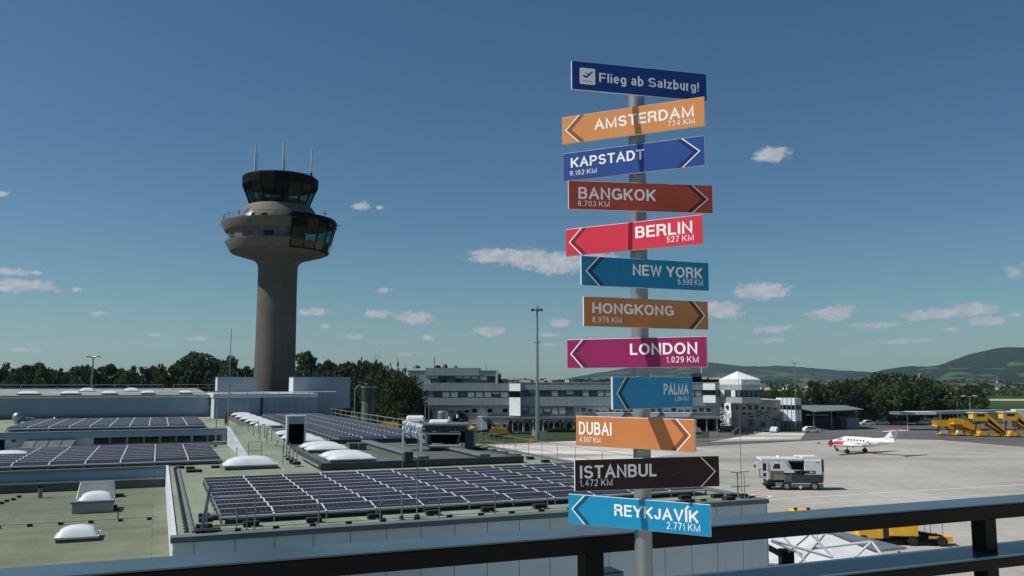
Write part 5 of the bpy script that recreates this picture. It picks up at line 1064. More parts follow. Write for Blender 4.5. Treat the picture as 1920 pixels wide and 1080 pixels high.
woodland('distant_woodland', 930, 1420, 1500, 11, 19, 150, 1); woodland('distant_woodland', 1330, 2000, 1900, 9, 17, 200, 2, 'leaves', 250); woodland('distant_woodland', 1500, 2050, 1150, 7, 12, 110, 3, 'leaves_dark', 120); woodland('distant_woodland', 930, 2100, 3200, 14, 24, 320, 4, 'leaves_dark', 500); woodland('distant_woodland', -60, 780, 420, 9, 14, 150, 5, 'leaves_dark', 60); woodland('distant_woodland', 1690, 1960, 800, 5, 8, 60, 6, 'leaves', 60)
def house_mesh(w, d, h, r_, wall, roof):
    m = MB(); m.box(-w / 2, w / 2, -d / 2, d / 2, 0, h, wall); a = .5
    m.add([(-w / 2 - a, -d / 2 - a, h), (w / 2 + a, -d / 2 - a, h), (w / 2 + a, d / 2 + a, h), (-w / 2 - a, d / 2 + a, h), (-w / 2 - a, 0, h + r_), (w / 2 + a, 0, h + r_)], [(0, 1, 5, 4), (2, 3, 4, 5), (1, 2, 5), (3, 0, 4), (3, 2, 1, 0)], roof)
    n = int(w / 3)
    for i in range(n):
        for f_ in range(int(h // 2.8)):
            x = -w / 2 + (i + .5) * w / n; m.box(x - .5, x + .5, -d / 2 - .05, -d / 2 - .003, f_ * 2.8 + .9, f_ * 2.8 + 2.2, 'curtain_dark')
    o = m.build('town_house'); me = o.data; bpy.data.objects.remove(o); return me
HM = [house_mesh(12, 9, 6, 3.5, 'house_wall', 'roof_grey'), house_mesh(10, 9, 6, 4, 'house_wall', 'roof_grey'), house_mesh(16, 10, 9, 3.5, 'house_cream', 'roof_tile'), house_mesh(22, 11, 9, 3, 'house_wall', 'roof_grey'), house_mesh(11, 8, 5.5, 3.5, 'white_wall', 'roof_tile')]
rnd = random.Random(9)
def house(me, px, D, rz, label, group):
    o = bpy.data.objects.new('town_house', me); COL.objects.link(o); tag(o, label, 'house', group, (at_d(px, 716, D).x, D, 0), rz)
for i in range(46):
    px = rnd.uniform(1420, 1580); D = rnd.uniform(1250, 2400); house(rnd.choice(HM), px, D, rnd.uniform(-.5, .5) + (1.57 if rnd.random() < .35 else 0), 'small pale house with pitched roof in the town above the annex hedge', 'town houses above the annex')
for i in range(44):
    px = rnd.uniform(1770, 1960); D = rnd.uniform(1000, 2300); house(rnd.choice(HM), px, D, rnd.uniform(-.5, .5), 'small pale house of the village under the big right hill', 'village houses under the hill')
for i in range(16):
    px = rnd.uniform(940, 1345); D = rnd.uniform(1350, 1480); house(rnd.choice(HM[:3]), px, D, rnd.uniform(-.4, .4), 'tiny distant house roof just above the office wing', 'tiny houses above the wing')
for i in range(14):
    px = rnd.uniform(1600, 1760); D = rnd.uniform(2300, 2900); house(rnd.choice(HM), px, D, rnd.uniform(-.4, .4), 'tiny distant house above the dark grove', 'tiny houses above the grove')
def terrace(name, label, px0, px1, ybase, ytop, wall, roof):
    D = F_PX * 14 / (ybase - HOR); a, b_ = at_d(px0, ybase, D), at_d(px1, ybase, D); L = b_.x - a.x; h = at_d(px0, ytop, D).z; t = thing(name, label, 'building', ((a.x + b_.x) / 2, D, 0))
    m = MB(); m.box(-L / 2, L / 2, 0, 12, 0, h * .72, wall); m.build('wall', t); m = MB(); m.add([(-L / 2 - .6, -.6, h * .72), (L / 2 + .6, -.6, h * .72), (L / 2 + .6, 12.6, h * .72), (-L / 2 - .6, 12.6, h * .72), (-L / 2, 6, h), (L / 2, 6, h)], [(0, 1, 5, 4), (2, 3, 4, 5), (1, 2, 5), (3, 0, 4)], roof); m.build('roof', t)
    m = MB(); n = max(4, int(L / 5))
    for i in range(n):
        for z in (.12, .38): x = -L / 2 + (i + .5) * L / n; m.box(x - .8, x + .8, -.06, -.004, h * z, h * z + h * .15, 'curtain_dark')
    m.build('windows', t)
terrace('apartment_row', 'long cream apartment row behind the hedge right of the pavilion', 1428, 1500, 731.5, 722, 'house_cream', 'roof_grey')
terrace('apartment_row', 'cream apartment block before the town, left of the dark grove', 1541, 1558, 727.5, 712, 'house_cream', 'roof_grey')
terrace('farm_building', 'long low white building beyond the runway at the right edge', 1872, 1898, 733, 724, 'house_wall', 'roof_grey')
terrace('farm_building', 'white gabled building beyond the runway left of the long low one', 1848, 1866, 733.5, 723.5, 'house_wall', 'house_wall')
ch = thing('church_tower', 'distant church with dark pointed spire under the right hill', 'church', (at_d(1871, 716, 1700).x, 1700, 0))
m = MB(); m.box(-2.5, 2.5, -2.5, 2.5, 0, 15, 'house_wall'); m.box(-3, 30, 0, 11, 0, 9, 'house_wall'); m.build('walls', ch); m = MB(); m.cyl((0, 0, 15), (0, 0, 30), 3.4, 'roof_grey', r2=.1, n=8); m.xprism([(2.6, 9), (30, 9), (28, 14), (3, 14)], 1, 10, 'roof_tile'); m.build('roof', ch)
ch = thing('chimney_tower', 'tall pale square tower rising above the grove', 'tower', (at_d(1727, 716, 1600).x, 1600, 0)); m = MB(); m.box(-3.5, 3.5, -3.5, 3.5, 0, at_d(1727, 701, 1600).z, 'tan'); m.build('shaft', ch); m = MB(); z = at_d(1727, 701, 1600).z; m.cyl((0, 0, z), (0, 0, z + 4), 4, 'roof_grey', r2=.3, n=4); m.build('roof', ch)

for r_ in PB + PT_ + PC + [PO]:                     # a pattern tree that found no place is taken away again
    if r_['label'] == 'x':
        for ch in list(r_.children): bpy.data.objects.remove(ch)
        bpy.data.objects.remove(r_)

# ================================================================ vehicles
def wheel(parent, x, y, r_, w, rim='galvanised', side=-1):
    o = MB(); o.cyl((x, y - w / 2, r_), (x, y + w / 2, r_), r_, 'rubber', n=18); ob_ = o.build('wheel', parent); q = MB(); q.cyl((x, y + side * (w / 2 + .012), r_), (x, y + side * w / 2, r_), r_ * .58, rim, n=14); q.build('rim', ob_); return ob_
def car(label, px, py, length, h, mat_, kind, rz, group='cars before the annex'):
    t = thing('parked_car', label, 'car', at_z(px, py, 0), rz, group); L = length / 2; W_ = .9
    if kind == 'van': prof = [(-L, .35), (-L, .95), (-L + .35, 1.1), (-L + 1.25, h * .97), (-L + 1.7, h), (L - .25, h * .98), (L, 1.0), (L, .35)]; gl = [(-L + .55, 1.12), (-L + 1.35, h * .93), (L - .3, h * .92), (L - .2, 1.12)]
    elif kind == 'suv': prof = [(-L, .35), (-L, .9), (-L + .9, 1.05), (-L + 1.6, h), (L - .9, h), (L - .1, 1.1), (L, .9), (L, .35)]; gl = [(-L + 1.05, 1.06), (-L + 1.65, h * .95), (L - .95, h * .95), (L - .35, 1.1)]
    else: prof = [(-L, .3), (-L, .7), (-L + 1.0, .9), (-L + 1.75, h), (L - 1.2, h), (L - .3, .95), (L, .85), (L, .3)]; gl = [(-L + 1.15, .92), (-L + 1.8, h * .95), (L - 1.2, h * .95), (L - .5, .96)]
    m = MB(); m.xprism(prof, -W_, W_, mat_); m.build('body', t, bevel=.08)
    for s_ in (-1, 1):
        m = MB(); n = 3
        (xa, za), (xb, zb__), (xc, zc_), (xd, zd) = gl
        for i in range(n):
            u0, u1 = i / n + .02, (i + 1) / n - .02; f = lambda u: ((xa + (xd - xa) * u, za + (zd - za) * u), (xb + (xc - xb) * u, zb__ + (zc_ - zb__) * u)); (p0, p1), (p2, p3) = f(u0), f(u1)
            y = s_ * (W_ + .008); m.quad((p0[0], y, p0[1]), (p2[0], y, p2[1]), (p3[0], y, p3[1]), (p1[0], y, p1[1]), 'dark_glass')
        m.build('side_window', t)
    m = MB(); m.quad((gl[0][0] - .12, -W_ + .12, gl[0][1] + .02), (gl[0][0] - .12, W_ - .12, gl[0][1] + .02), (gl[1][0] - .1, W_ - .15, gl[1][1]), (gl[1][0] - .1, -W_ + .15, gl[1][1]), 'dark_glass'); m.build('windscreen', t)
    for s_ in (-1, 1):
        m = MB(); m.box(-L - .012, -L + .05, s_ * .62 - .17, s_ * .62 + .17, .62, .78, 'white_paint'); m.build('headlight', t)
        for x in (-L + .85, L - .85): wheel(t, x, s_ * (W_ - .1), .33, .22, 'steel', s_)
    return t
car('black sport utility car left of the violet van before the spiral stair', 1362, 811, 4.9, 1.75, 'car_dark', 'suv', R(12)); car('dark violet van with pale windscreen before the pavilion', 1392, 815, 5.2, 1.95, 'car_violet', 'van', R(8)); car('silver car parked close to the annex wall', 1441, 809.5, 4.5, 1.5, 'car_silver', 'car', R(10)); car('small white car beside the red door of the annex', 1452, 811, 3.6, 1.55, 'car_white', 'suv', R(60)); car('white car before the wedge roofed shed', 1522, 811, 4.4, 1.6, 'car_white', 'suv', R(185)); car('dark grey car half hidden behind the orange sign', 1305, 813, 4.4, 1.5, 'car_silver', 'car', R(95))
for i, (px, D, mt) in enumerate(((1575, 285, 'car_white'), (1614, 292, 'car_silver'), (1625, 274, 'car_white'), (1654, 276, 'car_white'), (1685, 280, 'car_silver'), (1733, 278, 'car_white'), (1776, 270, 'car_silver'), (1794, 272, 'pale_yellow'), (1803, 272, 'car_white'))):
    t = car(f'parked {("white", "silver", "white", "white", "silver", "white", "silver", "cream", "white")[i]} car in the shade behind the canopy posts', px, F_PX * 14 / D + HOR, 4.4, 1.6, mt, 'suv' if i % 2 else 'car', R(4 if i % 3 else 170), 'cars in the shade behind the canopy')
vt = thing('box_truck', 'white box truck cut by the right edge behind the yellow stairs', 'truck', (at_d(1912, 716, 255).x, 255, 0)); m = MB(); m.box(-2.6, 4, -1.2, 1.2, 2.6, 5.9, 'white_paint'); m.build('cargo_box', vt, bevel=.1); m = MB(); m.box(-2.6, 4, -1.1, 1.1, .7, 2.55, 'graphite'); m.build('chassis', vt)
for x in (-1.6, 2.6): wheel(vt, x, -1.0, .5, .3)

# ambulance-lift style apron truck
tk = thing('apron_truck', 'grey and white high lift service truck with open cab frame on the apron', 'service truck', at_z(1481, 917, 0), R(-4)); kt = at_z(1481, 917, 0).y / F_PX
def X(z): return (z / 1836 * 170 + 1400 - 1481) * kt     # photo crop column -> metres from the truck's middle
def Z(z): return (917 - (840 + z / 1080 * 100)) * kt + .0
W_ = 1.35
m = MB(); m.box(X(640), X(1475), -W_, W_, .42, Z(690), 'grey_metal'); m.box(X(560), X(660), -W_ * .95, W_ * .95, .5, Z(690), 'galvanised'); m.build('chassis', tk, bevel=.05)
m = MB(); m.box(X(880), X(1475), -W_ - .02, W_ + .02, Z(680), Z(535), 'graphite'); m.box(X(730), X(878), -W_ - .03, W_ + .03, Z(680), Z(535), 'greygreen'); m.build('side_locker', tk, bevel=.03)
m = MB(); m.box(X(870), X(1478), -W_ - .06, -W_ - .02, Z(705), Z(690), 'white_metal'); m.build('side_rail', tk)
m = MB(); m.box(X(1120), X(1455), -W_, W_, Z(530), Z(245), 'white_paint'); m.xprism([(X(1085), Z(245)), (X(1450), Z(245)), (X(1430), Z(185)), (X(1100), Z(190))], -W_ * .9, W_ * .9, 'white_paint'); m.build('rear_body', tk, bevel=.06)
m = MB(); m.box(X(1460), X(1500), -W_ * .9, W_ * .9, Z(470), Z(235), 'graphite'); m.box(X(1478), X(1505), -W_ * .7, -W_ * .5, Z(640), Z(300), 'white_metal'); m.build('rear_gate', tk)
m = MB(); m.xprism([(X(440), Z(450)), (X(740), Z(450)), (X(880), Z(440)), (X(800), Z(262)), (X(420), Z(262)), (X(420), Z(330))], -W_ * .98, W_ * .98, 'white_paint'); m.box(X(280), X(1090), -W_, W_, Z(258), Z(212), 'white_paint'); m.build('cab', tk, bevel=.04)
m = MB(); m.quad((X(505), -W_ * .98 - .01, Z(415)), (X(650), -W_ * .98 - .01, Z(415)), (X(650), -W_ * .98 - .01, Z(320)), (X(540), -W_ * .98 - .01, Z(325)), 'dark_glass'); m.build('cab_window', tk)
m = MB(); m.box(X(860), X(1115), -W_ * .8, W_ * .9, Z(440), Z(275), 'black'); m.box(X(860), X(1120), -W_, -W_ * .95, Z(290), Z(262), 'graphite'); m.box(X(930), X(1330), -W_ - .01, -W_ + .2, Z(510), Z(450), 'graphite'); m.build('machinery_bay', tk)
m = MB()
for x in (960, 1060): m.box(X(x), X(x + 70), -W_ - .04, -W_ - .012, Z(500), Z(465), 'black')
m.box(X(1215), X(1290), -W_ - .04, -W_ - .012, Z(490), Z(470), 'white_metal'); m.bar((X(765), -W_ - .03, Z(285)), (X(860), -W_ - .03, Z(420)), .16, .06, 'black'); m.build('vents', tk)
m = MB(); m.box(X(470), X(730), -W_ * .9, W_ * .9, Z(635), Z(455), 'truck_grey'); m.build('front_skirt', tk, bevel=.04)
m = MB(); m.box(X(400), X(690), -W_ * .85, W_ * .85, Z(760), Z(635), 'dark_metal'); m.box(X(380), X(560), -W_ * .95, W_ * .95, Z(770), Z(735), 'black'); m.build('bumper', tk, bevel=.06)
m = MB(); fx0, fx1 = X(290), X(410)                # open white door frames at the front
for y in (-W_, W_ - .12):
    m = MB()
    for a, b_ in (((300, 260), (305, 560)), ((395, 260), (405, 640)), ((300, 480), (400, 480)), ((305, 560), (405, 640)), ((290, 290), (395, 290))): m.bar((X(a[0]), y, Z(a[1])), (X(b_[0]), y, Z(b_[1])), .14, .14, 'white_paint')
    m.build('door_frame', tk)
m = MB(); m.box(X(315), X(385), -W_ + .02, -W_ + .06, Z(460), Z(315), 'dark_glass'); m.box(X(318), X(380), -W_ + .02, -W_ + .06, Z(570), Z(500), 'dark_glass'); m.build('door_glass', tk)
m = MB(); m.tube([(X(300), -W_, Z(260)), (X(220), -W_, Z(290)), (X(170), -W_, Z(340))], .06, 'white_metal'); m.box(X(150), X(175), -W_ - .1, -W_ + .1, Z(400), Z(340), 'black'); m.build('mirror_arm', tk); m = MB(); m.tube([(X(300), -W_, Z(420)), (X(255), -W_, Z(430)), (X(255), -W_, Z(570)), (X(300), -W_, Z(590))], .05, 'dark_metal'); m.build('grab_rail', tk)
m = MB(); m.xprism([(X(655), Z(265)), (X(745), Z(265)), (X(850), Z(215)), (X(700), Z(212)), (X(680), Z(175)), (X(655), Z(180))], -W_ * .5, W_ * .5, 'white_paint'); m.xprism([(X(985), Z(190)), (X(1090), Z(240)), (X(1110), Z(215)), (X(1040), Z(170))], -W_ * .6, W_ * .6, 'white_paint'); m.build('roof_fairing', tk)
m = MB(); cx_, cz_ = X(1030), Z(765); m.add([(cx_ - .25, -W_ - .015, cz_), (cx_, -W_ - .015, cz_ - .28), (cx_ + .25, -W_ - .015, cz_), (cx_, -W_ - .015, cz_ + .28)], [(0, 1, 2, 3)], 'white_paint'); m.build('placard', tk)
m = MB(); p0 = X(1320); m.add([(p0, -W_ - .006, Z(300)), (X(1400), -W_ - .006, Z(300)), (X(1410), -W_ - .006, Z(275)), (X(1350), -W_ - .006, Z(290))], [(0, 1, 2, 3)], 'graphite'); m.build('door_emblem', tk)
for x in (760, 1300): wheel(tk, X(x), -W_ + .05, .55, .4)
for x in (500, 1300): wheel(tk, X(x), W_ - .05, .55, .4, 'galvanised', 1)

# twin engine aeroplane, nose to the left and away
pl_ = thing('propeller_plane', 'white twin propeller aeroplane with red stripe and T tail on the apron', 'aeroplane', at_z(1612, 849.5, 0), R(180 - 57)); pl_.scale = (1.1, 1.1, 1.08)
# local frame: +x to the nose, +y to the left wing
FZ = 1.75
def ring(x, w, h, zc_, n=18): return [(x, w * math.sin(2 * math.pi * i / n), zc_ + h * math.cos(2 * math.pi * i / n)) for i in range(n)]
st_ = [(6.4, .03, .03, 1.62), (6.2, .2, .2, 1.62), (5.6, .42, .42, 1.66), (4.8, .58, .56, 1.72), (4.0, .66, .66, 1.82), (3.5, .7, .78, 1.94), (2.9, .74, .9, 2.02), (0, .76, .92, 2.04), (-2.0, .74, .9, 2.06), (-3.6, .56, .66, 2.16), (-5.4, .3, .38, 2.3), (-6.8, .1, .16, 2.4)]
m = MB(); m.loft([ring(*s_) for s_ in st_], 'white_paint'); m.build('fuselage', pl_, smooth=True)
def strip(m, xs, y_s, mat_, eps=.012):            # painted stripe following the fuselage side, z range given per station
    def sect(x):
        for a, b_ in zip(st_, st_[1:]):
            if b_[0] <= x <= a[0]:
                t = (x - a[0]) / (b_[0] - a[0]); return [a[i] + (b_[i] - a[i]) * t for i in range(4)]
        return st_[-1]
    for s_ in (-1, 1):
        vs = []
        for x, z0, z1 in xs:
            _, w, h, zc_ = sect(x)
            for z in (z0, z1): q = max(-.99, min(.99, (z - zc_) / h)); vs.append((x, s_ * (w + eps) * math.sqrt(1 - q * q), z))
        m.add(vs, [(i * 2, i * 2 + 1, i * 2 + 3, i * 2 + 2) for i in range(len(xs) - 1)], mat_)
m = MB(); strip(m, [(4.6, 1.62, 1.72), (3, 1.6, 1.75), (0, 1.62, 1.76), (-2.5, 1.7, 1.98), (-4.4, 1.98, 2.3), (-6, 2.2, 2.45)], None, 'red'); m.build('red_stripe', pl_)
m = MB()
for i in range(6):
    x = 1.9 - i * .62; strip(m, [(x, 2.22, 2.5), (x - .3, 2.22, 2.5)], None, 'black', .014)
strip(m, [(-2.1, 2.0, 2.25), (-2.35, 2.0, 2.25)], None, 'black', .014); m.build('cabin_windows', pl_)
m = MB(); strip(m, [(4.05, 2.1, 2.25), (3.5, 2.2, 2.55), (3.1, 2.25, 2.55)], None, 'dark_glass', .014); m.build('cockpit_window', pl_)
def wing(name, pts_root, pts_tip, mat_='white_paint', th=.16, parent=pl_):   # (xLE, xTE, y, z)
    rs_ = []
    for (le, te, y, z), t in ((pts_root, th), (pts_tip, th * .5)):
        c_ = le - te; rs_.append([(le, y, z), (le - c_ * .25, y, z + t), (le - c_ * .7, y, z + t * .6), (te, y, z), (le - c_ * .6, y, z - t * .4), (le - c_ * .2, y, z - t * .6)])
    m = MB(); m.loft(rs_, mat_); return m.build(name, parent, smooth=False)
for s_ in (-1, 1):
    wing('wing', (1.3, -1.0, s_ * .5, 1.32), (.55, -.65, s_ * 8.3, 1.85)); m = MB(); m.hexa([(.5, s_ * 8.3, 1.82), (-.6, s_ * 8.3, 1.82), (-.6, s_ * 8.36, 1.86), (.5, s_ * 8.36, 1.86), (-.4, s_ * 8.75, 2.75), (-.85, s_ * 8.75, 2.75), (-.85, s_ * 8.79, 2.75), (-.4, s_ * 8.79, 2.75)], 'red'); m.build('winglet', pl_)
    y = s_ * 2.6; m = MB(); m.loft([[(x, y + w * math.sin(a), zc_ + h * math.cos(a)) for a in [2 * math.pi * i / 14 for i in range(14)]] for x, w, h, zc_ in ((3.35, .22, .24, 1.72), (3.0, .36, .42, 1.66), (2.0, .44, .5, 1.64), (.4, .4, .44, 1.62), (-1.2, .2, .2, 1.62), (-1.9, .05, .05, 1.62))], 'white_paint'); eng = m.build('engine_nacelle', pl_, smooth=True)
    m = MB(); m.loft([[(x, y + w * math.sin(a), zc_ + h * math.cos(a)) for a in [-1.9 + 3.8 * i / 11 for i in range(12)]] for x, w, h, zc_ in ((3.36, .23, .25, 1.72), (3.0, .372, .432, 1.66), (2.2, .45, .51, 1.645), (1.2, .435, .495, 1.63))], 'red', cap=False); m.build('red_cowling', eng, smooth=True)
    m = MB(); m.cyl((3.35, y, 1.72), (3.75, y, 1.72), .2, 'steel', r2=.04, n=10); m.build('spinner', eng, smooth=True)
    m = MB()
    for i in range(4):
        a = math.pi / 4 + i * math.pi / 2 + .25; d_ = Vector((0, math.cos(a), math.sin(a))); c_ = Vector((3.5, y, 1.72)); e_ = Vector((.12, -math.sin(a) * .1, math.cos(a) * .1)); q = c_ + d_ * 1.3; m.hexa([c_ + d_ * .1 - e_, c_ + d_ * .1 + e_, q + e_ * .7, q - e_ * .7, c_ + d_ * .1 - e_ + Vector((.03, 0, 0)), c_ + d_ * .1 + e_ + Vector((.03, 0, 0)), q + e_ * .7 + Vector((.02, 0, 0)), q - e_ * .7 + Vector((.02, 0, 0))], 'dark_metal')
    m.build('propeller', eng)
    m = MB(); m.cyl((.75, y, .35), (.6, y, 1.4), .09, 'galvanised', n=8)
    for q in (-.17, .17): m.cyl((.75, y + q - .1, .36), (.75, y + q + .1, .36), .36, 'rubber', n=16)
    m.build('main_gear', pl_)
m = MB(); m.cyl((4.7, 0, .3), (4.6, 0, 1.3), .07, 'galvanised', n=8); m.cyl((4.7, -.1, .28), (4.7, .1, .28), .28, 'rubber', n=16); m.build('nose_gear', pl_)
m = MB(); m.hexa([(-4.3, -.1, 2.45), (-6.95, -.08, 2.35), (-6.95, .08, 2.35), (-4.3, .1, 2.45), (-6.3, -.06, 4.3), (-7.7, -.05, 4.3), (-7.7, .05, 4.3), (-6.3, .06, 4.3)], 'white_paint'); m.hexa([(-2.4, -.05, 2.85), (-4.4, -.06, 2.6), (-4.4, .06, 2.6), (-2.4, .05, 2.85), (-4.0, -.04, 2.95), (-4.9, -.05, 3.1), (-4.9, .05, 3.1), (-4.0, .04, 2.95)], 'white_paint'); m.build('fin', pl_)
m = MB(); m.box(-6.7, -6.1, -.105, .105, 3.15, 3.28, 'graphite'); m.build('fin_marking', pl_)
for s_ in (-1, 1): wing('tailplane', (-6.2, -7.7, s_ * .04, 4.36), (-6.85, -7.75, s_ * 3.4, 4.36), 'white_paint', .1)
m = MB(); m.ell((-6.9, 0, 4.37), (.95, .2, .17), 'red', 12, 8); m.build('tail_bullet', pl_, smooth=True)
def cone_(px, py, label):
    t = thing('traffic_cone', label, 'traffic cone', at_z(px, py, 0)); m = MB(); m.box(-.3, .3, -.3, .3, 0, .06, 'rubber'); m.build('foot', t); m = MB(); m.cyl((0, 0, .06), (0, 0, .45), .24, 'red', r2=.17, n=12); m.cyl((0, 0, .45), (0, 0, .75), .17, 'white_paint', r2=.12, n=12); m.cyl((0, 0, .75), (0, 0, 1.1), .12, 'red', r2=.05, n=12); m.build('cone', t)
cone_(1534.5, 832, 'red and white traffic cone left of the aeroplane')

# yellow passenger stairs
def air_stair(label, px0, px1, ptop, ybase, dark=False, plat=2.6, canopy=False):
    D = F_PX * 14 / (ybase - HOR); xt, xb = at_d(px0, 716, D).x, at_d(px1, 716, D).x; H = at_d(px0, ptop, D).z; t = thing('passenger_stairs', label, 'boarding stairs', (xt, D, 0), 0, 'yellow boarding stairs'); w = 1.3; L = xb - xt
    sh = 1.9 if not dark else 2.6
    for s_ in (-1, 1):
        m = MB(); y = s_ * w; m.hexa([(-.1, y - .06, H - sh), (L, y - .06, .3), (L, y + .06, .3), (-.1, y + .06, H - sh), (-.1, y - .06, H), (L + .4, y - .06, 1.45), (L + .4, y + .06, 1.45), (-.1, y + .06, H)], 'yellow'); m.build('side_panel', t)
    m = MB(); n = 14
    for i in range(n): x = L * i / n; z = (H - 1.1) * (1 - i / n) + .25; m.box(x, x + L / n + .1, -w + .06, w - .06, z - .06, z, 'dark_metal')
    m.build('steps', t)
    if dark: m = MB(); m.hexa([(-.1, -w - .1, H - 2.1), (L, -w - .1, .4), (L, -w - .063, .4), (-.1, -w - .063, H - 2.1), (-.1, -w - .1, H - 1.05), (L, -w - .1, .85), (L, -w - .063, .85), (-.1, -w - .063, H - 1.05)], 'black'); m.build('black_panel', t)  # black strip along the near side panel
    m = MB(); m.box(-plat, 0, -w, w, H - 1.4, H - 1.2, 'yellow'); m.box(-plat, -.11, -w, -w + .06, H - 1.2, H + .05, 'yellow'); m.box(-plat, -.11, w - .06, w, H - 1.2, H + .05, 'yellow'); m.build('platform', t)
    m = MB(); m.box(-plat * .7, L * .95, -w * .8, w * .8, .3, 1.0, 'yellow'); m.box(-plat * .6, -plat * .1, -w * .95, w * .95, .4, 1.5, 'white_wall' if not dark else 'yellow'); m.build('chassis', t)
    m = MB(); m.bar((-plat * .5, -w * .7, .7), (L * .25, -w * .7, H * .55), .16, .12, 'dark_red'); m.bar((-plat * .3, w * .7, .7), (L * .25, w * .7, H * .55), .16, .12, 'dark_red'); m.bar((-plat * .8, 0, .6), (-plat * .6, 0, H - 1.4), .3, .3, 'graphite'); m.build('lift_arm', t)
    if canopy: m = MB(); m.box(-plat - .2, .1, -w - .1, -w, H - 1.9, H + .1, 'yellow'); m.box(-plat - .3, .2, -w - .15, w + .15, H + .1, H + .3, 'white_metal'); m.box(-plat - .3, -plat, -w - .14, -w - .103, H - 2.0, H + .1, 'white_metal'); m.box(-plat, -plat + .15, -w, w, H - 1.2, H + .1, 'yellow'); m.box(-plat + .7, -.9, -w - .13, -w - .103, H - .75, H - .15, 'dark_glass'); m.build('cabin', t)
    for x in (-plat * .5, L * .75):
        for s_ in (-1, 1): wheel(t, x, s_ * w * .85, .38, .25, 'galvanised', s_)
    return t
air_stair('low yellow boarding stairs with projecting platform, leftmost of the yellow row', 1770, 1804, 789, 814.5, plat=3.2); air_stair('yellow boarding stairs close beside the leftmost low ones', 1797, 1836, 785, 815.5, plat=2.4); air_stair('large yellow covered stairs with black inner side in the middle of the row', 1843, 1876, 775, 817, True, 3.6, True); air_stair('large yellow covered stairs at the right edge of the photo', 1899, 1936, 774, 818, True, 3.6, True)
# yellow tug before the right stairs
tg = thing('baggage_tug', 'low yellow tractor with dark cab between the two covered stairs', 'tractor', at_z(1893, 818.5, 0)); m = MB(); m.xprism([(-1.6, .35), (2.4, .35), (2.4, .7), (1.2, 1.5), (-1.6, 1.3)], -.8, .8, 'yellow'); m.build('body', tg, bevel=.05); m = MB(); m.box(-2.6, -1.0, -.75, .75, .7, 2.0, 'curtain_dark'); m.build('cab', tg, bevel=.08)
for x in (-1.9, 1.6): wheel(tg, x, -.75, .42, .3); wheel(tg, x, .75, .42, .3, 'galvanised', 1)
# yellow vehicles before the office building
yv = thing('ground_vehicle', 'yellow ochre ground vehicle before the porch of the office building', 'vehicle', at_z(935, 822, 0)); k_ = yv.location.y / F_PX
m = MB(); m.xprism([(-18 * k_, 1.2), (16 * k_, 1.2), (18 * k_, 1.6), (14 * k_, 2.4), (-10 * k_, 2.6), (-16 * k_, 1.9)], -1.1, 1.1, 'ochre'); m.build('body', yv, bevel=.1); m = MB(); m.box(-15 * k_, 15 * k_, -1.0, 1.0, .4, 1.2, 'black'); m.build('chassis', yv)
for x in (-10, 11): wheel(yv, x * k_, -.9, .5, .3)
yu = thing('parasol_beacon', 'ochre round topped stand at the far right roof corner', 'stand', at_z(888, 839, ZR)); k_ = yu.location.y / F_PX
m = MB(); h = at_d(888, 803, yu.location.y).z - ZR; m.cyl((-.08, 0, 0), (-.08, 0, h), .05, 'galvanised', n=8); m.cyl((.1, 0, 0), (.1, 0, h), .05, 'galvanised', n=8); m.build('post', yu); m = MB(); m.cyl((0, 0, h - .05), (0, 0, h + .02), 9.5 * k_, 'ochre', n=16); m.cyl((0, 0, h + .02), (0, 0, h + .16), 8.5 * k_, 'ochre', r2=5 * k_, n=16); m.build('top', yu); m = MB(); m.lathe([(.25, .08), (.28, .1), (.25, .12)], 'dark_metal', 12, c=(.45, -.1)); m.build('cable_coil', yu)
yb_ = thing('ground_vehicle', 'yellow vehicle half hidden behind the far guardrail left of the white quilted duct', 'vehicle', (at_d(737, 795, 150).x, 150, 0)); m = MB(); z_ = at_d(737, 799, 150).z; zt_ = at_d(737, 791, 150).z; m.box(-2.4, 1.0, -1, 1, .5, zt_ - .4, 'yellow'); m.xprism([(-2.6, zt_ - .4), (1.0, zt_ - .4), (.8, zt_), (-1.0, zt_)], -1, 1, 'yellow'); m.build('body', yb_, bevel=.05)
ys_ = thing('ground_vehicle', 'yellow striped gantry behind the white drum on the roof', 'vehicle', (at_d(770, 780, 140).x, 140, 0)); m = MB(); zt_ = at_d(770, 777, 140).z; zm_ = at_d(770, 782, 140).z; m.box(-2, 1.6, -.2, .2, zm_ - .35, zm_, 'yellow'); m.build('beam', ys_); m = MB(); m.tube([(-2, 0, 0), (-2, 0, zt_), (1.6, 0, zt_), (1.6, 0, 0)], .1, 'galvanised', 6); m.build('frame', ys_)

# ================================================================ lower right: glazed truss canopy and yellow loader
DC = 47.0; kc = DC / F_PX
def cx(px, d=0): return at_d(px, 716, DC + d).x
def cz(py, d=0): return at_d(960, py, DC + d).z
gc = thing('truss_canopy', 'sloping glass and steel truss canopy below the railing beside the panelled wall', 'canopy', (0, 0, 0))
def cp_(px, py, d=0): return at_d(px, py, DC + d)
m = MB(); top = [cp_(1528, 992, 5), cp_(1712, 1036, 5), cp_(1690, 1060, -2), cp_(1470, 1000, -2)]
m = MB(); A = [cp_(1535, 990, 6), cp_(1700, 1030, 6), cp_(1640, 1036, 1), cp_(1545, 998, 1)]; m.hexa(A + [p + Vector((0, 0, .12)) for p in A], 'galvanised'); m.build('roof_panel', gc)
m = MB(); B = [cp_(1430, 1003, 1), cp_(1560, 1003, 1), cp_(1650, 1040, 0), cp_(1560, 1062, -2), cp_(1430, 1055, -2)]
m.add(B + [p - Vector((0, 0, .08)) for p in B], [(0, 4, 3, 2, 1), (5, 6, 7, 8, 9)] + [(i, (i + 1) % 5, 5 + (i + 1) % 5, 5 + i) for i in range(5)], 'white_paint'); m.build('membrane', gc)
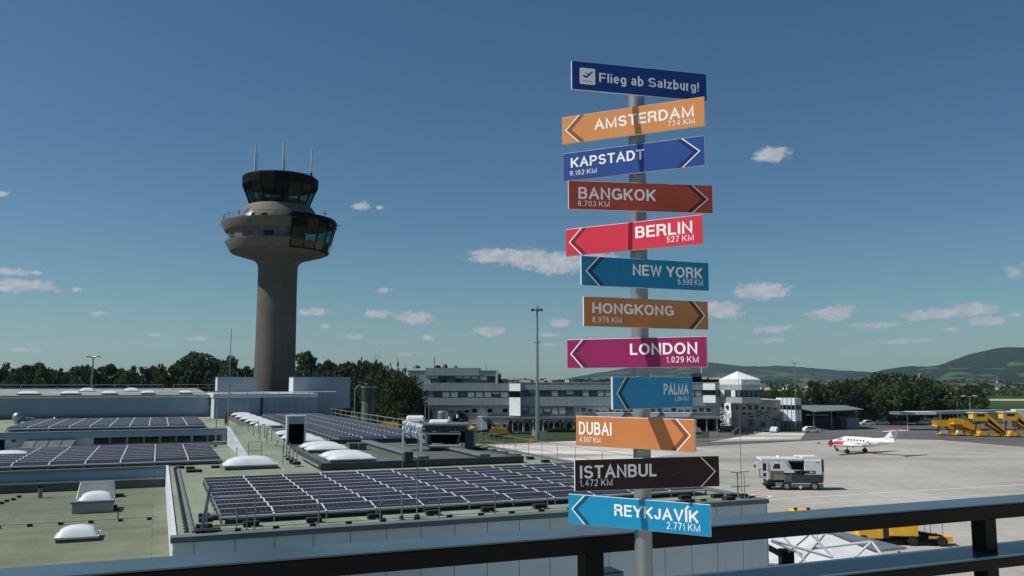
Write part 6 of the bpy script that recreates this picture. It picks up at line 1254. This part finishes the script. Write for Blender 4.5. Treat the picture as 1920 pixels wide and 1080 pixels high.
for a, b_, w in (((1446, 1012, -3), (1560, 1045, -3.5), .13), ((1500, 1055, -3.5), (1545, 1003, -3), .11), ((1478, 1035, -3), (1516, 1003, -3), .11), ((1520, 1000, -3), (1562, 1046, -3.5), .12), ((1466, 1003, -3), (1510, 1052, -3.5), .1), ((1515, 1030, -3.2), (1632, 1016, -3), .12), ((1604, 1044, -3.5), (1634, 1016, -3), .12), ((1635, 1016, -3), (1656, 1044, -3.5), .13), ((1532, 1000, -3), (1534, 1022, -3), .06), ((1445, 1014, -3), (1505, 1040, -3.2), .1)):
    m = MB(); m.cyl(cp_(*a), cp_(*b_), w * .55, 'white_metal' if w != .11 else 'galvanised', n=8); m.build('strut', gc)
m = MB(); p, q = cp_(1466, 1047, -2.6), cp_(1489, 1032, -2.6); m.box(p.x, q.x, p.y, p.y + .6, p.z - .5, q.z, 'black'); a, b_ = cp_(1440, 1026, -2.2), cp_(1475, 1045, -2.2); m.bar(a, b_, .25, .3, 'dark_metal'); m.build('dark_bracket', gc)
m = MB(); 
for p in (B[0] + Vector((.4, -.3, 0)), B[4] + Vector((.4, .3, 0)), B[3] + Vector((-.4, .3, 0)), A[0].lerp(A[2], .3), A[1].lerp(A[2], .25)):
    m = MB(); m.cyl((p.x, p.y, 0), (p.x, p.y, p.z - .09), .12, 'galvanised', n=8); m.build('support', gc)
ld = thing('belt_loader', 'yellow belt loader with black conveyor standing beyond the truss canopy', 'belt loader', at_z(1690, 1020, 0), R(-8)); kl = ld.location.y / F_PX
def lx(px): return (px - 1690) * kl
m = MB(); m.box(lx(1612), lx(1655), -.9, .9, .55, 1.55, 'yellow'); m.box(lx(1665), lx(1715), -.9, .9, .8, 1.75, 'yellow'); m.build('body', ld, bevel=.06); m = MB(); m.box(lx(1605), lx(1760), -.8, .8, .3, .6, 'black'); m.box(lx(1652), lx(1667), -.85, .85, .6, 1.6, 'dark_metal'); m.build('chassis', ld)
m = MB(); m.hexa([(lx(1660), -.5, 1.2), (lx(1770), -.5, .5), (lx(1770), .5, .5), (lx(1660), .5, 1.2), (lx(1660), -.5, 1.5), (lx(1770), -.5, .75), (lx(1770), .5, .75), (lx(1660), .5, 1.5)], 'black'); m.build('conveyor', ld); m = MB(); m.box(lx(1735), lx(1775), -.6, .6, .35, .8, 'yellow'); m.build('front_guard', ld)
m = MB()
for px in (1735, 1745, 1766): m.cyl((lx(px), .5, .7), (lx(px), .5, 2.9), .035, 'galvanised', n=6)
m.build('handrail', ld)
for x in (1620, 1705, 1755): wheel(ld, lx(x), -.8, .42, .3, 'dark_metal'); wheel(ld, lx(x), .8, .42, .3, 'galvanised', 1)
hl = thing('high_loader', 'yellow topped loader peeping over the handrail with two black knobs', 'loader', (at_d(1502, 955, 66).x, 66, 0)); zt_ = at_d(1502, 955.5, 66).z; k_ = 66 / F_PX
m = MB(); m.box(-16 * k_, 18 * k_, -.8, .8, zt_ - .9, zt_, 'yellow'); m.build('platform', hl, bevel=.05); m = MB(); m.box(-12 * k_, 12 * k_, -.5, .5, .4, zt_ - .9, 'graphite'); m.box(-16 * k_, 18 * k_, -.9, .9, .4, .9, 'yellow'); m.build('chassis', hl)
for px in (-14, 9): m = MB(); m.cyl((px * k_, -.5, zt_), (px * k_, -.5, zt_ + .12), .06, 'black', n=8); m.ell((px * k_, -.5, zt_ + .14), (.16, .16, .09), 'black', 8, 6); m.build('beacon', hl)
for x in (-11, 12): wheel(hl, x * k_, -.75, .4, .25)

# ================================================================ terrace railing
ZD = CAM_Z - .55
yn, yf = r_z(1100, 1004, ZD).y, r_z(1100, 986, ZD).y
rl = thing('terrace_railing', 'dark blue grey flat metal railing across the foreground of the terrace', 'railing', (0, 0, 0), TH)
hgt = .068
m = MB(); m.box(-6, 9, yn + .002, yf - .002, ZD - hgt, ZD - .006, 'rail_paint'); m.build('handrail', rl, bevel=.004); m = MB(); m.box(-6, 9, yn, yf, ZD - .006, ZD, 'rail_lit_tone'); m.build('rail_lit_tone', rl, bevel=.002)  # thin top plate in the paler tone, sunlit brightness put into its colour
def post_x(px): v = to_r(ray(px, 1040)); return v.x / v.y * (yn + .04)
for px, w in ((1110, 44), (1852, 28)):
    x = post_x(px); ww = .072; m = MB(); m.box(x - ww / 2, x + ww / 2, yn + .015, yn + .09, ZD - 1.1, ZD - hgt - .001, 'rail_paint'); m.build('post', rl, bevel=.003)
z2_ = r_y(1920, 1012, yf).z
x0 = post_x(1120); 
yl0, yl1 = yf - .245, yf + .0
m = MB(); m.box(x0 + .05, 9, yl0 + .002, yl1, z2_ - .05, z2_ - .006, 'rail_paint'); m.build('lower_rail', rl, bevel=.004); m = MB(); m.box(x0 + .05, 9, yl0, yl1, z2_ - .006, z2_, 'rail_lit_tone'); m.build('rail_lit_tone', rl, bevel=.002)  # lower rail gets the same plate with sunlight painted into its colour
m = MB(); m.box(x0 - .01, x0 + .1, yn + .02, yn + .12, z2_ - .02, z2_ + .075, 'rail_lit_tone'); m.build('bracket', rl, bevel=.006)
dk = MB(); dk.box(-14, 16, -12, yf + .2, CAM_Z - 1.95, CAM_Z - 1.67, 'light_concrete'); o = dk.build('viewing_terrace'); o.rotation_euler = (0, 0, TH); struct(o)

# ================================================================ signpost
PD = 3.02; pp = at_d(1207, 1040, PD); PR = .0305
sgp = thing('signpost', 'grey steel signpost carrying twelve coloured city direction boards on the terrace', 'signpost', (pp.x, PD, CAM_Z - 1.67))
BZ = CAM_Z - 1.67
ztop = at_d(1190, 168, PD).z
m = MB(); m.cyl((0, 0, 0), (0, 0, ztop - BZ), PR, 'pole_steel', n=28); m.ell((0, 0, ztop - BZ), (PR, PR, .008), 'pole_steel', 28, 6, 0); m.build('pole', sgp, smooth=True)
m = MB(); m.cyl((0, 0, 0), (0, 0, .015), .11, 'pole_steel', n=24); m.build('base_plate', sgp)
def sign_mat(name, hexc):
    m, t, b = nodes(name); c = lin(hexc); f = noise(t, 9, 6); g = noise(t, 60, 4)
    base = mixc(t, ramp(t, f, .3, .7), mul(c, .94), mul(c, 1.06)); base = mixc(t, ramp(t, g, .66, .78, 0, .25), base, mixc(t, .5, c, (.5, .5, .5, 1)))
    t.links.new(base, b.inputs['Base Color']); b.inputs['Roughness'].default_value = .45; b.inputs['Specular IOR Level'].default_value = .35
M('letter_white', '#f2f2f2', .5, var=.03); M('letter_dim', '#b9c6cb', .5, var=.03)
SIGNS = [  # text, distance, colour, dark band, xL, xR, yTL, yTR, yBL, yBR, hd, chevron (side, apex, end), text u0,u1,v0,v1, km u0,u1,v0,v1
 ('Flieg ab Salzburg!', None, '#193f86', None, 1072, 1324.5, 112, 140, 167.5, 190, -.067, None, .196, .94, .34, .67, None),
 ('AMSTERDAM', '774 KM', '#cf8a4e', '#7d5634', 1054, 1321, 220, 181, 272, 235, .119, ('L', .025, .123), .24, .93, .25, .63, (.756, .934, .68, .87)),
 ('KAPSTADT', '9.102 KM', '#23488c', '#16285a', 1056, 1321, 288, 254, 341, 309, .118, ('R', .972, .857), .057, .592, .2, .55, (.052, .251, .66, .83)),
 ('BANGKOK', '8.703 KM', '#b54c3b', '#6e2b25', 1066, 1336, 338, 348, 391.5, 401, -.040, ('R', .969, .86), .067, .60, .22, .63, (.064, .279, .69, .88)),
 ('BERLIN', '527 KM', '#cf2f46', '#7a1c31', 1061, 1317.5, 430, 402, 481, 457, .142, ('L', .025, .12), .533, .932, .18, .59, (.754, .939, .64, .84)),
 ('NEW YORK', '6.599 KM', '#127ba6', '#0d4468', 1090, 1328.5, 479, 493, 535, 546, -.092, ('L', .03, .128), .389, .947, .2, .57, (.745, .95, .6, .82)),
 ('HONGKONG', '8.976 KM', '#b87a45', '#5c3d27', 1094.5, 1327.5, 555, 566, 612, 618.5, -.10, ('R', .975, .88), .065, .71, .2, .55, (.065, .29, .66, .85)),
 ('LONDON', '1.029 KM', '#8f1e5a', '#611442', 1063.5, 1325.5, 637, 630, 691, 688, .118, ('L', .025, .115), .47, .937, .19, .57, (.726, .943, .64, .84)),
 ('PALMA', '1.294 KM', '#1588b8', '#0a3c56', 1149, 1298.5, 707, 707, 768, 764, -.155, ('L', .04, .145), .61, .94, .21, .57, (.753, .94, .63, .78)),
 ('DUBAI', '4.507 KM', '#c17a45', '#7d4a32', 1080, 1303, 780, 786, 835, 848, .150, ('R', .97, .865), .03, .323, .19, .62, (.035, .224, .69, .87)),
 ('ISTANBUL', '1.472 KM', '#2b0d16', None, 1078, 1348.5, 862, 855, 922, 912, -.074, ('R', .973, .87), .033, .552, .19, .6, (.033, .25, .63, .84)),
 ('REYKJAVÍK', '2.771 KM', '#0a8ab8', '#0a4f72', 1066, 1332, 926, 946, 981, 1007, .138, ('L', .024, .12), .345, .925, .22, .6, (.709, .932, .64, .87))]
def arc(cx, cy, rx, ry, a0, a1, n=14): return [(cx + rx * math.cos(R(a0 + (a1 - a0) * i / n)), cy + ry * math.sin(R(a0 + (a1 - a0) * i / n))) for i in range(n + 1)]
G = {  # centre lines in a unit box: (width, strokes); a plain grotesque
 'A': (.76, [[(0, 0), (.5, 1), (1, 0)], [(.17, .33), (.83, .33)]]), 'B': (.66, [[(0, 0), (0, 1)], [(0, 1), (.6, 1)] + arc(.6, .765, .34, .235, 90, -90) + [(0, .53)], [(0, .53), (.6, .53)] + arc(.6, .265, .4, .265, 90, -90) + [(0, 0)]]),
 'D': (.7, [[(0, 0), (0, 1)], [(0, 1), (.42, 1)] + arc(.42, .5, .58, .5, 90, -90) + [(0, 0)]]), 'E': (.6, [[(1, 1), (0, 1), (0, 0), (1, 0)], [(0, .52), (.92, .52)]]), 'F': (.56, [[(1, 1), (0, 1), (0, 0)], [(0, .5), (.88, .5)]]),
 'G': (.78, [arc(.5, .5, .5, .5, 38, 330) + [(1, .1)], [(.56, .45), (1, .45), (1, 0)]]), 'H': (.7, [[(0, 0), (0, 1)], [(1, 0), (1, 1)], [(0, .52), (1, .52)]]), 'I': (0, [[(0, 0), (0, 1)]]), 'J': (.52, [[(1, 1), (1, .3)] + arc(.5, .3, .5, .3, 0, -180)]),
 'K': (.68, [[(0, 0), (0, 1)], [(1, 1), (0, .32)], [(.36, .57), (1, 0)]]), 'L': (.54, [[(0, 1), (0, 0), (1, 0)]]), 'M': (.86, [[(0, 0), (0, 1), (.5, 0), (1, 1), (1, 0)]]), 'N': (.7, [[(0, 0), (0, 1), (1, 0), (1, 1)]]), 'O': (.8, [arc(.5, .5, .5, .5, 0, 360, 28)]),
 'P': (.64, [[(0, 0), (0, 1), (.58, 1)] + arc(.58, .73, .42, .27, 90, -90) + [(0, .46)]]), 'R': (.68, [[(0, 0), (0, 1), (.58, 1)] + arc(.58, .75, .38, .25, 90, -90) + [(0, .5)], [(.55, .5), (.82, .44), (.9, .3), (.92, .12), (1, 0)]]),
 'S': (.66, [arc(.5, .75, .46, .25, 18, 262, 16) + arc(.5, .26, .5, .26, 80, -165, 16)]), 'T': (.64, [[(0, 1), (1, 1)], [(.5, 1), (.5, 0)]]), 'U': (.7, [[(0, 1), (0, .32)] + arc(.5, .32, .5, .32, 180, 360) + [(1, 1)]]), 'V': (.72, [[(0, 1), (.5, 0), (1, 1)]]), 'W': (1.0, [[(0, 1), (.24, 0), (.5, 1), (.76, 0), (1, 1)]]), 'Y': (.72, [[(0, 1), (.5, .42), (1, 1)], [(.5, .42), (.5, 0)]]),
 '0': (.5, [arc(.5, .5, .5, .5, 0, 360, 24)]), '1': (.24, [[(0, .72), (.6, .78), (1, 1), (1, 0)]]), '2': (.5, [arc(.5, .7, .5, .3, 170, -38) + [(0, 0), (1, 0)]]), '3': (.5, [arc(.48, .75, .46, .25, 160, -80) + arc(.48, .26, .52, .26, 80, -165)]), '4': (.54, [[(.76, 0), (.76, 1), (0, .28), (1.05, .28)]]),
 '5': (.5, [[(.95, 1), (.16, 1), (.06, .48)] + arc(.48, .33, .52, .33, 130, -160)]), '6': (.5, [arc(.5, .32, .5, .32, 0, 360, 20), arc(.55, .5, .55, .5, 55, 200)]), '7': (.5, [[(0, 1), (1, 1), (.3, 0)]]), '8': (.5, [arc(.5, .76, .44, .24, 0, 360, 18), arc(.5, .26, .5, .26, 0, 360, 18)]), '9': (.5, [arc(.5, .68, .5, .32, 0, 360, 20), arc(.45, .5, .55, .5, 15, -130)]),
 '.': (0, [[(0, -.07), (0, .07)]]), '!': (0, [[(0, .27), (0, 1.06)], [(0, -.07), (0, .07)]]), 'l': (0, [[(0, -.06), (0, 1.06)]]), 'i': (0, [[(0, -.06), (0, .72)], [(0, .92), (0, 1.06)]]), 'e': (.46, [[(0, .36), (1, .36)] + arc(.5, .35, .5, .36, 2, 318, 18)]), 'g': (.46, [arc(.5, .36, .5, .35, 0, 360, 20), [(1, .73), (1, -.1)] + arc(.5, -.1, .5, .2, 0, -160, 10)]), 'a': (.44, [arc(.46, .52, .46, .2, 155, 0, 10) + [(.92, .05), (1, -.04)], arc(.44, .2, .46, .2, 70, 360, 16)]),
 'b': (.46, [[(0, -.06), (0, 1.06)], arc(.5, .35, .5, .36, 0, 360, 20)]), 'S2': (0, []), 'z': (.42, [[(0, .68), (1, .68), (0, 0), (1, 0)]]), 'u': (.42, [[(0, .74), (0, .25)] + arc(.5, .25, .5, .26, 180, 340, 10), [(1, .74), (1, -.06)]]), 'r': (.26, [[(0, -.06), (0, .74)], [(0, .4)] + arc(.9, .35, .9, .35, 160, 85, 6)])}
def text_mesh(s, w, gap=.13):
    vs, fs = [], []; x = 0; lay = 0
    for ch in s:
        if ch == ' ': x += .3; continue
        base = 'I' if ch == 'Í' else ch; gw, strokes = G[base]; strokes = list(strokes)
        if ch == 'Í': strokes = strokes + [[(-.0, 1.2), (.12, 1.42)]]
        iw = max(gw - w, 0); sx = iw if gw else 1.0
        for st__ in strokes:
            pts = [Vector((x + w / 2 + px * sx, w / 2 + py * (1 - w))) for px, py in st__]; clean = [pts[0]]
            for q in pts[1:]:
                if (q - clean[-1]).length > 1e-4: clean.append(q)
            pts = clean; closed = (pts[0] - pts[-1]).length < 1e-3 and len(pts) > 4
            if not closed and gw or ch in 'IÍ':       # square ends reach the edge of the letter box
                d0 = (pts[0] - pts[1]).normalized(); d1 = (pts[-1] - pts[-2]).normalized()
                if ch not in 'GSCJ235698eagur' or len(st__) == 2: pts[0] = pts[0] + d0 * w / 2; pts[-1] = pts[-1] + d1 * w / 2
            n = len(pts); L_ = []; o = len(vs)
            for i in range(n):
                a = pts[i] - pts[i - 1] if i else (pts[1] - pts[0] if not closed else pts[-1] - pts[-2]); b = pts[i + 1] - pts[i] if i < n - 1 else (pts[-1] - pts[-2] if not closed else pts[1] - pts[0])
                a = a.normalized(); b = b.normalized(); t = (a + b); t = t.normalized() if t.length > .05 else a; nr = Vector((-t.y, t.x)); k = min(1 / max(.35, nr.dot(Vector((-a.y, a.x)))), 2.2)
                for sg in (1, -1): q = pts[i] + nr * (w / 2 * k * sg); vs.append((q.x, lay * .000004, min(max(q.y, -.4), 1.5)))
            fs += [(o + 2 * i, o + 2 * i + 1, o + 2 * i + 3, o + 2 * i + 2) for i in range(n - 1)]; lay += 1
        x += max(gw, w) + gap
    me = bpy.data.meshes.new('lettering'); me.from_pydata(vs, [], fs); me.update(); return me
def put_text(parent, s, u0, u1, v0, v1, Wd, Ht, mat_, w, y, name='lettering'):
    me = text_mesh(s, w, .115 if w > .13 else .2); me.name = name; xs = [v.co.x for v in me.vertices]; a, b_ = min(xs), max(xs)
    sx, sz = (u1 - u0) * Wd / (b_ - a), (v1 - v0) * Ht
    for v in me.vertices: v.co = ((v.co.x - a) * sx + (u0 - .5) * Wd, y - v.co.y, v.co.z * sz + (.5 - v1) * Ht)
    me.materials.append(MATS[mat_]); o = bpy.data.objects.new(name, me); COL.objects.link(o); o.parent = parent; return o
for (txt, km, colr, dark, xL, xR, yTL, yTR, yBL, yBR, hd, chev, u0, u1, v0, v1, kk) in SIGNS:
    Dc = PD - .036; PLt, PRt, PLb, PRb = at_d(xL, yTL, Dc + hd), at_d(xR, yTR, Dc - hd), at_d(xL, yBL, Dc + hd), at_d(xR, yBR, Dc - hd)
    Pc = (PLt + PRt + PLb + PRb) / 4; Wd = math.hypot(PRt.x - PLt.x, PRt.y - PLt.y); Ht = ((PLt.z - PLb.z) + (PRt.z - PRb.z)) / 2; ang = math.atan2(PRt.y - PLt.y, PRt.x - PLt.x)
    cn_ = txt.title().replace('Í', 'í'); m = MB(); th_ = .004
    m.box(-Wd / 2, Wd / 2, 0, .008, -Ht / 2, Ht / 2, 'white_metal'); bd = m.build('sign_board', sgp, bevel=.0015)
    bd.location = (Pc.x - pp.x, Pc.y - PD, Pc.z - BZ); bd.rotation_euler = (0, 0, ang)
    bd['label'] = f'board reading {txt}' + (f' {km}' if km else '')
    cm = 'sign_' + cn_.lower().replace(' ', '_').replace('!', ''); sign_mat(cm, colr)
    e = .0014
    m = MB(); m.box(-Wd / 2 + e, Wd / 2 - e, -.0012, -.0002, -Ht / 2 + e, Ht / 2 - e, cm); m.build('face', bd)
    # clamp to the pole
    m = MB(); loc = Vector((-bd.location.x, -bd.location.y, 0)); loc.rotate(Matrix.Rotation(-ang, 3, 'Z'))
    for z in (-.03, .03): m.box(loc.x - .02, loc.x + .02, .0085, max(.012, loc.y), z - .008, z + .008, 'steel')
    m.build('clamp', bd)
    if chev:
        sd_, ua, ue = chev; xa, xe = (ua - .5) * Wd, (ue - .5) * Wd; hz_ = Ht / 2 - e; sg_ = 1 if sd_ == 'L' else -1; w1, w2 = .0055 * sg_, .026 * sg_
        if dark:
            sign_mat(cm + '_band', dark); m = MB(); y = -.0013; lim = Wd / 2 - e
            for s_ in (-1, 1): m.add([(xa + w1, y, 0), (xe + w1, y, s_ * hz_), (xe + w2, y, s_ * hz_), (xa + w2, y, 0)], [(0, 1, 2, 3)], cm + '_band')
            m.build('printed_band', bd)  # darker band printed next to the arrow
        m = MB(); y = -.0014
        for s_ in (-1, 1): m.add([(xa, y, 0), (xe, y, s_ * hz_), (xe + w1, y, s_ * hz_), (xa + w1, y, 0)], [(0, 1, 2, 3)], 'letter_white')
        m.build('arrow', bd)
    lm = 'letter_white'
    put_text(bd, txt, u0, u1, v0, v1, Wd, Ht, lm, .168 if km else .145, -.0014)
    if km: put_text(bd, km, kk[0], kk[1], kk[2], kk[3], Wd, Ht, lm, .115, -.0014, 'distance_lettering')
    if not km:                                     # take-off pictogram
        x0, x1 = (.056 - .5) * Wd, (.168 - .5) * Wd; z0, z1 = (.5 - .79) * Ht, (.5 - .22) * Ht; r_ = .006; y = -.0013
        poly = []
        for cx_, cz_, a0 in ((x1 - r_, z1 - r_, 0), (x0 + r_, z1 - r_, 90), (x0 + r_, z0 + r_, 180), (x1 - r_, z0 + r_, 270)):
            for i in range(6): a = R(a0 + i * 18); poly.append((cx_ + r_ * math.cos(a), y, cz_ + r_ * math.sin(a)))
        m = MB(); m.add(poly, [tuple(range(len(poly)))], 'letter_white'); m.build('pictogram', bd)
        w, h = x1 - x0, z1 - z0
        def P(u, v): return (x0 + u * w, y - .0001, z0 + v * h)
        m = MB(); m.add([P(.2, .55), P(.3, .57), P(.42, .5), P(.78, .82), P(.86, .84), P(.84, .76), P(.5, .42), P(.36, .4), P(.22, .48)], [(0, 1, 2, 7, 8), (2, 3, 4, 5, 6, 7)], cm); m.add([P(.3, .7), P(.38, .72), P(.62, .66), P(.56, .6)], [(0, 3, 2, 1)], cm); m.add([P(.2, .2), P(.8, .16), P(.8, .2), P(.2, .23)], [(0, 1, 2, 3)], cm); m.build('pictogram_plane', bd)

# ================================================================ air
m = MB(); m.box(-9000, 9000, -3200, 9500, -3, 420, 'white_paint'); hz = m.build('haze'); hz['kind'] = 'stuff'
mt = bpy.data.materials.new('haze'); mt.use_nodes = True; t = mt.node_tree; t.nodes.clear(); v = t.nodes.new('ShaderNodeVolumePrincipled'); o_ = t.nodes.new('ShaderNodeOutputMaterial')
v.inputs['Color'].default_value = (.62, .84, 1, 1); v.inputs['Density'].default_value = 5e-5; v.inputs['Anisotropy'].default_value = .2
t.links.new(v.outputs[0], o_.inputs['Volume']); hz.data.materials.clear(); hz.data.materials.append(mt)
